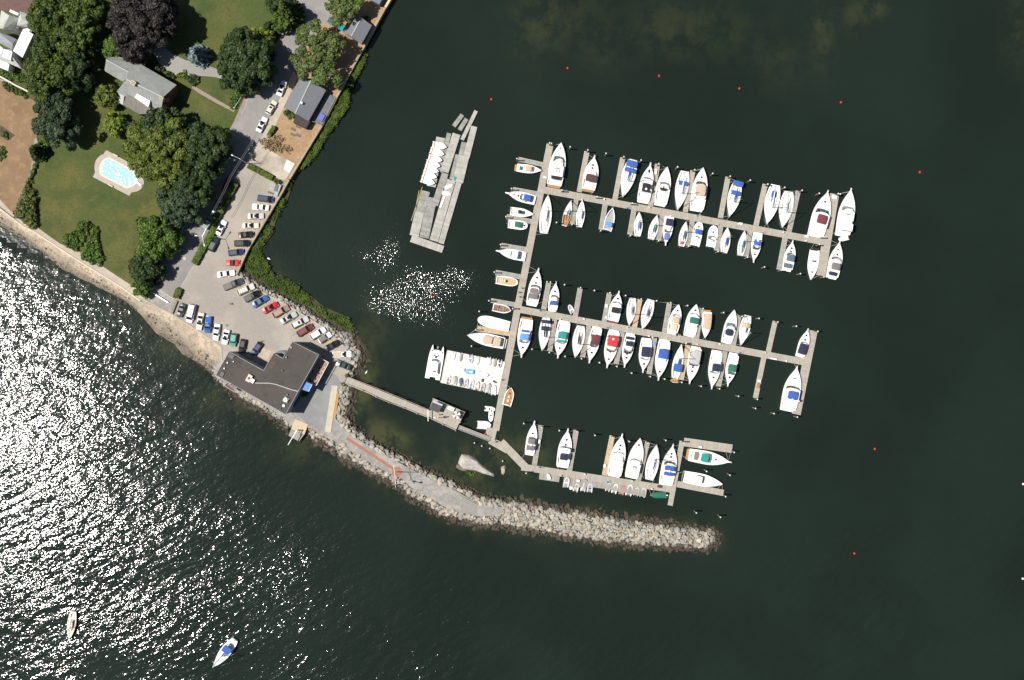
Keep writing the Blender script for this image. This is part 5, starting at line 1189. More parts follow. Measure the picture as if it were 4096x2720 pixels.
# ================================================================= POOL
zp=ZL+.05; pz=[(1240,310),(1265,300),(1570,470),(1640,560),(1695,650),(1700,690),(1665,755),(1620,783),(1550,798),(1525,835),(1095,613),(1122,560),(1115,515),(1117,470),(1130,420),(1155,385),(1190,355),(1222,345)]
p=WL('C',pz,ZL+.06); t=thing('swimming_pool','bright turquoise swimming pool with pale stone surround on the lawn','pool',bpos(p)); o=t.location
mb=MB(); mb.poly(p,ZL); obj('paving',mb,mat('pool_paving',(.40,.34,.29),.85,var=.1,scale=.8),t,loc=o,world=True)
wp_=[(1283,385),(1535,520),(1590,565),(1622,620),(1612,680),(1570,712),(1497,742),(1188,586),(1180,545),(1182,500),(1195,455),(1225,415)]
p2=WL('C',wp_,ZL+.08); 
cw=MB(); cp=[Vector(v) for v in p2]; 
for i in range(len(cp)): cw.bar(cp[i]-o,cp[(i+1)%len(cp)]-o,.42,.05)
obj('coping',cw,mat('cream_coping',(.66,.60,.42),.7),t)
pm=bpy.data.materials.new('pool_water'); pm.use_nodes=True; nt=pm.node_tree; b=nt.nodes['Principled BSDF']; b.inputs['Base Color'].default_value=(.30,.68,.71,1); b.inputs['Roughness'].default_value=.17; b.inputs['IOR'].default_value=1.333
tc=nt.nodes.new('ShaderNodeTexCoord'); n=nt.nodes.new('ShaderNodeTexNoise'); n.inputs['Scale'].default_value=1.3; n.inputs['Detail'].default_value=0; nt.links.new(tc.outputs['Object'],n.inputs['Vector']); bp=nt.nodes.new('ShaderNodeBump'); bp.inputs['Distance'].default_value=.095; nt.links.new(n.outputs['Fac'],bp.inputs['Height']); nt.links.new(bp.outputs[0],b.inputs['Normal'])
mb=MB(); mb.poly([Vector((v.x,v.y,ZL+.066)) for v in p2]); obj('water_surface',mb,pm,t,loc=o,world=True)
mb=MB(); a,b_=W('C',1590,655,ZL+.7),W('C',1665,712,ZL+.6); slabq(mb,a-o,b_-o,.5,.45,.52); slabq(mb,(a-o).lerp(b_-o,.75),b_-o,.4,.06,.45); obj('diving_board',mb,white,t)
for (x,y,l,lab) in ((1310,718,.9,'wooden bench on the pool surround facing the lower lawn'),(1368,360,.9,'wooden bench on the pool surround facing the house')):
    c=W('C',x,y,ZL+.5); bt=thing('pool_bench',lab,'bench',(c.x,c.y,ZL+.06),-.5); mb=MB(); mb.box(-l,l*.6,-.2,.2,.38,.44); obj('seat',mb,mat('bench_wood',(.5,.44,.3),.7),bt)
    for s in(-.7,.4):
        mb=MB(); mb.box(s,s+.08,-.18,.18,0,.38); obj('leg',mb,MATS['bench_wood'],bt)
# ================================================================= TREES
TG='trees around the houses'
def T(tile,x,y,r,h,lab,m,**k):
    a=pp(tile,x,y); return tree(a[0],a[1],r*(1.09 if r>50 else 1),h,lab,m,**k)
T('A',560,180,80,13,'broad green tree at the top left, right of the hip roofed house',L_mid)
T('A',980,150,76,14,'broad green tree at the top, between the first tree and the copper beech',L_mid)
T('A',850,480,72,13,'green tree left of the long shingled roof, below the two top trees',L_mid)
T('A',540,590,56,12,'grey green tree against the right side of the hip roofed house',L_dark)
T('A',560,850,92,15,'largest dark green tree below the hip roofed house',L_mid)
T('A',880,790,66,13,'grey green tree between the largest left tree and the brick house',L_dark)
T('A',600,1190,60,11,'blue green tree at the corner of the white garden wall',L_blue)
T('A',640,1440,76,13,'blue green tree at the top corner of the dry brown field',L_blue)
T('A',1640,170,122,17,'huge dark copper beech at the top of the picture',L_cop,ex=1.08,name='copper_beech',dens=.9)
T('A',1580,470,72,13,'smaller dark copper beech touching the top of the brick house roof',L_cop,name='copper_beech',dens=.9)
T('A',1960,250,52,14,'dark copper tree right of the huge copper beech',L_cop,name='copper_beech',open_=.3)
T('A',1360,560,50,7,'shaded green tree under the copper beeches by the house corner',L_shr)
T('A',1250,1120,44,7,'small yellow green tree left of the brick house terrace',L_olive)
T('A',1325,1450,42,8,'round yellow green tree below the brick house, beside the white parasol',L_yel)
T('A',2290,600,50,10,'silver blue spruce beside the curved driveway',L_spruce,name='blue_spruce',kind='cone',cat='conifer')
T('B',520,700,108,15,'big round dark oak between the driveway mouth and the road',L_dark)
T('B',740,430,42,6,'bright yellow green tree above the big dark oak',L_yel)
T('B',800,305,34,7,'dark round conifer on the upper lawn',L_dark,kind='cone',cat='conifer',name='conifer',leaf=.8)
T('B',945,270,36,7,'narrow green tree beside the upper road pavement',L_shr)
T('B',1000,70,58,14,'tall conifer casting a spiky shadow over the top of the road',L_mid,kind='cone',cat='conifer',name='conifer',leaf=.9)
T('B',880,20,40,9,'green tree on the top edge of the upper lawn',L_dark)
T('B',1700,90,66,9,'pale green tree at the top between the road and the garage',L_pine,open_=.35,barkm=barkl)
T('B',1390,520,92,10,'wide open crowned tree over the road, nearer the teal pickup',L_pine,open_=.35,barkm=barkl,ex=1.1)
T('B',1400,780,88,9,'wide open crowned tree just above the waterfront cottage roof',L_pine,open_=.4,barkm=barkl,ex=1.12)
T('D',-150,120,100,14,'dark green tree on the bank above the road, right of the olive tree',L_dark)
T('D',330,250,92,14,'dark green tree leaning over the road opposite the bare dirt yard',L_dark)
T('C',1870,290,128,15,'large olive green tree hanging over the swimming pool',L_olive,dens=1.1)
T('C',2050,520,70,12,'olive tree between the pool tree and the road trees',L_olive)
T('D',190,640,88,13,'dark tree on the bank beside the parked maroon car',L_dark)
T('D',60,880,86,12,'blue green tree at the lower corner of the lawn bank',L_blue)
T('C',1840,1330,78,9,'bright feathery green tree at the lower lawn edge by the lane',L_shr)
T('E',250,500,60,8,'dark leaning tree at the lower end of the lane',L_dark)
T('E',190,730,38,5,'bright green bush tree at the foot of the lawn by the beach',L_shr)
T('C',400,300,40,7,'dark conifer on the boundary between the dry field and the lawn',L_dark,kind='cone',cat='conifer',name='conifer',leaf=.9)
T('B',510,1040,28,4,'round dark shrub tree at the driveway gate',L_mid)
# more conifers/shrubs
def SH(name,lab,tile,pts,h,m,**k): return shrubmass(name,lab,WL(tile,pts,ZL+h*.6),h,m,**k)
SH('shrub_bed','large mixed shrub bed along the dry field boundary by the promenade','C',[(270,735),(390,755),(432,870),(442,1180),(385,1240),(170,1060),(210,920)],2.2,L_mix,cat='shrub bed')
SH('clipped_hedge','narrow green hedge between the dry field and the lawn','C',[(400,440),(430,470),(340,740),(265,760),(340,620)],1.6,L_hedge,cat='hedge',spacing=.8)
SH('shrub','leafy shrub right of the dark conifer by the dry field','C',[(430,150),(500,170),(640,180),(560,300),(520,340),(470,220)],2,L_shr,cat='shrub')
SH('shrub_bed','left of the two leafy beds beside the promenade path','C',[(1050,1120),(1095,1160),(900,1500),(720,1410),(710,1360),(760,1320),(900,1220),(950,1140)],1.5,L_shr,cat='shrub bed')
SH('shrub_bed','right of the two leafy beds beside the promenade path','C',[(1110,1190),(1165,1225),(1170,1370),(1225,1560),(1190,1650),(1100,1650),(945,1555)],1.5,L_shr,cat='shrub bed')
SH('shrub','low hedge of shrubs below the white garden wall','A',[(30,950),(150,1010),(310,1090),(290,1140),(180,1120),(40,1010)],1.4,L_mid,cat='hedge')
SH('shrub','border plants above the white garden wall','A',[(0,820),(220,850),(330,930),(230,980),(0,870)],1.2,L_shr,cat='border plants')
SH('shrub','yellow leaved shrub in front of the brick house by the drive','A',[(2105,850),(2190,840),(2195,890),(2150,920),(2100,900)],1.4,L_yel,cat='shrub')
SH('shrub','round dark clipped shrub at the brick house corner','A',[(2200,890),(2290,860),(2340,940),(2290,1000),(2210,970)],1.6,L_dark,cat='shrub')
SH('shrub','dark shrub beside the green copper porch of the brick house','A',[(1800,780),(1900,770),(1930,820),(1870,850),(1800,830)],1.5,L_dark,cat='shrub')
SH('shrub','dark clipped shrub right of the white arched porch','A',[(1965,860),(2040,850),(2060,900),(2000,940),(1960,905)],1.5,L_dark,cat='shrub')
SH('shrub','green shrub between copper tree and driveway bend','A',[(1660,640),(1750,640),(1770,700),(1700,740),(1655,700)],1.6,L_shr,cat='shrub')
SH('shrub','green shrubs inside the white gate by the road','B',[(390,1110),(450,1080),(490,1120),(450,1200),(390,1270),(330,1240)],1.3,L_shr,cat='shrub')
SH('shrub','bright shrub at the corner of the dark porch roof','B',[(1000,1290),(1060,1290),(1125,1350),(1100,1400),(1010,1370)],1.2,L_shr,cat='shrub')
SH('shrub','green shrub between the garage and the shore wall','B',[(1910,180),(1990,180),(2010,230),(1960,250),(1915,220)],1.2,L_mid,cat='shrub')
SH('shrub','round shrub at the lower end of the diagonal clipped hedge','D',[(1180,650),(1240,640),(1275,680),(1230,705),(1180,690)],1.2,L_hedge,cat='shrub')
SH('shrub','potted looking bush beside the blue awning','F',[(1200,950),(1260,935),(1290,955),(1250,990),(1200,985)],2.0,L_mid,cat='shrub',spacing=.6,leaf=.3)
SH('shrub','small green patch in the garden bed at the far left','C',[(20,80),(70,70),(90,130),(60,160),(20,140)],.9,L_mid,cat='shrub')
SH('shrub','low green plants in the lower garden bed at the far left','C',[(0,260),(60,280),(40,380),(0,440)],.9,L_mid,cat='shrub')
SH('shrub','dark bank of undergrowth between the lawn and the lane','D',[(-60,980),(60,1090),(-60,1140),(-150,1200),(-180,1100),(-120,1000)],2.5,L_shr,cat='shrub')
SH('shrub','leafy bank below the feathery tree beside the lane','E',[(360,280),(520,180),(480,330),(350,440),(260,560),(250,400)],2.5,L_shr,cat='shrub')
SH('shrub','green hedge bush at the edge of the upper lawn by the pavement','B',[(880,210),(960,190),(1010,220),(930,380),(870,300)],1.8,L_shr,cat='shrub')
SH('fallen_branches','heap of cut branches and dead leaves on the bare dirt yard','D',[(1000,170),(1090,150),(1250,110),(1300,150),(1230,240),(1380,250),(1400,300),(1300,330),(1210,320),(1060,290)],.8,leafmat('dead_leaf',(.10,.075,.04),(.30,.22,.12)),cat='brush pile',leaf=.35,spacing=.9,core=False,dens=.5)
def HG(lab,tile,pts,w,h): return hedge(lab,WL(tile,pts,ZL+h),w,h,L_hedge)
HG('long clipped hedge dividing the lane from the marina parking lot','E',[(1090,-20),(1000,130),(900,290),(815,455)],1.75,1.2)
HG('upper clipped hedge beside the maroon and grey parked cars','D',[(720,680),(670,760),(610,880),(540,1010),(470,1130)],1.55,1.2)
HG('short clipped hedge between the timber barrier and the parking lot','E',[(645,750),(620,800),(600,862)],1.6,1.2)
HG('diagonal clipped hedge between the concrete pad and the parking lot','D',[(862,475),(960,525),(1060,580),(1150,628)],1.35,1.3)
HG('dark low hedge between the pavement and the bare dirt yard','D',[(1170,10),(1105,125)],1.0,1.3)
# parasol by the house, white
def parasol(tile,x,y,z,r,lab,m1,m2=None,h=2.4):
    c=W(tile,x,y,z+h); t=thing('parasol',lab,'parasol',(c.x,c.y,z)); mb=MB(); n=8
    vs=[(0,0,h+.45)]+[(r*math.cos(2*math.pi*i/n),r*math.sin(2*math.pi*i/n),h) for i in range(n)]
    mb.v=list(vs)
    for i in range(n): mb.f.append((0,1+i,1+(i+1)%n)); mb.mi.append(i%2 if m2 else 0)
    obj('canopy',mb,[m1,m2] if m2 else m1,t); mb=MB(); mb.cone((0,0),.035,.035,0,h+.4,6); mb.cone((0,0),.3,.25,0,.08,10); obj('pole',mb,alu,t)
parasol('A',1490,1475,ZL,1.25,'white garden parasol between the two round trees below the brick house',CV['white'])
# power pole lamps
def lamp(tile,x,y,lab,heads,h=8.5):
    c=W(tile,x,y,ZL); t=thing('street_lamp',lab,'street lamp',c); mb=MB(); mb.tube([(0,0,0),(0,0,h)],[.12,.07],8); obj('pole',mb,alu,t)
    for a,l in heads:
        e=(l*math.cos(a),l*math.sin(a),h+.3); mb=MB(); mb.bar((0,0,h-.1),e,.08); ar=obj('arm',mb,alu,t); mb=MB(); mb.frus([(-.4,-.16),(.4,-.2),(.4,.2),(-.4,.16)],[(-.3,-.1),(.3,-.14),(.3,.14),(-.3,.1)],0,.18); obj('lamp_head',mb,mat('lamp_housing',(.7,.7,.66),.4),ar,loc=e,rz=a)
lamp('D',845,452,'single armed street lamp at the end of the diagonal clipped hedge',[(math.radians(155),2.3)])
lamp('D',415,1345,'twin armed street lamp in the long clipped hedge',[(math.radians(175),1.6),(math.radians(-75),2.6),(math.radians(60),2.2)],9)
lamp('L',1195,945,'white lamp post on the gangway pier platform beside the hut',[(math.radians(160),.8)],5)
# overhead wires
t=thing('overhead_wires','pair of thin overhead wires running above the lane','wires',P(900,700,ZL))
for s in (0,.5):
    mb=MB(); o=t.location; q=[v-o for v in WL('D',[(975,70),(800,360),(640,620),(560,800),(420,1060)],ZL+8)]; q=[v+Vector((s,0,0)) for v in q]; mb.tube(q,.04,4); obj('wire',mb,mat('cable',(.2,.19,.17),.7),t)
# dumpsters
for (x,y,lab) in ((1165,735,'grey green dumpster with open lids at the sea wall'),):
    c=W('D',x,y,ZL+1.3); t=thing('dumpster',lab,'dumpster',(c.x,c.y,ZL+.02),-.25); mb=MB(); mb.frus([(-.9,-.8),(.9,-.8),(.9,.8),(-.9,.8)],[(-1.1,-1),(1.1,-1),(1.1,1),(-1.1,1)],.1,1.2); obj('body',mb,mat('dumpster_green',(.10,.12,.09),.6,var=.15),t)
    for s in (-1,1): mb=MB(); mb.box(-1.1,.3,s*.5-.46,s*.5+.46,1.25,1.3); obj('lid',mb,greyd,t)
for q,(x,y,dx,dy,lab) in enumerate(((1215,770,1.0,3.4,'grey panel screen enclosing the dumpster by the sea wall'),(1140,805,2.4,.5,'dark fallen fence panel near the dumpster'))):
    c=W('D',x,y,ZL+.5); mb=MB(); mb.box(-dx/2,dx/2,-dy/2,dy/2,0,.9 if q==0 else .25); o=obj('fence_panel',mb,greyd if q==0 else dark,loc=(c.x,c.y,ZL+.03),rz=-.35); tag(o,lab,'panel')
# yard slabs on the dirt
for q,(x,y) in enumerate([(1395,50),(1455,20),(1390,112),(1455,122)]):
    c=W('D',x,y,ZL+.1); mb=MB(); mb.box(-.75,.75,-.35,.35,0,.12); o=obj('paving_slab',mb,mat('slab_brown',(.14,.115,.09),.9),loc=(c.x,c.y,ZL+.02),rz=-.45); tag(o,'brown stone slab lying on the bare dirt yard below the cottage porch','slab','stone slabs lying on the dirt yard')
# white gate
c=W('B',455,1190,ZL+1); t=thing('white_gate','white garden gate and fence where the brick path meets the pavement','gate',(c.x,c.y,ZL),math.radians(58)); mb=MB(); 
for k in range(13): mb.box(-2.2+k*.36,-2.12+k*.36,-.03,.03,0,1.0)
mb.box(-2.3,2.3,-.04,.04,.8,.9); obj('picket_panel',mb,clapw,t)
for s in (-2.35,2.35): mb=MB(); mb.box(s-.15,s+.15,-.15,.15,0,1.3); obj('post',mb,clapw,t)
# ramp planks and timber in the yard
def plank(name,lab,tile,p0,p1,w,z0,h,m,cat): 
    a,b=W(tile,*p0,z0+h),W(tile,*p1,z0+h); return tag(slab(name,a,b,w,z0,z0+h,m),lab,cat)
plank('timber_walkway','long pale timber walkway lying on the asphalt yard','F',(1592,862),(1508,1412),1.75,ZL+.1,.12,mat('pale_ply',(.47,.41,.30),.8,var=.1,scale=.6),'walkway')
for k,(a,b) in enumerate((((1628,930),(1580,1240)),((1637,960),(1592,1240)))): plank('timber_beam',('outer','inner')[k]+' orange timber beam lying beside the long pale timber walkway','F',a,b,.22,ZL+.1,.2,mat('orange_timber',(.55,.32,.10),.8),'beam')
plank('timber_beam','grey timber beam lying across the gravel where the breakwater starts','F',(1622,1508),(1708,1372),.15,ZL+.1,.12,concm,'beam')
plank('timber_beam','greenish driftwood beam lying near the stones far along the gravel','N',(1828,888),(2005,975),.28,ZL+.12,.2,mat('driftwood',(.27,.25,.16),.9),'beam')
# jib crane platform
p=WL('F',[(1125,1255),(1278,1320),(1232,1440),(1075,1375)],ZL+.2); t=thing('crane_platform','cream square platform with grey boards jutting over the bay below the clubhouse','platform',bpos(p)); o=t.location
mb=MB(); mb.poly(p,-1.5); obj('concrete_slab',mb,mat('platform_concrete',(.50,.38,.26),.85,var=.1),t,loc=o,world=True)
p=WL('F',[(1073,1378),(1230,1442),(1168,1522),(1045,1455)],ZL-.3); mb=MB(); mb.poly(p,ZL-.5); obj('boardwalk',mb,dockg,t,loc=o,world=True)
c=W('F',1158,1388,ZL+.2); t=thing('jib_crane','white jib crane leaning over the bay from the cream platform','crane',(c.x,c.y,ZL+.2)); mb=MB(); mb.tube([(0,0,0),(0,0,3)],[.18,.14],8); obj('mast',mb,alu,t); mb=MB(); e=W('F',1045,1560,4.5)-c; mb.bar((0,0,2.6),(e.x,e.y,3.2),.2); mb.bar((0,0,1.2),(e.x*.5,e.y*.5,2.8),.12); obj('jib',mb,white,t); mb=MB(); mb.bar((e.x,e.y,3.2),(e.x,e.y,1.2),.05); obj('hoist_cable',mb,dark,t)
# flagpole
c=W('N',1150,622,ZL+.1); t=thing('flagpole','white flagpole with a crossyard and flag on the round brick circle','flagpole',c); hh=12
mb=MB(); mb.tube([(0,0,0),(0,0,hh)],[.14,.06],8); obj('mast',mb,white,t)
mb=MB(); mb.bar((-.3,2.6,7.4),(.3,-2.6,7.4),.09); mb.bar((0,0,6.2),(.4,-3.4,9.3),.08); obj('crossyard',mb,white,t)
mb=MB(); n=7; fl=bpy.data.materials.new('flag_cloth')
vs=[];q0=Vector((.5,-3.0,8.4)); 
for i in range(n+1):
    for j in range(4): vs.append((q0.x+i*.42,q0.y+.22*math.sin(i*.9)+.12*j,q0.z-.35*j-.04*i))
for i in range(n):
    for j in range(3): mb.f.append((i*4+j,i*4+j+1,i*4+j+5,i*4+j+4)); mb.mi.append(0 if (i<3 and j<2) else (1 if j%2 else 2))
mb.v=vs; obj('flag',mb,[mat('flag_blue',(.02,.03,.15),.8),mat('flag_red',(.5,.02,.03),.8),white],t)
c=W('N',1142,715,ZL+.5); 
# ================================================================= GANGWAY PIER
zg=ZL+.25
up_=[(130,470),(330,545),(490,608),(645,672),(810,740),(955,800),(1078,855)]; lo_=[(90,545),(300,625),(460,705),(610,768),(785,832),(940,897),(1070,945)]
t=thing('gangway_pier','long raised timber pier from the shore, with a square platform at its end','pier',W('L',600,700,0)); o=t.location
p=WL('L',[(112,470)]+up_+lo_[::-1],zg); mb=MB(); mb.poly(p,zg-.3)
# walkway oriented plank material
a,b=W('L',100,505,zg),W('L',1075,905,zg); s1=slab('walkway_deck',a,b,2.05,zg-.25,zg,dockw,t)
p=WL('L',[(1130,718),(1502,880),(1395,1097),(1065,945),(1082,850)],zg+.01); d=(p[1]-p[0]); az=math.atan2(d.y,d.x); cc=cen(p); mb=MB(); mb.poly(p,zg-.3)
q=MB(); R_=Matrix.Rotation(-az,3,'Z'); q.v=[tuple(R_@(Vector(v)-Vector((cc.x,cc.y,0)))) for v in mb.v]; q.f=mb.f; q.mi=mb.mi; obj('platform_deck',q,dockw,t,loc=(cc.x-o.x,cc.y-o.y,0),rz=az)
mb=MB()
for line in (up_,lo_):
    v=[W('L',x,y,zg+1)-o for x,y in line]
    for i in range(len(v)-1): mb.bar(v[i],v[i+1],.07); mb.bar(v[i]-Vector((0,0,.5)),v[i+1]-Vector((0,0,.5)),.04)
for line in ([(1130,718),(1502,880),(1440,1010)],[(1070,945),(1395,1097)]):
    v=[W('L',x,y,zg+1)-o for x,y in line]
    for i in range(len(v)-1): mb.bar(v[i],v[i+1],.07); mb.bar(v[i]-Vector((0,0,.5)),v[i+1]-Vector((0,0,.5)),.04)
obj('railing',mb,mat('pier_rail',(.42,.38,.31),.8),t)
for line in (up_[1:],lo_[1:],[(1130,718),(1310,800),(1502,880),(1450,1000),(1395,1097),(1240,1030)]):
    for x,y in line: v=W('L',x,y,zg)-o; mb=MB(); mb.cone((v.x,v.y),.16,.16,-3,zg+1.1,8); obj('pile',mb,pilew,t)
mb=MB(); v=W('L',1070,850,zg+1.3)-o; u=W('L',1072,985,zg+1.3)-o; mb.bar((v.x,v.y,zg+2.2),(u.x,u.y,zg+2.2),.18); [mb.bar((k.x,k.y,zg),(k.x,k.y,zg+2.2),.12) for k in (v,u)]; obj('gate_frame',mb,white,t)
# hut
ze=zg+2.5; rp2=WL('L',[(1125,757),(1237,805),(1195,890),(1083,848)],ze); h=thing('dock_hut','small dark roofed dock hut on the pier platform','hut',(cen(rp2).x,cen(rp2).y,zg+.02)); mb=MB(); mb.poly(rp2,ze-.18); obj('roof',mb,mat('hut_roof',(.07,.068,.065),.85,var=.2),h,loc=h.location,world=True)
cc=cen(rp2); mb=MB(); mb.poly([cc+(v-cc)*.9-Vector((0,0,.19)) for v in rp2],zg+.02); obj('wall',mb,clap,h,loc=h.location,world=True)
mb=MB(); a=WL('L',[(1130,755),(1240,800)],ze+.1); mb.bar(a[0]-h.location,a[1]-h.location,.5,.1); obj('gutter',mb,mat('hut_trim',(.35,.42,.48),.6),h)
parasol('L',1405,915,zg+.02,1.2,'grey and white striped parasol at the corner of the pier platform',CV['white'],CV['grey'])
def box_thing(name,lab,tile,x,y,dx,dy,h,z,rz,m,cat,group=None,lid=None):
    c=W(tile,x,y,z+h); t=thing(name,lab,cat,(c.x,c.y,z),rz,group); mb=MB(); mb.box(-dx/2,dx/2,-dy/2,dy/2,0,h*.85); obj('body',mb,m,t); mb=MB(); mb.frus([(-dx/2-.03,-dy/2-.03),(dx/2+.03,-dy/2-.03),(dx/2+.03,dy/2+.03),(-dx/2-.03,dy/2+.03)],[(-dx/2+.05,-dy/2+.05),(dx/2-.05,-dy/2+.05),(dx/2-.05,dy/2-.05),(-dx/2+.05,dy/2-.05)],h*.85,h); obj('lid',mb,lid or m,t); return t
box_thing('storage_bin','long white storage bin on the pier platform','L',1340,840,1.9,1.05,.9,zg+.02,-.42,white,'storage bin')
for q,(x,y,dx,dy,lab) in enumerate(((1215,910,.8,.18,'dark bench nearer the hut on the pier platform'),(1285,937,.8,.18,'dark bench in the middle of the pier platform'))):
    c=W('L',x,y,zg+.5); t=thing('bench',lab,'bench',(c.x,c.y,zg+.02),-.05); mb=MB(); mb.box(-.55,.55,-.15,.15,.42,.47); obj('seat',mb,dark,t); 
    for s in(-.45,.45): mb=MB(); mb.box(s-.03,s+.03,-.13,.13,0,.42); obj('leg',mb,dark,t)
# gangway ramp
a,b=W('L',1432,1058,zg),W('L',1800,1200,.7); d=b-a; L=math.hypot(d.x,d.y); g=thing('gangway_ramp','sloping aluminium railed ramp from the pier down to the floating docks','ramp',((a.x+b.x)/2,(a.y+b.y)/2,0),math.atan2(d.y,d.x))
mb=MB(); mb.frus([(-L/2,-.6),(L/2,-.6),(L/2,.6),(-L/2,.6)],[(-L/2,-.6),(L/2,-.6),(L/2,.6),(-L/2,.6)],0,.1); mb.v=[(x,y,z+ (zg-.1)*(.5-x/L)+(.72)*(.5+x/L)) for x,y,z in mb.v]; obj('ramp_deck',mb,dockg,g)
mb=MB()
for s in (-.6,.6): mb.bar((-L/2,s,zg+.9),(L/2,s,1.65),.06); [mb.bar((L*(k/8-.5),s,zg-.1+(.72-zg+.1)*k/8),(L*(k/8-.5),s,zg+.9+(1.65-zg-.9)*k/8),.04) for k in range(9)]
obj('railing',mb,alu,g)
# ================================================================= FLOATING DOCKS
zd=.55; DC=[0,0]
def dock(name,lab,tile,p0,p1,w,fingers,cat='floating dock',m=None,w_t=None):
    f=TL[tile][2]; a,b=W(tile,*p0,zd),W(tile,*p1,zd); c=(a+b)/2; t=thing(name,lab,cat,(c.x,c.y,0))
    slab('main_walkway',a,b,w*f*S,-.25,zd-.0025*DC[1],m or dockw,t); DC[1]+=1; slab('float_edge',a,b,w*f*S+.12,-.26,zd-.08-.005*DC[1],edge,t)
    for (tt,q0,q1,fw,*mm) in fingers:
        DC[0]+=1; e=.0021*(DC[0]%9)
        ff=TL[tt][2]; a,b=W(tt,*q0,zd),W(tt,*q1,zd); fp=slab('finger_pier',a,b,fw*ff*S,-.2-e,zd-.012-e,mm[0] if mm else dockg,t)
        A_=fp.rotation_euler.z; mb=MB(); LL=(b-a).length/2; ww=fw*ff*S/2; k=.07
        mb.box(-LL,LL,-ww-k,-ww,-.2,zd-.04-e); mb.box(-LL,LL,ww,ww+k,-.2,zd-.04-e); obj('float_edge',mb,edge,fp)
    return t
TL['n']=(0,0,1.0)
dock('floating_dock','uppermost floating dock arm, lined with boats on both sides','n',(2175,759),(3290,966),25,[
 ('I',(2035,370),(1870,1335),98,dockw),('H',(1175,310),(1083,790),53,dockw),('H',(1598,385),(1505,880),53,dockw),('H',(2010,460),(1925,955),53,dockw),('I',(360,95),(270,585),52,dockw),('I',(775,170),(685,655),52,dockw),('I',(1215,255),(1105,745),53,dockw),('I',(1605,335),(1495,820),50),
 ('H',(1050,872),(1000,1165),48),('H',(1390,932),(1342,1235),52),('H',(1730,1000),(1680,1295),52),('H',(2065,1065),(2022,1360),52),('I',(355,680),(307,985),50),('I',(690,745),(640,1040),52),('I',(1035,815),(985,1110),52),('I',(1450,885),(1378,1265),52)])
sp=dock('floating_dock','long spine dock linking the three boat arms, from the top yacht to the ramp','n',(2201,576),(2071,1232),26,[('n',(2071,1230),(1983,1722),25,dockw),('H',(365,402),(650,466),46),('H',(298,760),(585,812),50),('H',(225,1080),(525,1140),48),('H',(160,1420),(462,1470),50),('J',(980,262),(1282,318),50),('J',(925,595),(1215,645),46),('J',(760,925),(1155,985),58,dockn)])
dock('floating_dock','middle floating dock arm with boats berthed on both sides and a wide end','n',(2083,1238),(3214,1447),25,[
 ('K',(2240,585),(2062,1462),82,dockw),('J',(1610,378),(1548,705),52),('J',(1980,450),(1922,782),52),('K',(100,190),(45,488),46),('K',(420,255),(362,553),45,dockn),('K',(730,290),(677,605),45),('K',(1065,350),(1013,670),46),('K',(1460,425),(1397,740),46),('K',(1840,485),(1768,805),45,dockw),
 ('J',(1680,820),(1620,1195),50),('J',(2085,885),(2008,1265),50),('K',(235,600),(170,935),45),('K',(575,660),(515,1040),44),('K',(925,735),(853,1100),45,dockn),('K',(1315,800),(1245,1170),45),('K',(1720,870),(1633,1290),45,dockw)])
so=dock('floating_dock','lower floating dock arm nearest the breakwater, with tenders along its edge','n',(2086,1868),(2685,1957),25,[
 ('L',(1930,1230),(2215,1525),82,dockw),('L',(1750,1120),(1870,1150),130,dockw),('L',(1800,1210),(2010,1330),80,dockw),('M',(300,265),(230,683),46),('M',(670,315),(598,742),48),('M',(1048,375),(965,792),48,dockn),('M',(1420,435),(1322,852),42),('M',(1782,430),(1655,1107),46,dockw),('M',(1800,440),(2305,512),82,dockw),('M',(1730,882),(2215,975),58,dockw)])
for q in ([(287,752),(498,788),(488,862),(278,832)],[(543,788),(1412,935),(1398,1018),(985,935),(840,915),(525,917)]):
    p=WL('M',q,zd-.03); mb=MB(); mb.poly(p,-.2); cc=cen(p); az=math.radians(-9); R_=Matrix.Rotation(-az,3,'Z'); mb.v=[tuple(R_@(Vector(v)-Vector((cc.x,cc.y,0)))) for v in mb.v]; obj('side_platform',mb,dockg,so,loc=(cc.x-so.location.x,cc.y-so.location.y,0),rz=az)
# white tender float
p=WL('L',[(1297,152),(1978,290),(1893,672),(1215,530)],zd+.05); t=thing('tender_float','big white topped square float covered with small tenders','float',(cen(p).x,cen(p).y,0)); mb=MB(); mb.poly(p,-.2); d=p[1]-p[0]; az=math.atan2(d.y,d.x); R_=Matrix.Rotation(-az,3,'Z'); cc=cen(p); mb.v=[tuple(R_@(Vector(v)-Vector((cc.x,cc.y,0)))) for v in mb.v]; obj('deck',mb,mat('white_float_deck',(.62,.60,.55),.8,var=.1,scale=.8),t,rz=az)
mb=MB(); q=[v-t.location for v in p]
for i in range(4): mb.bar(q[i]+Vector((0,0,.02)),q[(i+1)%4]+Vector((0,0,.02)),.18,.1)
obj('float_edge',mb,edge,t)
mb=MB()
for u in (.3,.55,.83): a_=q[0].lerp(q[1],u); b_=q[3].lerp(q[2],u); mb.bar(a_+Vector((0,0,.003)),b_+Vector((0,0,.003)),.05,.02)
obj('deck_joint',mb,greyd,t)
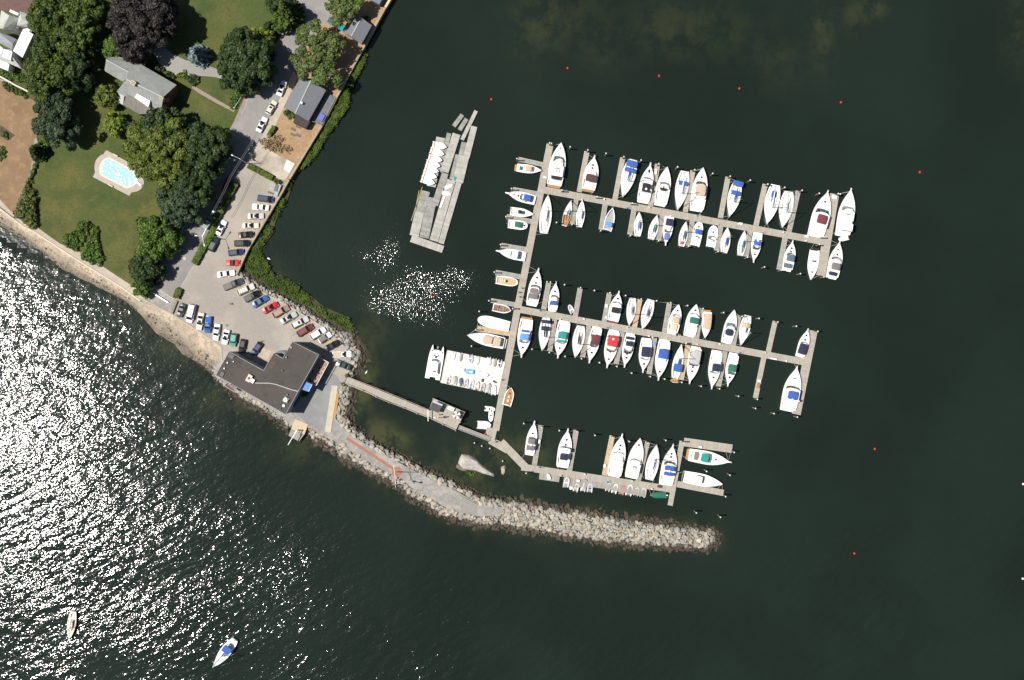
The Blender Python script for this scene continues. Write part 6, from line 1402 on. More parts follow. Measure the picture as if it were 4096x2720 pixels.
# old work floats
def oldfloat(lab,p0,p1,w,m=oldp,z=.5,name='old_float'):
    a,b=W('G',*p0,z),W('G',*p1,z); t=slab(name,a,b,w*TL['G'][2]*S,-.25,z,m); return tag(t,lab,'float')
oldfloat('narrow pale float slanting away at the top of the old float cluster',(757,107),(617,395),37,oldl)
oldfloat('long grey float second from the top right of the old float cluster',(738,262),(660,570),62,oldl,.52)
oldfloat('wide grey float left of the open slot near the top of the cluster',(562,337),(442,715),80,oldl,.54)
oldfloat('thin grey float with the pale bow ends of the white sailboats over it',(488,330),(398,715),44,oldp,.46)
oldfloat('grey float under the row of white sailing dinghies',(405,372),(310,860),88,oldl,.42)
oldfloat('short stepped float between the two right hand long floats',(638,420),(605,560),52,oldp,.47)
oldfloat('broad grey float carrying the teal mat',(630,555),(568,815),118,oldl,.53)
oldfloat('narrow dark float edging the broad float with the teal mat',(568,542),(508,785),34,oldp,.56)
oldfloat('dark weathered float with an orange timber edge in the middle of the cluster',(450,727),(345,1045),66,oldp,.5)
oldfloat('pale long float under the two upturned white hulls',(510,795),(335,1400),86,oldl,.49)
oldfloat('long thin outer float along the right side of the cluster',(585,820),(407,1425),58,oldl,.51)
oldfloat('darkest long float in the lower middle of the cluster',(320,970),(240,1370),96,oldp,.45)
oldfloat('upper float on the left side of the cluster beside the floating pole',(255,905),(200,1115),88,oldp,.53)
oldfloat('lower float on the left side of the cluster',(195,1110),(140,1350),92,oldl,.48)
oldfloat('wide cross float closing the bottom end of the old float cluster',(110,1375),(428,1485),72,oldl,.55)
oldfloat('left leg of the small broken float at the top of the cluster',(620,145),(535,260),42,oldp,.5); oldfloat('right leg of the small broken float at the top of the cluster',(662,185),(592,298),42,oldp,.52)
for k,(a,b) in enumerate((((222,865),(112,1200)),((190,900),(150,1110)))): p0,p1=W('G',*a,.6),W('G',*b,.6); mb=MB(); mb.tube([p0-p0,p1-p0],.11,6); tag(obj('timber_pole',mb,mat('pole_yellow',(.42,.34,.15),.8),loc=p0),('long','short')[k]+' yellowish timber pole floating along the left of the old floats','pole')
p0=W('G',548,780,.6); mb=MB(); mb.box(-.35,.35,-.6,.6,0,.04); tag(obj('teal_mat',mb,CV['teal'],loc=(p0.x,p0.y,.535),rz=-.2),'teal mat lying on the broad grey float','mat')
# ================================================================= BOATS
cz=cruiser
# --- top arm, upper side
cz('H',870,212,782,735,190,'biggest yacht of the top row, white, with teak swim platform beside the spine dock end',plat='teak',pul=0,cab=(.26,.66),ws=(.62,.12),fly=(.20,.46),hat=(.86,),can=((.12,.30,.55,'black',1.5),),cock=.10)
cz('H',1265,360,1185,783,172,'white cruiser with a dark brown cockpit canvas in the second slip of the top row',plat='teak',cab=(.34,.62),ws=(.46,.14),can=((.22,.44,.66,'brown'),),hat=(.66,.76),cock=.30)
sailboat('H',1598,852,1715,405,165,'white sailboat, stern out, with three bright blue canvases in the top row',cover='blue',bimini=('blue',((.06,.22),(.25,.36))),boomside=0)
cz('H',1925,447,1832,915,160,'white flybridge cruiser with a long black top and white radar dome in the top row',plat='white',cab=(.22,.62),ws=(.60,.10),can=((.22,.46,.6,'black'),),hat=(.80,.84),hard=(.44,.58),cock=.2,arch=.3)
cz('H',2120,497,2035,952,165,'white express cruiser with a small black oval cockpit cover in the top row',pul=0,cab=(.40,.58),ws=(.52,.14),win=False,can=((.34,.53,.5,'black',.9,.4),),hat=(),cock=.34)
sailboat('I',180,560,265,100,155,'white sailboat with a thin blue dodger strip and open cockpit in the top row',cover='white',dodger='blue')
cz('I',475,62,398,572,182,'wide white cruiser with a big tan top in the middle of the top row',pul=0,cab=(.24,.66),ws=(.60,.13),can=((.30,.55,.62,'tan'),),hat=(.76,),cock=.2,fly=(.26,.56))
sailboat('I',790,642,888,228,152,'white sailboat with blue covers over boom, cockpit and stern, right of the tan topped cruiser',cover='blue',bimini=('blue',((.0,.14),)),dodger='blue',boomside=.3)
sailboat('I',1235,725,1335,262,172,'large white motorsailer carrying an upturned blue dinghy, with tan stern deck',cover='white',deckhouse=(.70,.93,.3,'blue') and (.16,.46,.30,'blue'),mh=.9,deckc=white)
sailboat('I',1415,768,1492,340,165,'white sailboat with a grey boom cover, stern out, last but two in the top row',cover='lgrey',dodger=None)
cz('I',1950,330,1795,885,212,'long white motor yacht with a maroon canvas near the end of the top row',cab=(.24,.56),ws=(.54,.15),fly=(.2,.5),can=((.26,.46,.52,'maroon'),),hat=(.78,),cock=.14)
cz('I',2222,305,2118,865,192,'all white motor yacht moored alone outside the wide end of the top dock',cab=(.18,.60),ws=(.58,.10),win=False,fly=(.30,.52),hard=(.06,.24),can=(),hat=(),cock=.12)
rib('I',2080,910,2195,885,60,'white tender tied across the stern of the outermost all white yacht',tube_m=white,floor=offw,z0=.0,group=None)
# --- top arm, lower side
sailboat('H',717,822,662,1280,140,'long white sailboat in the corner between the spine dock and the top arm',cover='white',deckhouse=None)
sailboat('H',990,885,905,1192,98,'small varnished wooden sailboat with orange teak cockpit',cover='green',wood=True,hullc=teak,mh=1.0,deckc=white)
sailboat('H',1122,885,1080,1205,102,'white daysailer with a dark forward window beside the reddish finger pier',cover='white',ob=True,deckc=white)
runabout('H',1480,975,1412,1248,112,'grey decked runabout with a blue canvas under the top dock',can=(.16,.36,.62,'sky'),floor=greyd,console=None,cuddy=None,kind='cruiser',eng=1)
sailboat('H',1793,1025,1770,1315,105,'small white sailboat with a blue item at the mast, right of the grey runabout',cover='violet',mh=.95,ob=True)
sailboat('H',2005,1060,1928,1350,108,'small white sailboat with a green boom cover',cover='green',mh=1.0,ob=True)
cz('H',2098,1425,2147,1083,118,'white cruiser bow out, navy top and blue bow cushion cover, under the top dock',pul=1,plat=None,cab=(.24,.55),ws=(.56,.1),can=((.10,.36,.68,'navy'),(.62,.88,.5,'violet',.5,.3)),hat=(),cock=.1)
sailboat('I',280,695,223,990,102,'small white sailboat with a red cushion in its cockpit',cover='slate',mh=1.0,ob=True,deckhouse=(.08,.2,.3,'red'))
runabout('I',440,700,383,988,118,'white centre cabin motorboat with a square blue canvas, bow to the top dock',can=(.48,.68,.6,'blue'),console=.35,cuddy=.72,kind='round',eng=1,ws=False)
runabout('I',612,742,568,1003,118,'white cuddy motorboat with grey outboard and dark windows under the top dock',cuddy=.52,console=.3,kind='round',eng=1)
sailboat('I',770,765,725,1068,112,'white sailboat with a bright blue boom cover beside the sixth lower finger',cover='blue',mh=1.05,ob=True)
sailboat('I',970,805,918,1100,98,'white sailboat with a varnished cockpit and teal boom cover',cover='teal',mh=1.0,wood=False,deckhouse=(.12,.3,.25,'cream'))
cz('I',1070,1185,1125,832,118,'white cruiser bow out, with a blue top, radar dome and dark windscreen',cab=(.26,.56),ws=(.55,.14),can=((.26,.46,.7,'blue'),),hat=(.78,),plat=None,cock=.2,arch=.3)
cz('I',1535,920,1468,1278,132,'white cruiser with slate blue canvases, alone on the right lower finger of the top dock',cab=(.32,.6),ws=(.56,.12),can=((.28,.52,.66,'slate'),(.04,.2,.74,'slate',.35)),hat=(.66,.78),cock=.24)
runabout('I',1752,1385,1800,1030,128,'open white fishing boat with four black outboards, bow pointing down at the wide end',console=.35,kind='cruiser',eng=4,cuddy=.62,ws=False,twin=.42)
cz('I',2088,930,1995,1368,158,'white cruiser with grey top and navy cockpit cover, right of the wide end section',cab=(.30,.60),ws=(.55,.1),can=((.20,.40,.6,'grey'),(.03,.14,.6,'navy',.3)),hat=(.66,.80),cock=.18)
# --- spine dock, left side
cz('H',635,540,322,500,100,'white and green fishing boat with a tan canopy, topmost left of the spine dock',cat='fishing boat',name='fishing_boat',pul=0,plat='teak',cab=(.36,.70),ws=(.66,.1),can=((.36,.6,.62,'tan'),(.12,.2,.4,'green',.1)),hat=(),cock=.34)
cz('H',213,800,562,892,118,'white cruiser with a blue canvas, bow left, on the second left finger',pul=1,plat=None,cab=(.34,.56),ws=(.50,.12),can=((.18,.42,.66,'blue'),),hat=(.62,.76),cock=.34)
runabout('H',545,1055,262,1012,100,'white centre console boat with a black seat cover and black outboards, bow to the spine',console=.45,eng=2,kind='cruiser',can=(.36,.5,.42,'black'),hullc=None)
runabout('H',475,1192,238,1165,106,'white runabout with a square green canvas left of the spine dock',console=None,can=(.36,.66,.62,'green'),kind='round',cuddy=.8,ws=False)
cz('J',988,8,1332,82,118,'white cruiser with a white hardtop, bow left, left of the spine dock',pul=1,plat=None,cab=(.26,.52),ws=(.50,.12),win=True,hard=(.28,.5),hat=(),cock=.24)
runabout('J',1247,388,980,348,105,'white open boat with a tan deck and console, left of the spine dock',console=.42,kind='round',teakfloor=True,eng=1)
runabout('J',1167,715,942,672,98,'open grey floored boat with red cushions, left of the spine dock',cat='rowing boat',name='open_boat',console=None,floor=CV['grey'],kind='skiff',items=((.16,-.3,.5,'red'),(.3,.3,.6,'red'),(.78,.0,.5,'red')),bench=(.3,.6),hullc=cream,eng=0)
runabout('J',768,815,1145,905,132,'boat wrapped in a full white cover beside the tan finger pier',cat='covered boat',name='covered_boat',cover='white',kind='round',eng=0)
cz('J',645,1005,1105,1108,145,'white cruiser with two tan canvases, bow left, below the tan finger pier',pul=0,plat='white',cab=(.28,.56),ws=(.52,.08),can=((.32,.54,.62,'tan'),(.10,.29,.72,'tan')),hat=(),cock=.26)
# --- middle arm, upper side
cz('J',1490,215,1405,655,150,'long white express cruiser with two grey canvases and a green mark at the screen',cab=(.34,.56),ws=(.52,.10),can=((.30,.46,.68,'grey',1.0),(.14,.29,.66,'grey',1.0)),hat=(.62,.78),cock=.30)
cz('J',1695,375,1650,722,118,'white cruiser with blue cockpit canvas and three dark foredeck windows',cab=(.32,.56),ws=(.50,.14),can=((.16,.32,.68,'blue'),),hat=(.70,),cock=.28)
rib('J',1850,648,1893,745,62,'grey inflatable floating beside the bare third finger of the middle dock',group=None,motor=False)
cz('K',200,168,130,502,128,'white cruiser with black top and red swim platform, right of the boxy finger pier',plat='red',cab=(.30,.66),ws=(.66,.08),can=((.28,.48,.64,'black'),),hat=(.80,),cock=.26,hard=(.50,.62))
sailboat('K',305,535,345,240,98,'slim white sailboat left of the brown finger pier of the middle dock',cover='lgrey')
sailboat('K',445,572,535,257,118,'white sailboat with green tinted cockpit, right of the brown finger pier',cover='slate')
cz('K',825,310,752,618,122,'white cruiser with tan top and cream cockpit, right of the fourth upper finger',pul=0,plat='white',cab=(.28,.62),ws=(.60,.10),win=False,can=((.32,.52,.6,'tan'),(.06,.28,.62,'cream',.3)),hat=(.78,),cock=.26)
cz('K',1010,308,932,645,138,'white flybridge cruiser with a dark green top',pul=0,cab=(.26,.68),ws=(.68,.06),fly=(.34,.62),can=((.36,.56,.6,'green'),),hat=(.80,),cock=.24)
cz('K',1100,660,1130,368,98,'narrow boat with a long tan canopy, bow towards the middle dock',cat='launch',name='motor_launch',pul=0,plat='teak',cab=(.3,.6),ws=None,can=((.08,.66,.82,'tan'),),hat=(),cock=.2)
cz('K',1408,366,1322,715,128,'sleek white express cruiser with navy oval cockpit cover and green tinted screen',pul=0,cab=(.38,.5),ws=(.50,.18),win=False,can=((.18,.38,.62,'navy',.7,.45),),hat=(),cock=.30)
sailboat('K',1478,738,1552,423,112,'white sailboat with a tan cockpit, right of the navy covered express cruiser',cover='cream',dodger='tan')
cz('K',2182,562,2095,858,108,'white cruiser with long navy canvas inside the wide end of the middle dock',cab=(.3,.5),ws=(.50,.1),can=((.04,.46,.78,'navy',.9),),hat=(.62,.80),cock=.2)
cz('K',2065,955,1965,1425,182,'biggest yacht of the middle dock, white with a blue top, beside the wide end',cab=(.22,.54),ws=(.52,.10),fly=(.22,.5),can=((.24,.44,.56,'blue'),),hat=(.74,),cock=.14,arch=.24)
# --- middle arm, lower side
cz('J',1283,1270,1352,797,162,'white cruiser bow out, light blue top and teak platform, nearest the spine dock',pul=1,plat='teak',cab=(.28,.62),ws=(.62,.08),can=((.40,.58,.62,'sky'),(.30,.36,.55,'blue',1.6)),hat=(.78,),cock=.24)
sailboat('J',1530,1193,1580,797,132,'white sailboat with dark navy dodger and boom cover, bow out',cover='black',dodger='navy',bimini=('navy',((.08,.18),)))
cz('J',1712,1278,1797,835,155,'white cruiser with a large teal canvas, bow out',cab=(.3,.62),ws=(.60,.06),can=((.28,.48,.62,'teal'),(.52,.58,.6,'teal',1.2)),hat=(.76,),cock=.26)
sailboat('J',1920,1273,1988,893,138,'white sailboat with grey metal boom and red side stripe, bow out',cover='black')
cz('J',2083,1335,2182,905,135,'white cruiser with maroon canvas, bow out',cab=(.34,.58),ws=(.52,.12),can=((.20,.36,.68,'maroon'),(.36,.50,.62,'brown')),hat=(.74,),cock=.28)
cz('K',70,975,150,583,135,'white cruiser with the brightest red canvas of the marina, bow out',cab=(.34,.58),ws=(.54,.1),can=((.10,.42,.78,'red'),),hat=(.58,.80),cock=.28,arch=.2)
cz('K',253,970,322,615,118,'white cruiser with navy top and dark windscreen, right of the red canvas cruiser',cab=(.32,.56),ws=(.54,.16),can=((.20,.36,.6,'navy'),(.05,.14,.7,'navy',.6)),hat=(.62,.74),cock=.26)
cz('K',447,1025,490,665,128,'white cruiser with a long navy top over the cabin, bow out',cab=(.26,.60),ws=(.62,.06),can=((.22,.55,.7,'navy'),),hat=(.78,),cock=.22)
cz('K',608,1105,680,682,138,'white cruiser with a large square royal blue canvas, bow out',cab=(.3,.6),ws=None,can=((.20,.46,.72,'blue'),),hat=(.82,),cock=.22)
sailboat('K',857,725,785,1085,108,'white sailboat with blue bimini, bow to the dock, a rowing dinghy at its stern',cover='blue',bimini=('blue',((.20,.42),)))
dink('K',735,1105,822,1112,42,'cream wooden rowing dinghy across the stern of the blue bimini sailboat',z0=-.1,m=cream,inner=teak)
cz('K',935,1142,1012,755,132,'white cruiser with pale grey full length canvas, bow out by the brown finger',cab=(.3,.5),ws=(.48,.1),can=((.06,.46,.76,'lgrey'),),hat=(.56,.68),cock=.26)
cz('K',1167,1198,1228,795,130,'white cruiser with navy flybridge cover, bow out, left of the green topped cruiser',cab=(.24,.6),ws=(.58,.06),fly=(.3,.52),can=((.32,.54,.6,'navy'),),hat=(.72,),cock=.22)
cz('K',1335,1168,1407,822,118,'white cruiser with bright green top and green screen band, bow out',cab=(.26,.6),ws=(.58,.05),can=((.32,.56,.7,'teal' if False else 'green'),(.60,.66,.56,'green',1.1)),hat=(.76,),cock=.22)
# --- lower arm
cz('M',232,218,175,578,110,'white cruiser with two grey tops and round radar domes, first left on the lower dock',cab=(.30,.56),ws=(.50,.1),can=((.32,.50,.66,'grey'),(.12,.28,.7,'grey')),hat=(.66,),cock=.28,arch=.3)
cz('M',583,298,520,708,142,'white cruiser with a navy canvas and dark curved windscreen, second on the lower dock',cab=(.26,.56),ws=(.54,.05),can=((.18,.36,.6,'navy'),),hat=(.6,.74),cock=.22,hard=(.4,.52))
cz('M',1152,353,1062,805,158,'all white cruiser with no canvas, right of the new tan finger pier',cab=(.2,.58),ws=(.58,.04),win=False,hat=(.66,.76),cock=.14,hard=(.2,.4))
cz('M',1340,400,1243,820,155,'white flybridge cruiser with a small dark windscreen, left of the lower dock sailboat',pul=0,cab=(.18,.56),ws=(.44,.08),fly=(.10,.36),hat=(.82,),cock=.1)
sailboat('M',1515,468,1433,840,130,'only sailboat on the lower dock, white with cluttered cockpit',cover='white',hullc=None)
cz('M',1685,460,1603,900,158,'white cruiser with a two part blue top beside the lower cross dock',cab=(.24,.56),ws=(.56,.1),can=((.24,.33,.62,'blue'),(.37,.48,.64,'blue')),hat=(.72,.8),cock=.22,arch=.36)
cz('M',2295,652,1830,568,140,'lobster style cruiser with teal top and teak platform, bow right',plat='teak',cab=(.26,.56),ws=(.52,.1),can=((.28,.46,.62,'teal'),(.14,.24,.62,'grey',-.3)),hat=(.66,),cock=.26)
runabout('M',2208,885,1788,800,130,'big open white centre console boat with white hardtop, bow right',console=.42,kind='cruiser',can=(.26,.46,.6,'white'),eng=0,bench=())
runabout('M',1445,1000,1612,1000,62,'small boat under a dark green cover below the lower dock',cat='covered boat',name='covered_boat',cover='green',kind='skiff',eng=1,engc=white)
rib('L',2052,592,1985,805,105,'varnished wooden launch with tan interior moored right of the spine dock',group=None,cat='wooden launch',name='wooden_launch',motor=False,seat=False) if False else runabout('L',2052,592,1995,810,108,'white launch with varnished orange interior and red cushion, right of the spine dock',cat='launch',name='wooden_launch',console=None,teakfloor=False,floor=teak,kind='skiff',bench=(.2,.4),items=((.68,.05,.5,'red'),(.5,.0,.6,'cream'),(.3,.0,.7,'cream')),eng=0,hullc=white)
# --- bay moorings
MG=None
sailboat('R',230,465,275,133,98,'tan decked white sailboat anchored alone in the lower left bay',cover='white',mh=1.15,deckc=CV['cream'],group=MG)
sailboat('R',1925,795,2185,468,132,'white sailboat with a blue cover anchored at the bottom of the bay',cover='blue',bimini=('blue',((.22,.42),)),mh=1.1,group=MG)
# --- catamaran
def catam():
    loc,rz,L,B=place('L',1190,95,1120,490,185); r=thing('catamaran','white power catamaran moored along the left of the tender float','catamaran',loc,rz,BG); X=lambda t:-L/2+t*L
    for s in (-1,1):
        mb=MB(); n=12
        for i in range(n+1):
            t=i/n; w=.62*(1-max(0,(t-.6)/.4)**1.8)+.03; x=X(t); y=s*(B/2-.75); mb.v+=[(x,y,-.4),(x,y+w*.8,0),(x,y+w,1.4),(x,y-w,1.4),(x,y-w*.8,0)]
        for i in range(n):
            for j in range(5): a=i*5; mb.f.append((a+j,a+(j+1)%5,a+5+(j+1)%5,a+5+j)[::-1]); mb.mi.append(0)
        mb.f.append((0,1,2,3,4)); mb.f.append(tuple(range(n*5,n*5+5))[::-1]); mb.mi+=[0,0]; obj('hull',mb,white,r)
        hatch(r,X(.82),s*(B/2-.85),1.42,.45); hatch(r,X(.70),s*.55,1.52,.35)
    mb=MB(); mb.frus([(X(.06),-B/2+.35),(X(.8),-B/2+.5),(X(.88),-.6),(X(.88),.6),(X(.8),B/2-.5),(X(.06),B/2-.35)],[(X(.06),-B/2+.4),(X(.8),-B/2+.6),(X(.86),-.6),(X(.86),.6),(X(.8),B/2-.6),(X(.06),B/2-.4)],.7,1.5); obj('deck',mb,white,r)
    cabin(r,X(.16),X(.62),B*.33,B*.30,1.45,2.4,1.1,white); windscreen(r,X(.60),B*.26,1.9,2.45,.6,glassl,side=1.4)
    mb=MB(); mb.frus([(X(.2),-B*.24),(X(.46),-B*.2),(X(.46),B*.2),(X(.2),B*.24)],[(X(.2),-B*.26),(X(.48),-B*.22),(X(.48),B*.22),(X(.2),B*.26)],2.4,2.9); f=obj('flybridge',mb,offw,r); mb=MB(); mb.box(X(.22),X(.25),-.5,.1,2.9,3.3); obj('seat',mb,dark,f)
    hatch(r,X(.66),0,1.52,.7,dark); mb=MB(); mb.bar((X(.9),0,1.5),(X(.96),0,1.5),.12); mb.bar((X(.96),-.2,1.5),(X(.96),.2,1.5),.08); obj('anchor',mb,alu,r)
catam()
# ================================================================= TENDERS
TGp='small tenders standing on the white square float'
zf=.62
rib('L',1360,262,1378,180,40,'leftmost tender in the upper row on the white float, white',z0=zf,tube_m=white,floor=offw,motor=False,group=TGp)
rib('L',1448,280,1458,190,42,'grey shaded tender second from left in the upper row on the white float',z0=zf,cover='lgrey',group=TGp)
rib('L',1575,300,1570,205,58,'open grey inflatable third in the upper row on the white float',z0=zf,motor=True,group=TGp)
rib('L',1640,325,1655,240,52,'white covered tender fourth in the upper row on the white float',z0=zf,cover='white',group=TGp)
rib('L',1790,330,1790,240,48,'white covered tender fifth in the upper row on the white float',z0=zf,cover='white',group=TGp)
rib('L',1850,345,1855,255,50,'pale grey covered tender sixth in the upper row on the white float',z0=zf,cover='lgrey',group=TGp)
rib('L',1908,358,1922,265,50,'dark floored inflatable at the right end of the upper row',z0=zf,floor=dark,motor=False,group=TGp)
rib('L',1782,445,1660,425,62,'white flat tender lying crosswise in the middle of the white float',z0=zf,cover='white',group=TGp)
rib('L',1320,450,1300,535,50,'tender with red cushions at the left end of the lower row',z0=zf,tube_m=white,extra='red',group=TGp)
rib('L',1390,455,1375,552,62,'grey covered tender second in the lower row on the white float',z0=zf,cover='lgrey',group=TGp)
rib('L',1460,475,1458,572,50,'dark grey covered tender in the lower row on the white float',z0=zf,cover='slate',group=TGp)
rib('L',1525,488,1512,580,52,'tender with an orange seat in the lower row on the white float',z0=zf,extra='cream',motor=False,group=TGp)
rib('L',1597,500,1570,600,52,'tender with a blue and yellow bag in the lower row on the white float',z0=zf,tube_m=white,extra='sky',group=TGp)
rib('L',1660,520,1640,610,54,'cream floored tender sixth in the lower row on the white float',z0=zf,floor=CV['cream'],group=TGp)
rib('L',1725,540,1705,630,56,'grey tender with red bag seventh in the lower row on the white float',z0=zf,extra='red',group=TGp)
rib('L',1795,540,1770,650,62,'light grey covered tender eighth in the lower row on the white float',z0=zf,cover='lgrey',group=TGp)
rib('L',1850,560,1840,675,62,'white inflatable at the right end of the lower row on the white float',z0=zf,tube_m=white,floor=offw,group=TGp)
# jet ski
def jetski(tile,bx,by,sx,sy,bw,lab,m,z0):
    loc,rz,L,B=place(tile,bx,by,sx,sy,bw,z0+.5); r=thing('jet_ski',lab,'jet ski',(loc[0],loc[1],z0+.25),rz,TGp); X=lambda t:-L/2+t*L
    build_hull(r,'round',L,B,.3,m); build_deck(r,'round',L,B,.3,.02,.99,m,drop=.02); mb=MB(); mb.frus([(X(.12),-.2),(X(.6),-.22),(X(.85),0),(X(.6),.22),(X(.12),.2)],[(X(.15),-.14),(X(.55),-.14),(X(.7),0),(X(.55),.14),(X(.15),.14)],.3,.75); obj('seat',mb,white,r); mb=MB(); mb.bar((X(.6),-.4,.9),(X(.6),.4,.9),.06); mb.bar((X(.65),0,.6),(X(.6),0,.9),.08); obj('handlebar',mb,dark,r)
jetski('L',1505,395,1612,410,62,'light blue jet ski in the middle of the white float',mat('jet_blue',(.16,.45,.68),.3,coat=.5),zf)
jetski('L',1408,365,1500,385,40,'white jet ski with dark handlebar left of the light blue jet ski',white,zf)
box_thing('float_crate','dark crate on the white float left of the spine dock','L',1710,505,.5,.9,.5,zf,-.1,dark,'crate'); box_thing('float_crate','dark flat panel crate on the white float near its right edge','L',1855,523,1.0,.4,.4,zf,-.5,dark,'crate')
rib('L',1862,850,1742,838,62,'white tender with red cushion tied crosswise left of the spine dock',tube_m=white,floor=offw,extra='red',group=None)
rib('L',1810,990,1815,870,62,'white tender with two red seats tied alongside the spine dock',tube_m=white,floor=offw,extra='red',group=None)
rib('L',1812,1040,1655,1030,98,'pale blue covered inflatable tied by the foot of the ramp',cover='white',group=None)
zs=.52; TM='inflatable tenders along the lower dock'
rib('M',582,812,560,908,62,'grey tender standing at the left end of the lower side platform',z0=zs,motor=False,floor=greyd,group=TM)
dink('M',368,768,385,835,38,'small white dinghy on the separate left side platform',z0=zs,m=white)
dink('M',615,905,618,940,40,'white triangular bow piece of a small boat beside the covered tender',z0=zs,m=white,upside=True)
rib('M',682,878,658,958,58,'inflatable left of the pale covered tender on the lower dock',group=TM,extra='cream')
rib('M',758,860,738,952,58,'pale covered tender between two inflatables on the lower dock',cover='lgrey',group=TM)
rib('M',820,878,808,965,62,'inflatable with an orange and blue bag on the lower dock',group=TM,extra='blue')
rib('M',1018,872,995,955,52,'inflatable with a brown wooden floor on the lower dock',group=TM,floor=teak,motor=False)
rib('M',1092,882,1062,975,60,'white inflatable with a red item at its stern on the lower dock',group=TM,tube_m=white,extra='red')
rib('M',1165,895,1140,990,60,'only inflatable with red tubes on the lower dock',group=TM,tube_m=mat('red_hypalon',(.50,.10,.07),.6))
rib('M',1242,888,1215,1000,68,'largest white inflatable on the lower dock, right of the red one',group=TM,tube_m=white)
rib('M',1312,920,1292,1000,54,'inflatable with white console right of the largest inflatable',group=TM,extra='white')
rib('M',1385,925,1360,1015,62,'rightmost open inflatable on the lower dock',group=TM,motor=False)
SG='white sailing dinghies in a row on the old floats'
for q,(a,b,c_,d_) in enumerate([(465,470,320,440),(440,543,298,497),(420,603,280,565),(400,658,258,620),(385,713,243,672),(366,770,225,727),(347,830,207,785)]):
    dink('G',a,b,c_,d_,64,['topmost','second from the top','third from the top','middle','third from the bottom','second from the bottom','lowest'][q]+' white sailing dinghy in the row on the old floats',z0=.62,group=SG,benches=1,inner=white,cat='sailing dinghy',name='sailing_dinghy')
dink('G',527,842,445,878,40,'upper of two upturned white hulls on the pale old float',z0=.5,upside=True); dink('G',508,935,422,922,48,'lower of two upturned white hulls on the pale old float',z0=.5,upside=True)
a,b=W('G',440,960,.7),W('G',400,1070,.7); tag(slab('white_board',a,b,.55,.5,.72,white),'narrow white board lying on the pale old float below the upturned hulls','board')
# dock boxes
for q,(t_,x,y,dx,dy,lab) in enumerate([('H',1990,550,.6,1.6,'tall white dock box on the third upper finger of the top dock'),('I',927,722,1.0,.55,'white dock box beside the pile cap on the top dock'),('I',1705,870,1.1,.6,'white dock box near the right end of the top dock walkway'),('I',2035,405,1.4,1.1,'white locker at the tip of the wide end section of the top dock'),('K',68,325,.75,.85,'white dock box halfway along the boxy finger pier'),('K',63,443,.6,.7,'white dock box near the foot of the boxy finger pier'),('K',1825,880,1.9,.4,'long white dock box near the right end of the middle dock'),('M',282,435,.6,1.1,'white dock box on the first finger of the lower dock'),('M',968,690,.6,.9,'white dock box on the new tan finger pier'),('M',690,848,.9,.6,'white box on the lower side platform left of the covered tender'),('M',765,842,.8,.3,'grey box on the lower side platform above the covered tender'),('M',1545,908,1.2,.6,'dark box at the right end of the lower dock walkway'),('M',1975,495,.9,.5,'white dock box on the top right platform of the lower dock'),('K',1672,1110,.9,.6,'white box on the lone lower finger of the middle dock'),('K',1665,1160,.7,1.2,'brown box and chairs on the lone lower finger of the middle dock'),('H',680,618,.9,.5,'boarding steps between the biggest top row yacht and the spine dock'),('K',578,722,.6,.9,'light blue dock box on the second lower finger of the middle dock')]):
    m=white; 
    if 'grey' in lab: m=greyd
    if 'dark' in lab: m=dark
    if 'brown' in lab: m=teak
    if 'blue' in lab: m=CV['sky']
    box_thing('dock_box',lab,t_,x,y,dx,dy,.6,.56,-.18,m,'dock box')
# ================================================================= PILES, BUOYS
PT={'H':[(735,208),(757,215),(978,255),(1187,292),(1402,333),(1613,372),(1816,412),(2025,455),(2248,493),(350,395),(285,748),(220,1080),(155,1410),(818,1148),(1000,1172),(1340,1245),(1690,1305),(2025,1365),(880,768),(1297,845),(1712,922)],
'I':[(180,50),(383,83),(597,127),(803,160),(1040,207),(1247,253),(1447,292),(1652,327),(1855,362),(2080,365),(2103,370),(310,988),(660,1050),(1007,1118),(1208,1234),(1405,1270),(1632,1312),(1910,1350),(1910,878),(1860,965)],
'J':[(967,260),(903,598),(1185,690),(788,724),(748,942),(697,1135),(1590,375),(1630,378),(1797,408),(1987,445),(2150,477),(2335,505),(1412,1172),(1617,1210),(1803,1257),(1998,1283),(2210,1330)],
'K':[(105,188),(272,215),(435,252),(597,270),(745,290),(922,320),(1085,352),(1300,394),(1495,433),(1672,455),(1870,493),(2065,537),(2290,592),(180,960),(335,1030),(530,1067),(682,1093),(862,1127),(1065,1168),(1258,1195),(1457,1273),(1655,1305),(1635,1400),(1830,1455),(2075,1492),(555,655),(905,718)],
'M':[(120,248),(308,290),(493,322),(680,335),(868,373),(1055,395),(1227,437),(1425,455),(1612,425),(2330,550),(2040,750),(2285,790),(2240,1015),(1932,1187),(2185,1232),(145,770),(1805,450)]}
GN={'H':('white capped timber pile at the left half of the top dock','piles at the left half of the top dock'),'I':('white capped timber pile at the right half of the top dock','piles at the right half of the top dock'),'J':('white capped timber pile around the left end of the middle dock','piles at the left end of the middle dock'),'K':('white capped timber pile around the right part of the middle dock','piles at the right part of the middle dock'),'M':('white capped timber pile around the lower dock','piles around the lower dock')}
def mkpile(hh):
    t=thing('mooring_pile','x','mooring pile'); mb=MB(); mb.tube([(0,0,-4),(0,0,hh-.05)],[.19,.17],8); obj('post',mb,pilew,t); mb=MB(); mb.cone((0,0),.24,.2,hh-.12,hh-.02,10); mb.cone((0,0),.2,.03,hh-.02,hh+.22,10); obj('cap',mb,white,t); return t
p0=mkpile(4.6); first=True
for k,l in PT.items():
    for x,y in l:
        c=W(k,x,y,4.7); t=p0 if first else copy_tree(p0); first=False; t.location=(c.x,c.y,0); t['label']=GN[k][0]; t['group']=GN[k][1]
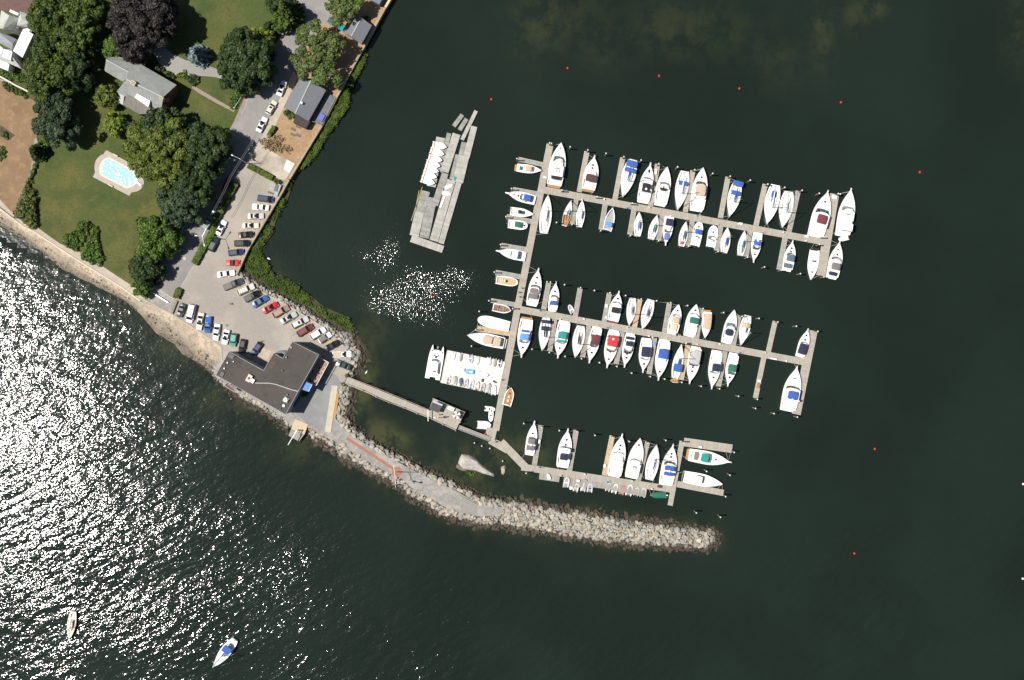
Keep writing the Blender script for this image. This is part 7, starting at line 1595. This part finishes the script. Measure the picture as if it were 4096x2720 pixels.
for q,(x,y) in enumerate([(1618,1245),(1705,1280),(1800,1310),(1950,1460)]):
    c=W('L',x,y,1.2); t=copy_tree(p0); t.location=(c.x,c.y,-3.2); t['label']='short bare pile stub in the water between the ramp and the large islet'; t['group']='pile stubs by the islet'
rb=mat('buoy_red',(.6,.04,.025),.4)
for q,(x,y,lab) in enumerate([(1309,157,'red buoy second from left in the curved line above the marina'),(1520,175,'red buoy third from left in the curved line above the marina'),(1705,204,'red buoy fourth from left in the curved line above the marina'),(1939,236,'red buoy fifth from left in the curved line above the marina'),(2121,397,'rightmost red buoy, right of the top dock'),(1133,229,'red buoy nearest the old float cluster'),(2017,1035,'red buoy in open water right of the lower dock'),(1970,1276,'red buoy in open water right of the breakwater tip'),(1001,684,'red buoy among the sparkles left of the spine dock')]):
    c=W('Z',x,y,0); mb=MB(); mb.dome((0,0),.33,.33,.05,12,4); mb.cone((0,0),.3,.36,-.25,.05,12); mb.cone((0,0),.07,.07,.45,.6,6); o=obj('buoy',mb,rb,loc=c,smooth=True); tag(o,lab,'buoy','red buoys around the marina')
for q,(x,y,lab) in enumerate([(2359,1116,'pale mooring buoy upper one at the right edge of the picture'),(2358,1334,'pale mooring buoy lower one at the right edge of the picture')]):
    c=W('Z',x,y,0); mb=MB(); mb.dome((0,0),.35,.35,.05,10,4); o=obj('buoy',mb,white,loc=c); tag(o,lab,'buoy')
for tile,x,y,z,lab in (('L',1740,1143,.6,'round red ball on the landing float below the ramp'),):
    c=W(tile,x,y,z); mb=MB(); mb.dome((0,0),.32,.32,.3,12,4); mb.cone((0,0),.12,.32,0,.3,12); tag(obj('buoy',mb,rb,loc=c),lab,'buoy')
# swans
def swan(x,y,rz,lab):
    c=P(x,y,0); bm=MB(); pts=[(-.55,0,.12),(-.3,0,.2),(0,0,.22),(.3,0,.2),(.42,0,.3),(.48,0,.55),(.5,0,.75),(.62,0,.78)]; bm.tube(pts,[.04,.2,.27,.18,.07,.045,.06,.03],8); o=obj('swan',bm,mat('feathers',(.8,.8,.78),.7),loc=c,rz=rz,smooth=True); tag(o,lab,'swan')
    m2=MB(); m2.bar((.6,0,.78),(.72,0,.74),.04); obj('beak',m2,mat('beak_orange',(.6,.2,.03),.6),o)
swan(1076,1035,-.5,'white swan in the dark cove beside the marsh grass'); swan(1466,1489,1.0,'white swan on the shallows beside the stone point')
# ================================================================= CARS
car('B',1002,952,927,1132,'white sedan parked highest on the road, beside the waterfront cottage',col='white',sun=True)
car('B',890,1188,797,1348,'beige roofed sedan in the middle of three parked along the cottage pavement',typ='wagon',col='cream',sun=True)
car('B',775,1382,685,1558,'white sedan lowest of three parked along the cottage pavement',col='white',sun=True)
car('B',1700,335,1508,222,'teal pickup with a loaded bed parked beside the garage',typ='pickup',col='teal')
car('B',1575,425,1475,385,'white car half hidden under the wide open tree',col='white')
car('B',885,600,835,715,'dark blue car in the shade of the big round oak',col='navy')
car('D',657,612,578,795,'maroon sedan parked in tree shade along the upper clipped hedge',col='dred')
car('D',545,868,455,1045,'steel grey car parked in shade below the maroon sedan',col='steel')
car('D',432,1072,348,1222,'green pickup parked at the lower end of the upper clipped hedge',typ='pickup',col='lgreen',bed='lgreen')
car('D',590,1125,500,1298,'white coupe parked on the lot side of the upper clipped hedge',col='white',sun=True)
car('D',497,1322,412,1490,'dark green SUV parked beside the twin armed street lamp',typ='suv',col='dgreen')
car('D',105,1128,45,1258,'green car in the shade at the lower end of the lawn bank',col='jade')
car('E',545,265,500,370,'dark car hidden in the shade of the feathery tree',col='dgrey')
car('E',422,560,355,712,'black SUV parked at the bottom end of the lane',typ='suv',col='black',rack=True)
car('D',1168,885,970,858,'navy minivan topmost in the row facing the sea wall',typ='van',col='navy',wid=1.95)
car('D',905,958,1112,980,'white sedan second in the row facing the sea wall, below the navy minivan',col='white')
car('D',1052,1073,855,1075,'silver hooded white sedan third in the row facing the sea wall',col='silver',sun=True)
car('D',992,1186,792,1187,'pale cream sedan fourth in the row facing the sea wall',col='cream',sun=True)
car('D',932,1288,745,1302,'black sedan fifth in the row facing the sea wall',col='black')
car('D',895,1395,695,1398,'black SUV sixth in the row facing the sea wall',typ='suv',col='black',rack=True)
car('D',815,1492,622,1515,'navy station wagon seventh in the row, just above the red convertible',typ='wagon',col='navy',rack=True)
car('E',1357,446,1188,446,'bright red convertible with a dark soft top facing the sea wall',typ='conv',col='red',roofc='brown')
car('E',1300,562,1085,588,'white sedan where the sea wall meets the boulders',col='white')
car('E',1397,650,1163,745,'dark pickup with a light grey bed cover, first in the row facing the boulders',typ='pickup',col='dgrey',bed='grey')
car('E',1527,715,1322,805,'cream SUV with roof rack facing the boulders',typ='suv',col='cream',rack=True)
car('E',1600,790,1410,885,'black pickup with open dark bed facing the boulders',typ='pickup',col='black')
car('E',1690,845,1505,955,'blue sedan facing the boulders',col='blue')
car('E',1807,925,1625,1025,'bright red sedan facing the boulders',col='red',sun=True)
car('E',1935,965,1743,1075,'bronze pink SUV facing the boulders',typ='suv',col='bronze')
car('E',2027,1040,1835,1150,'silver green sedan with sunroof facing the boulders',col='sgreen',sun=True)
car('E',2165,1098,1965,1200,'silver white SUV with sunroof facing the boulders',typ='suv',col='silver',sun=True)
car('E',2220,1185,2033,1297,'maroon SUV facing the boulders',typ='suv',col='maroon')
car('F',1482,190,1302,302,'white pickup facing the boulders, right of the maroon SUV',typ='suv',col='white',rack=False)
car('F',1548,248,1402,345,'small white jeep with a grey top',typ='jeep',col='white',roofc='grey')
car('F',1655,340,1470,438,'black sedan in the last angled space by the clubhouse',col='black')
car('F',1792,490,1562,497,'white pickup with a tan bed cover by the stone point',typ='pickup',col='white',bed='tan',sun=True)
car('F',1597,580,1780,655,'dark green sedan beside the patio shadow at the stone point',col='dgreen')
car('E',635,1088,690,925,'dark grey sedan first in the row above the beach ramp',col='dgrey')
car('E',750,1155,805,930,'large white van second in the row above the beach',typ='van',col='white',wid=2.05)
car('E',868,1242,905,1032,'cream sedan with sunroof third in the row above the beach',col='cream',sun=True)
car('E',968,1278,992,1072,'blue pickup with a matching bed cover above the beach',typ='pickup',col='blue',bed='blue')
car('E',1065,1368,1095,1163,'pale mint white sedan above the beach, right of the blue pickup',col='pale')
car('E',1170,1412,1207,1232,'white sedan with sunroof beside the green SUV',col='white',sun=True)
car('E',1268,1438,1292,1275,'green SUV parked above the rocks near the clubhouse',typ='suv',col='jade')
car('E',1368,1512,1402,1345,'black car parked against the clubhouse corner',typ='wagon',col='black')
car('E',1505,1535,1605,1385,'navy car with bicycles on its tail standing in front of the clubhouse',typ='wagon',col='navy',rack=True)
c=W('E',1590,1375,ZL+1); t=thing('bicycle','bicycle hung on the rear rack of the navy car by the clubhouse','bicycle',(c.x,c.y,ZL+.5),math.radians(20)); 
for s in (-.5,.5):
    mb=MB(); mb.tube([(s+.33*math.cos(a*.628),0,.35+.33*math.sin(a*.628)) for a in range(11)],.03,4); obj('wheel',mb,rubber,t)
mb=MB(); mb.bar((-.5,0,.35),(-.1,0,.8),.04); mb.bar((-.1,0,.8),(.4,0,.8),.04); mb.bar((.5,0,.35),(.4,0,.9),.04); mb.bar((-.1,0,.35),(.4,0,.8),.04); mb.bar((.4,-.25,.95),(.4,.25,.95),.04); obj('frame',mb,mat('bike_orange',(.6,.12,.05),.4),t); mb=MB(); mb.box(-.25,.0,-.07,.07,.85,.92); obj('saddle',mb,dark,t)
for t_,a_,b_,n_,wh in (('n',(2200,764),(3270,962),12,'top'),('n',(2110,1243),(3190,1443),12,'middle'),('n',(2110,1873),(2660,1953),6,'lower')):
    for k in range(n_):
        u=(k+.5)/n_; c=W(t_,a_[0]+(b_[0]-a_[0])*u+random.uniform(-9,9),a_[1]+(b_[1]-a_[1])*u+(10 if k%2 else -9),1.4); t=thing('power_pedestal','small white power pedestal on the edge of the %s dock walkway'%wh,'power pedestal',(c.x,c.y,.555),-.18,'power pedestals on the %s dock'%wh)
        mb=MB(); mb.box(-.16,.16,-.14,.14,0,.85); obj('post',mb,white,t); mb=MB(); mb.box(-.2,.2,-.18,.18,.85,.95); obj('cap',mb,(CV['sky'],CV['cream'],white)[k%3],t)
        if k%3==0:
            mb=MB(); rr_=.32; mb.tube([(.5+rr_*math.cos(q*.7),.1+rr_*math.sin(q*.7),.05) for q in range(10)],.05,4); h_=obj('garden_hose',mb,CV[('teal','blue','cream','red')[(k//3)%4]],loc=(c.x+.6,c.y,.56)); tag(h_,'coiled hose lying on the %s dock walkway'%wh,'hose','coiled hoses on the %s dock'%wh)
# mooring lines from the boats' corners to the docks
for r in [o for o in C.objects if o.parent is None and o.get('group')==BG]:
    hull=[c_ for c_ in r.children if c_.name.startswith('hull')]
    if not hull: continue
    xs=[v.co.x+hull[0].location.x for v in hull[0].data.vertices]; ys=[v.co.y for v in hull[0].data.vertices]; x0,x1,yb=min(xs),max(xs),max(ys); ca,sa=math.cos(r.rotation_euler.z),math.sin(r.rotation_euler.z)
    for (lx,ly,lz) in ((x1-.3,.1,1.3),(x1-.3,-.1,1.3),(x0+.2,yb*.85,1.1),(x0+.2,-yb*.85,1.1)):
        wx,wy=r.location.x+lx*ca-ly*sa,r.location.y+lx*sa+ly*ca; best=None
        for (ax,ay,bx,by,w) in DOCKSEG:
            dx,dy=bx-ax,by-ay; L2=dx*dx+dy*dy; t=((wx-ax)*dx+(wy-ay)*dy)/L2+(1.3 if ly>0 else -1.3)/math.sqrt(L2)*(1 if ca*dy-sa*dx<0 else -1); t=max(.01,min(.99,t)); qx,qy=ax+t*dx,ay+t*dy; d=math.hypot(wx-qx,wy-qy)
            if best is None or d<best[0]: best=(d,qx,qy)
        if best and .6<best[0]<5.5:
            ux,uy=best[1]-r.location.x,best[2]-r.location.y; mline(r,(lx,ly,lz),(ux*ca+uy*sa,-ux*sa+uy*ca,.62))
# ================================================================= PEOPLE
skin=mat('skin',(.42,.25,.17),.6)
def person(tile,x,y,z,rz,lab,shirt,pants,hairc=(.05,.03,.02),sit=False,walk=.25):
    c=W(tile,x,y,z+1.2)
    J={'pel':(0,0,.93,.15),'waist':(0,0,1.08,.125),'chest':(0,0,1.32,.15),'neck':(0,0,1.49,.055),'jaw':(.03,0,1.58,.075),'head':(.01,0,1.66,.095),'crown':(0,0,1.73,.06)}
    E_=[('pel','waist'),('waist','chest'),('chest','neck'),('neck','jaw'),('jaw','head'),('head','crown')]
    for s,n in ((-1,'r'),(1,'l')):
        w=walk*s
        if sit: J.update({n+'hip':(.02,s*.1,.90,.10),n+'knee':(.45,s*.13,.90,.065),n+'ank':(.46,s*.13,.48,.045),n+'toe':(.62,s*.14,.43,.04)})
        else: J.update({n+'hip':(w*.15,s*.1,.86,.10),n+'knee':(w*.6+.03,s*.11,.48,.062),n+'ank':(w*.8-.04,s*.11,.09,.042),n+'toe':(w*.8+.14,s*.13,.035,.035)})
        J.update({n+'sho':(0,s*.19,1.40,.062),n+'elb':(-w*.5-.03,s*.27,1.13,.044),n+'wri':(-w*.5+.12,s*.28,.92,.03),n+'palm':(-w*.5+.17,s*.28,.86,.034)})
        E_+=[('pel',n+'hip'),(n+'hip',n+'knee'),(n+'knee',n+'ank'),(n+'ank',n+'toe'),('chest',n+'sho'),(n+'sho',n+'elb'),(n+'elb',n+'wri'),(n+'wri',n+'palm')]
        for k in range(4):
            a=n+'f%d'%k; b_=n+'g%d'%k; l=(.07,.08,.075,.06)[k]; yy=s*.28+(k-1.5)*.018; J.update({a:(-w*.5+.20,yy,.82,.010),b_:(-w*.5+.215,yy,.82-l*.8,.008)}); E_+=[(n+'palm',a),(a,b_)]
        J[n+'th']=(-w*.5+.20,s*.25-s*.02,.85,.011); J[n+'tt']=(-w*.5+.24,s*.25-s*.03,.81,.008); E_+=[(n+'wri',n+'th'),(n+'th',n+'tt')]
    k=list(J); me=bpy.data.meshes.new('person'); me.from_pydata([J[a][:3] for a in k],[(k.index(a),k.index(b_)) for a,b_ in E_],[])
    o=bpy.data.objects.new('person',me); C.objects.link(o); md=o.modifiers.new('s','SKIN'); 
    bpy.context.view_layer.objects.active=o
    if not me.skin_vertices: me.attributes.new  # layer is created with the modifier
    sv=me.skin_vertices[0].data if me.skin_vertices else None
    if sv is None:
        bm=bmesh.new(); bm.from_mesh(me); bm.verts.layers.skin.verify(); bm.to_mesh(me); bm.free(); sv=me.skin_vertices[0].data
    for i,a in enumerate(k): sv[i].radius=(J[a][3],J[a][3]); sv[i].use_root=(a=='pel')
    sb=o.modifiers.new('u','SUBSURF'); sb.levels=1; sb.render_levels=1
    dg=bpy.context.evaluated_depsgraph_get(); m2=bpy.data.meshes.new_from_object(o.evaluated_get(dg)); o.modifiers.clear(); o.data=m2
    m2.materials.clear(); 
    for mm in (skin,shirt,pants,dark): m2.materials.append(mm)
    for p in m2.polygons:
        q=p.center; r_=math.hypot(q.x,q.y)
        hand=abs(q.y)>.2 and q.z<1.05 and not (sit and q.z<.8 and q.x>.3)
        p.material_index=0 if (q.z>1.47 or (abs(q.y)>.22 and q.z<1.22)) else 1 if q.z>.98 else 3 if q.z<(.5 if sit else .08) else 2; p.use_smooth=True
    hb=MB(); hb.dome((-.02,0),.105,.10,1.67,10,4); obj('hair',hb,mat('hair_%d'%int(hairc[0]*100),hairc,.8),o)
    fb=MB(); fb.bar((.085,0,1.64),(.115,0,1.615),.022); obj('nose',fb,skin,o)
    for s in(-1,1): eb=MB(); eb.box(.075,.088,s*.035-.012,s*.035+.012,1.655,1.67); obj('eye',eb,dark,o)
    mb_=MB(); mb_.box(.078,.09,-.022,.022,1.572,1.582); obj('mouth',mb_,mat('lips',(.3,.1,.08),.6),o)
    for s in(-1,1): eb=MB(); eb.box(-.02,.015,s*.092-.01,s*.092+.01,1.62,1.67); obj('ear',eb,skin,o)
    o.location=(c.x,c.y,z); o.rotation_euler.z=rz; tag(o,lab,'person'); return o
ws_=mat('shirt_white',(.7,.68,.62),.8); bl=mat('shirt_blue',(.06,.10,.25),.8); rd_=mat('shirt_red',(.4,.05,.04),.8); kh=mat('trousers_khaki',(.32,.26,.17),.8); dj=mat('trousers_dark',(.04,.045,.06),.8)
person('E',1236,930,ZL+.02,.3,'person in a cream shirt and khaki shorts walking across the open parking lot',ws_,kh,(.25,.2,.1))
person('J',1292,448,.56,-1.4,'person in a white shirt on the spine dock, upper of the three people there',ws_,dj)
person('J',1262,500,.56,1.6,'person in a blue shirt on the spine dock, middle of the three there',bl,dj)
person('J',1268,552,.56,-1.6,'person in a red shirt on the spine dock, lowest of the three there',rd_,kh)
person('L',1862,1205,.56,.2,'person in a red shirt standing on the angled dock below the ramp',rd_,dj)
person('L',1862,1235,.56,.2,'person in a white shirt standing on the angled dock, lower of the pair',ws_,kh)
person('L',1945,503,.56,1.2,'person in dark clothes on the spine dock beside the white float',dj,dj)
person('N',1142,712,ZL+.25,.4,'person in a red shirt among the boulders beside the flagpole',rd_,dj)
# ================================================================= EXTRA
wire=0
# planter pots by the pier entrance
for (x,y,lab) in ((1728,745,'round green planter above the entrance to the gangway pier'),(1688,848,'round planter with red flowers below the entrance to the gangway pier')):
    c=W('F',x,y,ZL+.6); t=thing('planter',lab,'planter',(c.x,c.y,ZL)); mb=MB(); mb.cone((0,0),.4,.5,0,.5,12); obj('pot',mb,ptb,t); mb=MB(); leaves(mb,[(0,0,.6,.6)],300,.2); obj('plant',mb,L_shr,t)
# ================================================================= LIGHT AND CAMERA
sc=bpy.context.scene
w=bpy.data.worlds.new('World'); sc.world=w; w.use_nodes=True; nt=w.node_tree; bg=nt.nodes['Background']
sky=nt.nodes.new('ShaderNodeTexSky'); sky.sky_type='NISHITA'; sky.sun_disc=False
ZEN=26.5; AZD=math.radians(178.5)   # towards the sun, from +X, counter-clockwise (sun stands left of the picture)
sd=Vector((math.cos(AZD)*math.sin(math.radians(ZEN)),math.sin(AZD)*math.sin(math.radians(ZEN)),math.cos(math.radians(ZEN))))
sky.sun_elevation=math.radians(90-ZEN); sky.sun_rotation=math.atan2(sd.x,sd.y); sky.altitude=0; sky.air_density=1.0; sky.dust_density=1.0; sky.ozone_density=1.0
nt.links.new(sky.outputs[0],bg.inputs[0]); bg.inputs[1].default_value=0.052
sl=bpy.data.lights.new('sun','SUN'); sl.energy=5.0; sl.angle=math.radians(.53); sl.color=(1,.955,.89); so_=bpy.data.objects.new('sun',sl); C.objects.link(so_)
so_.rotation_euler=(-sd).to_track_quat('-Z','Y').to_euler()
cd=bpy.data.cameras.new('camera'); co=bpy.data.objects.new('camera',cd); C.objects.link(co); co.location=(0,0,H); cd.sensor_width=36; cd.sensor_fit='HORIZONTAL'; cd.lens=36*H/(4096*S); cd.clip_end=8000; cd.clip_start=1
sc.camera=co
sc.view_settings.view_transform='Standard'; sc.view_settings.look='None'; sc.view_settings.exposure=0.22; sc.view_settings.gamma=1
sc.render.resolution_x=1024; sc.render.resolution_y=680
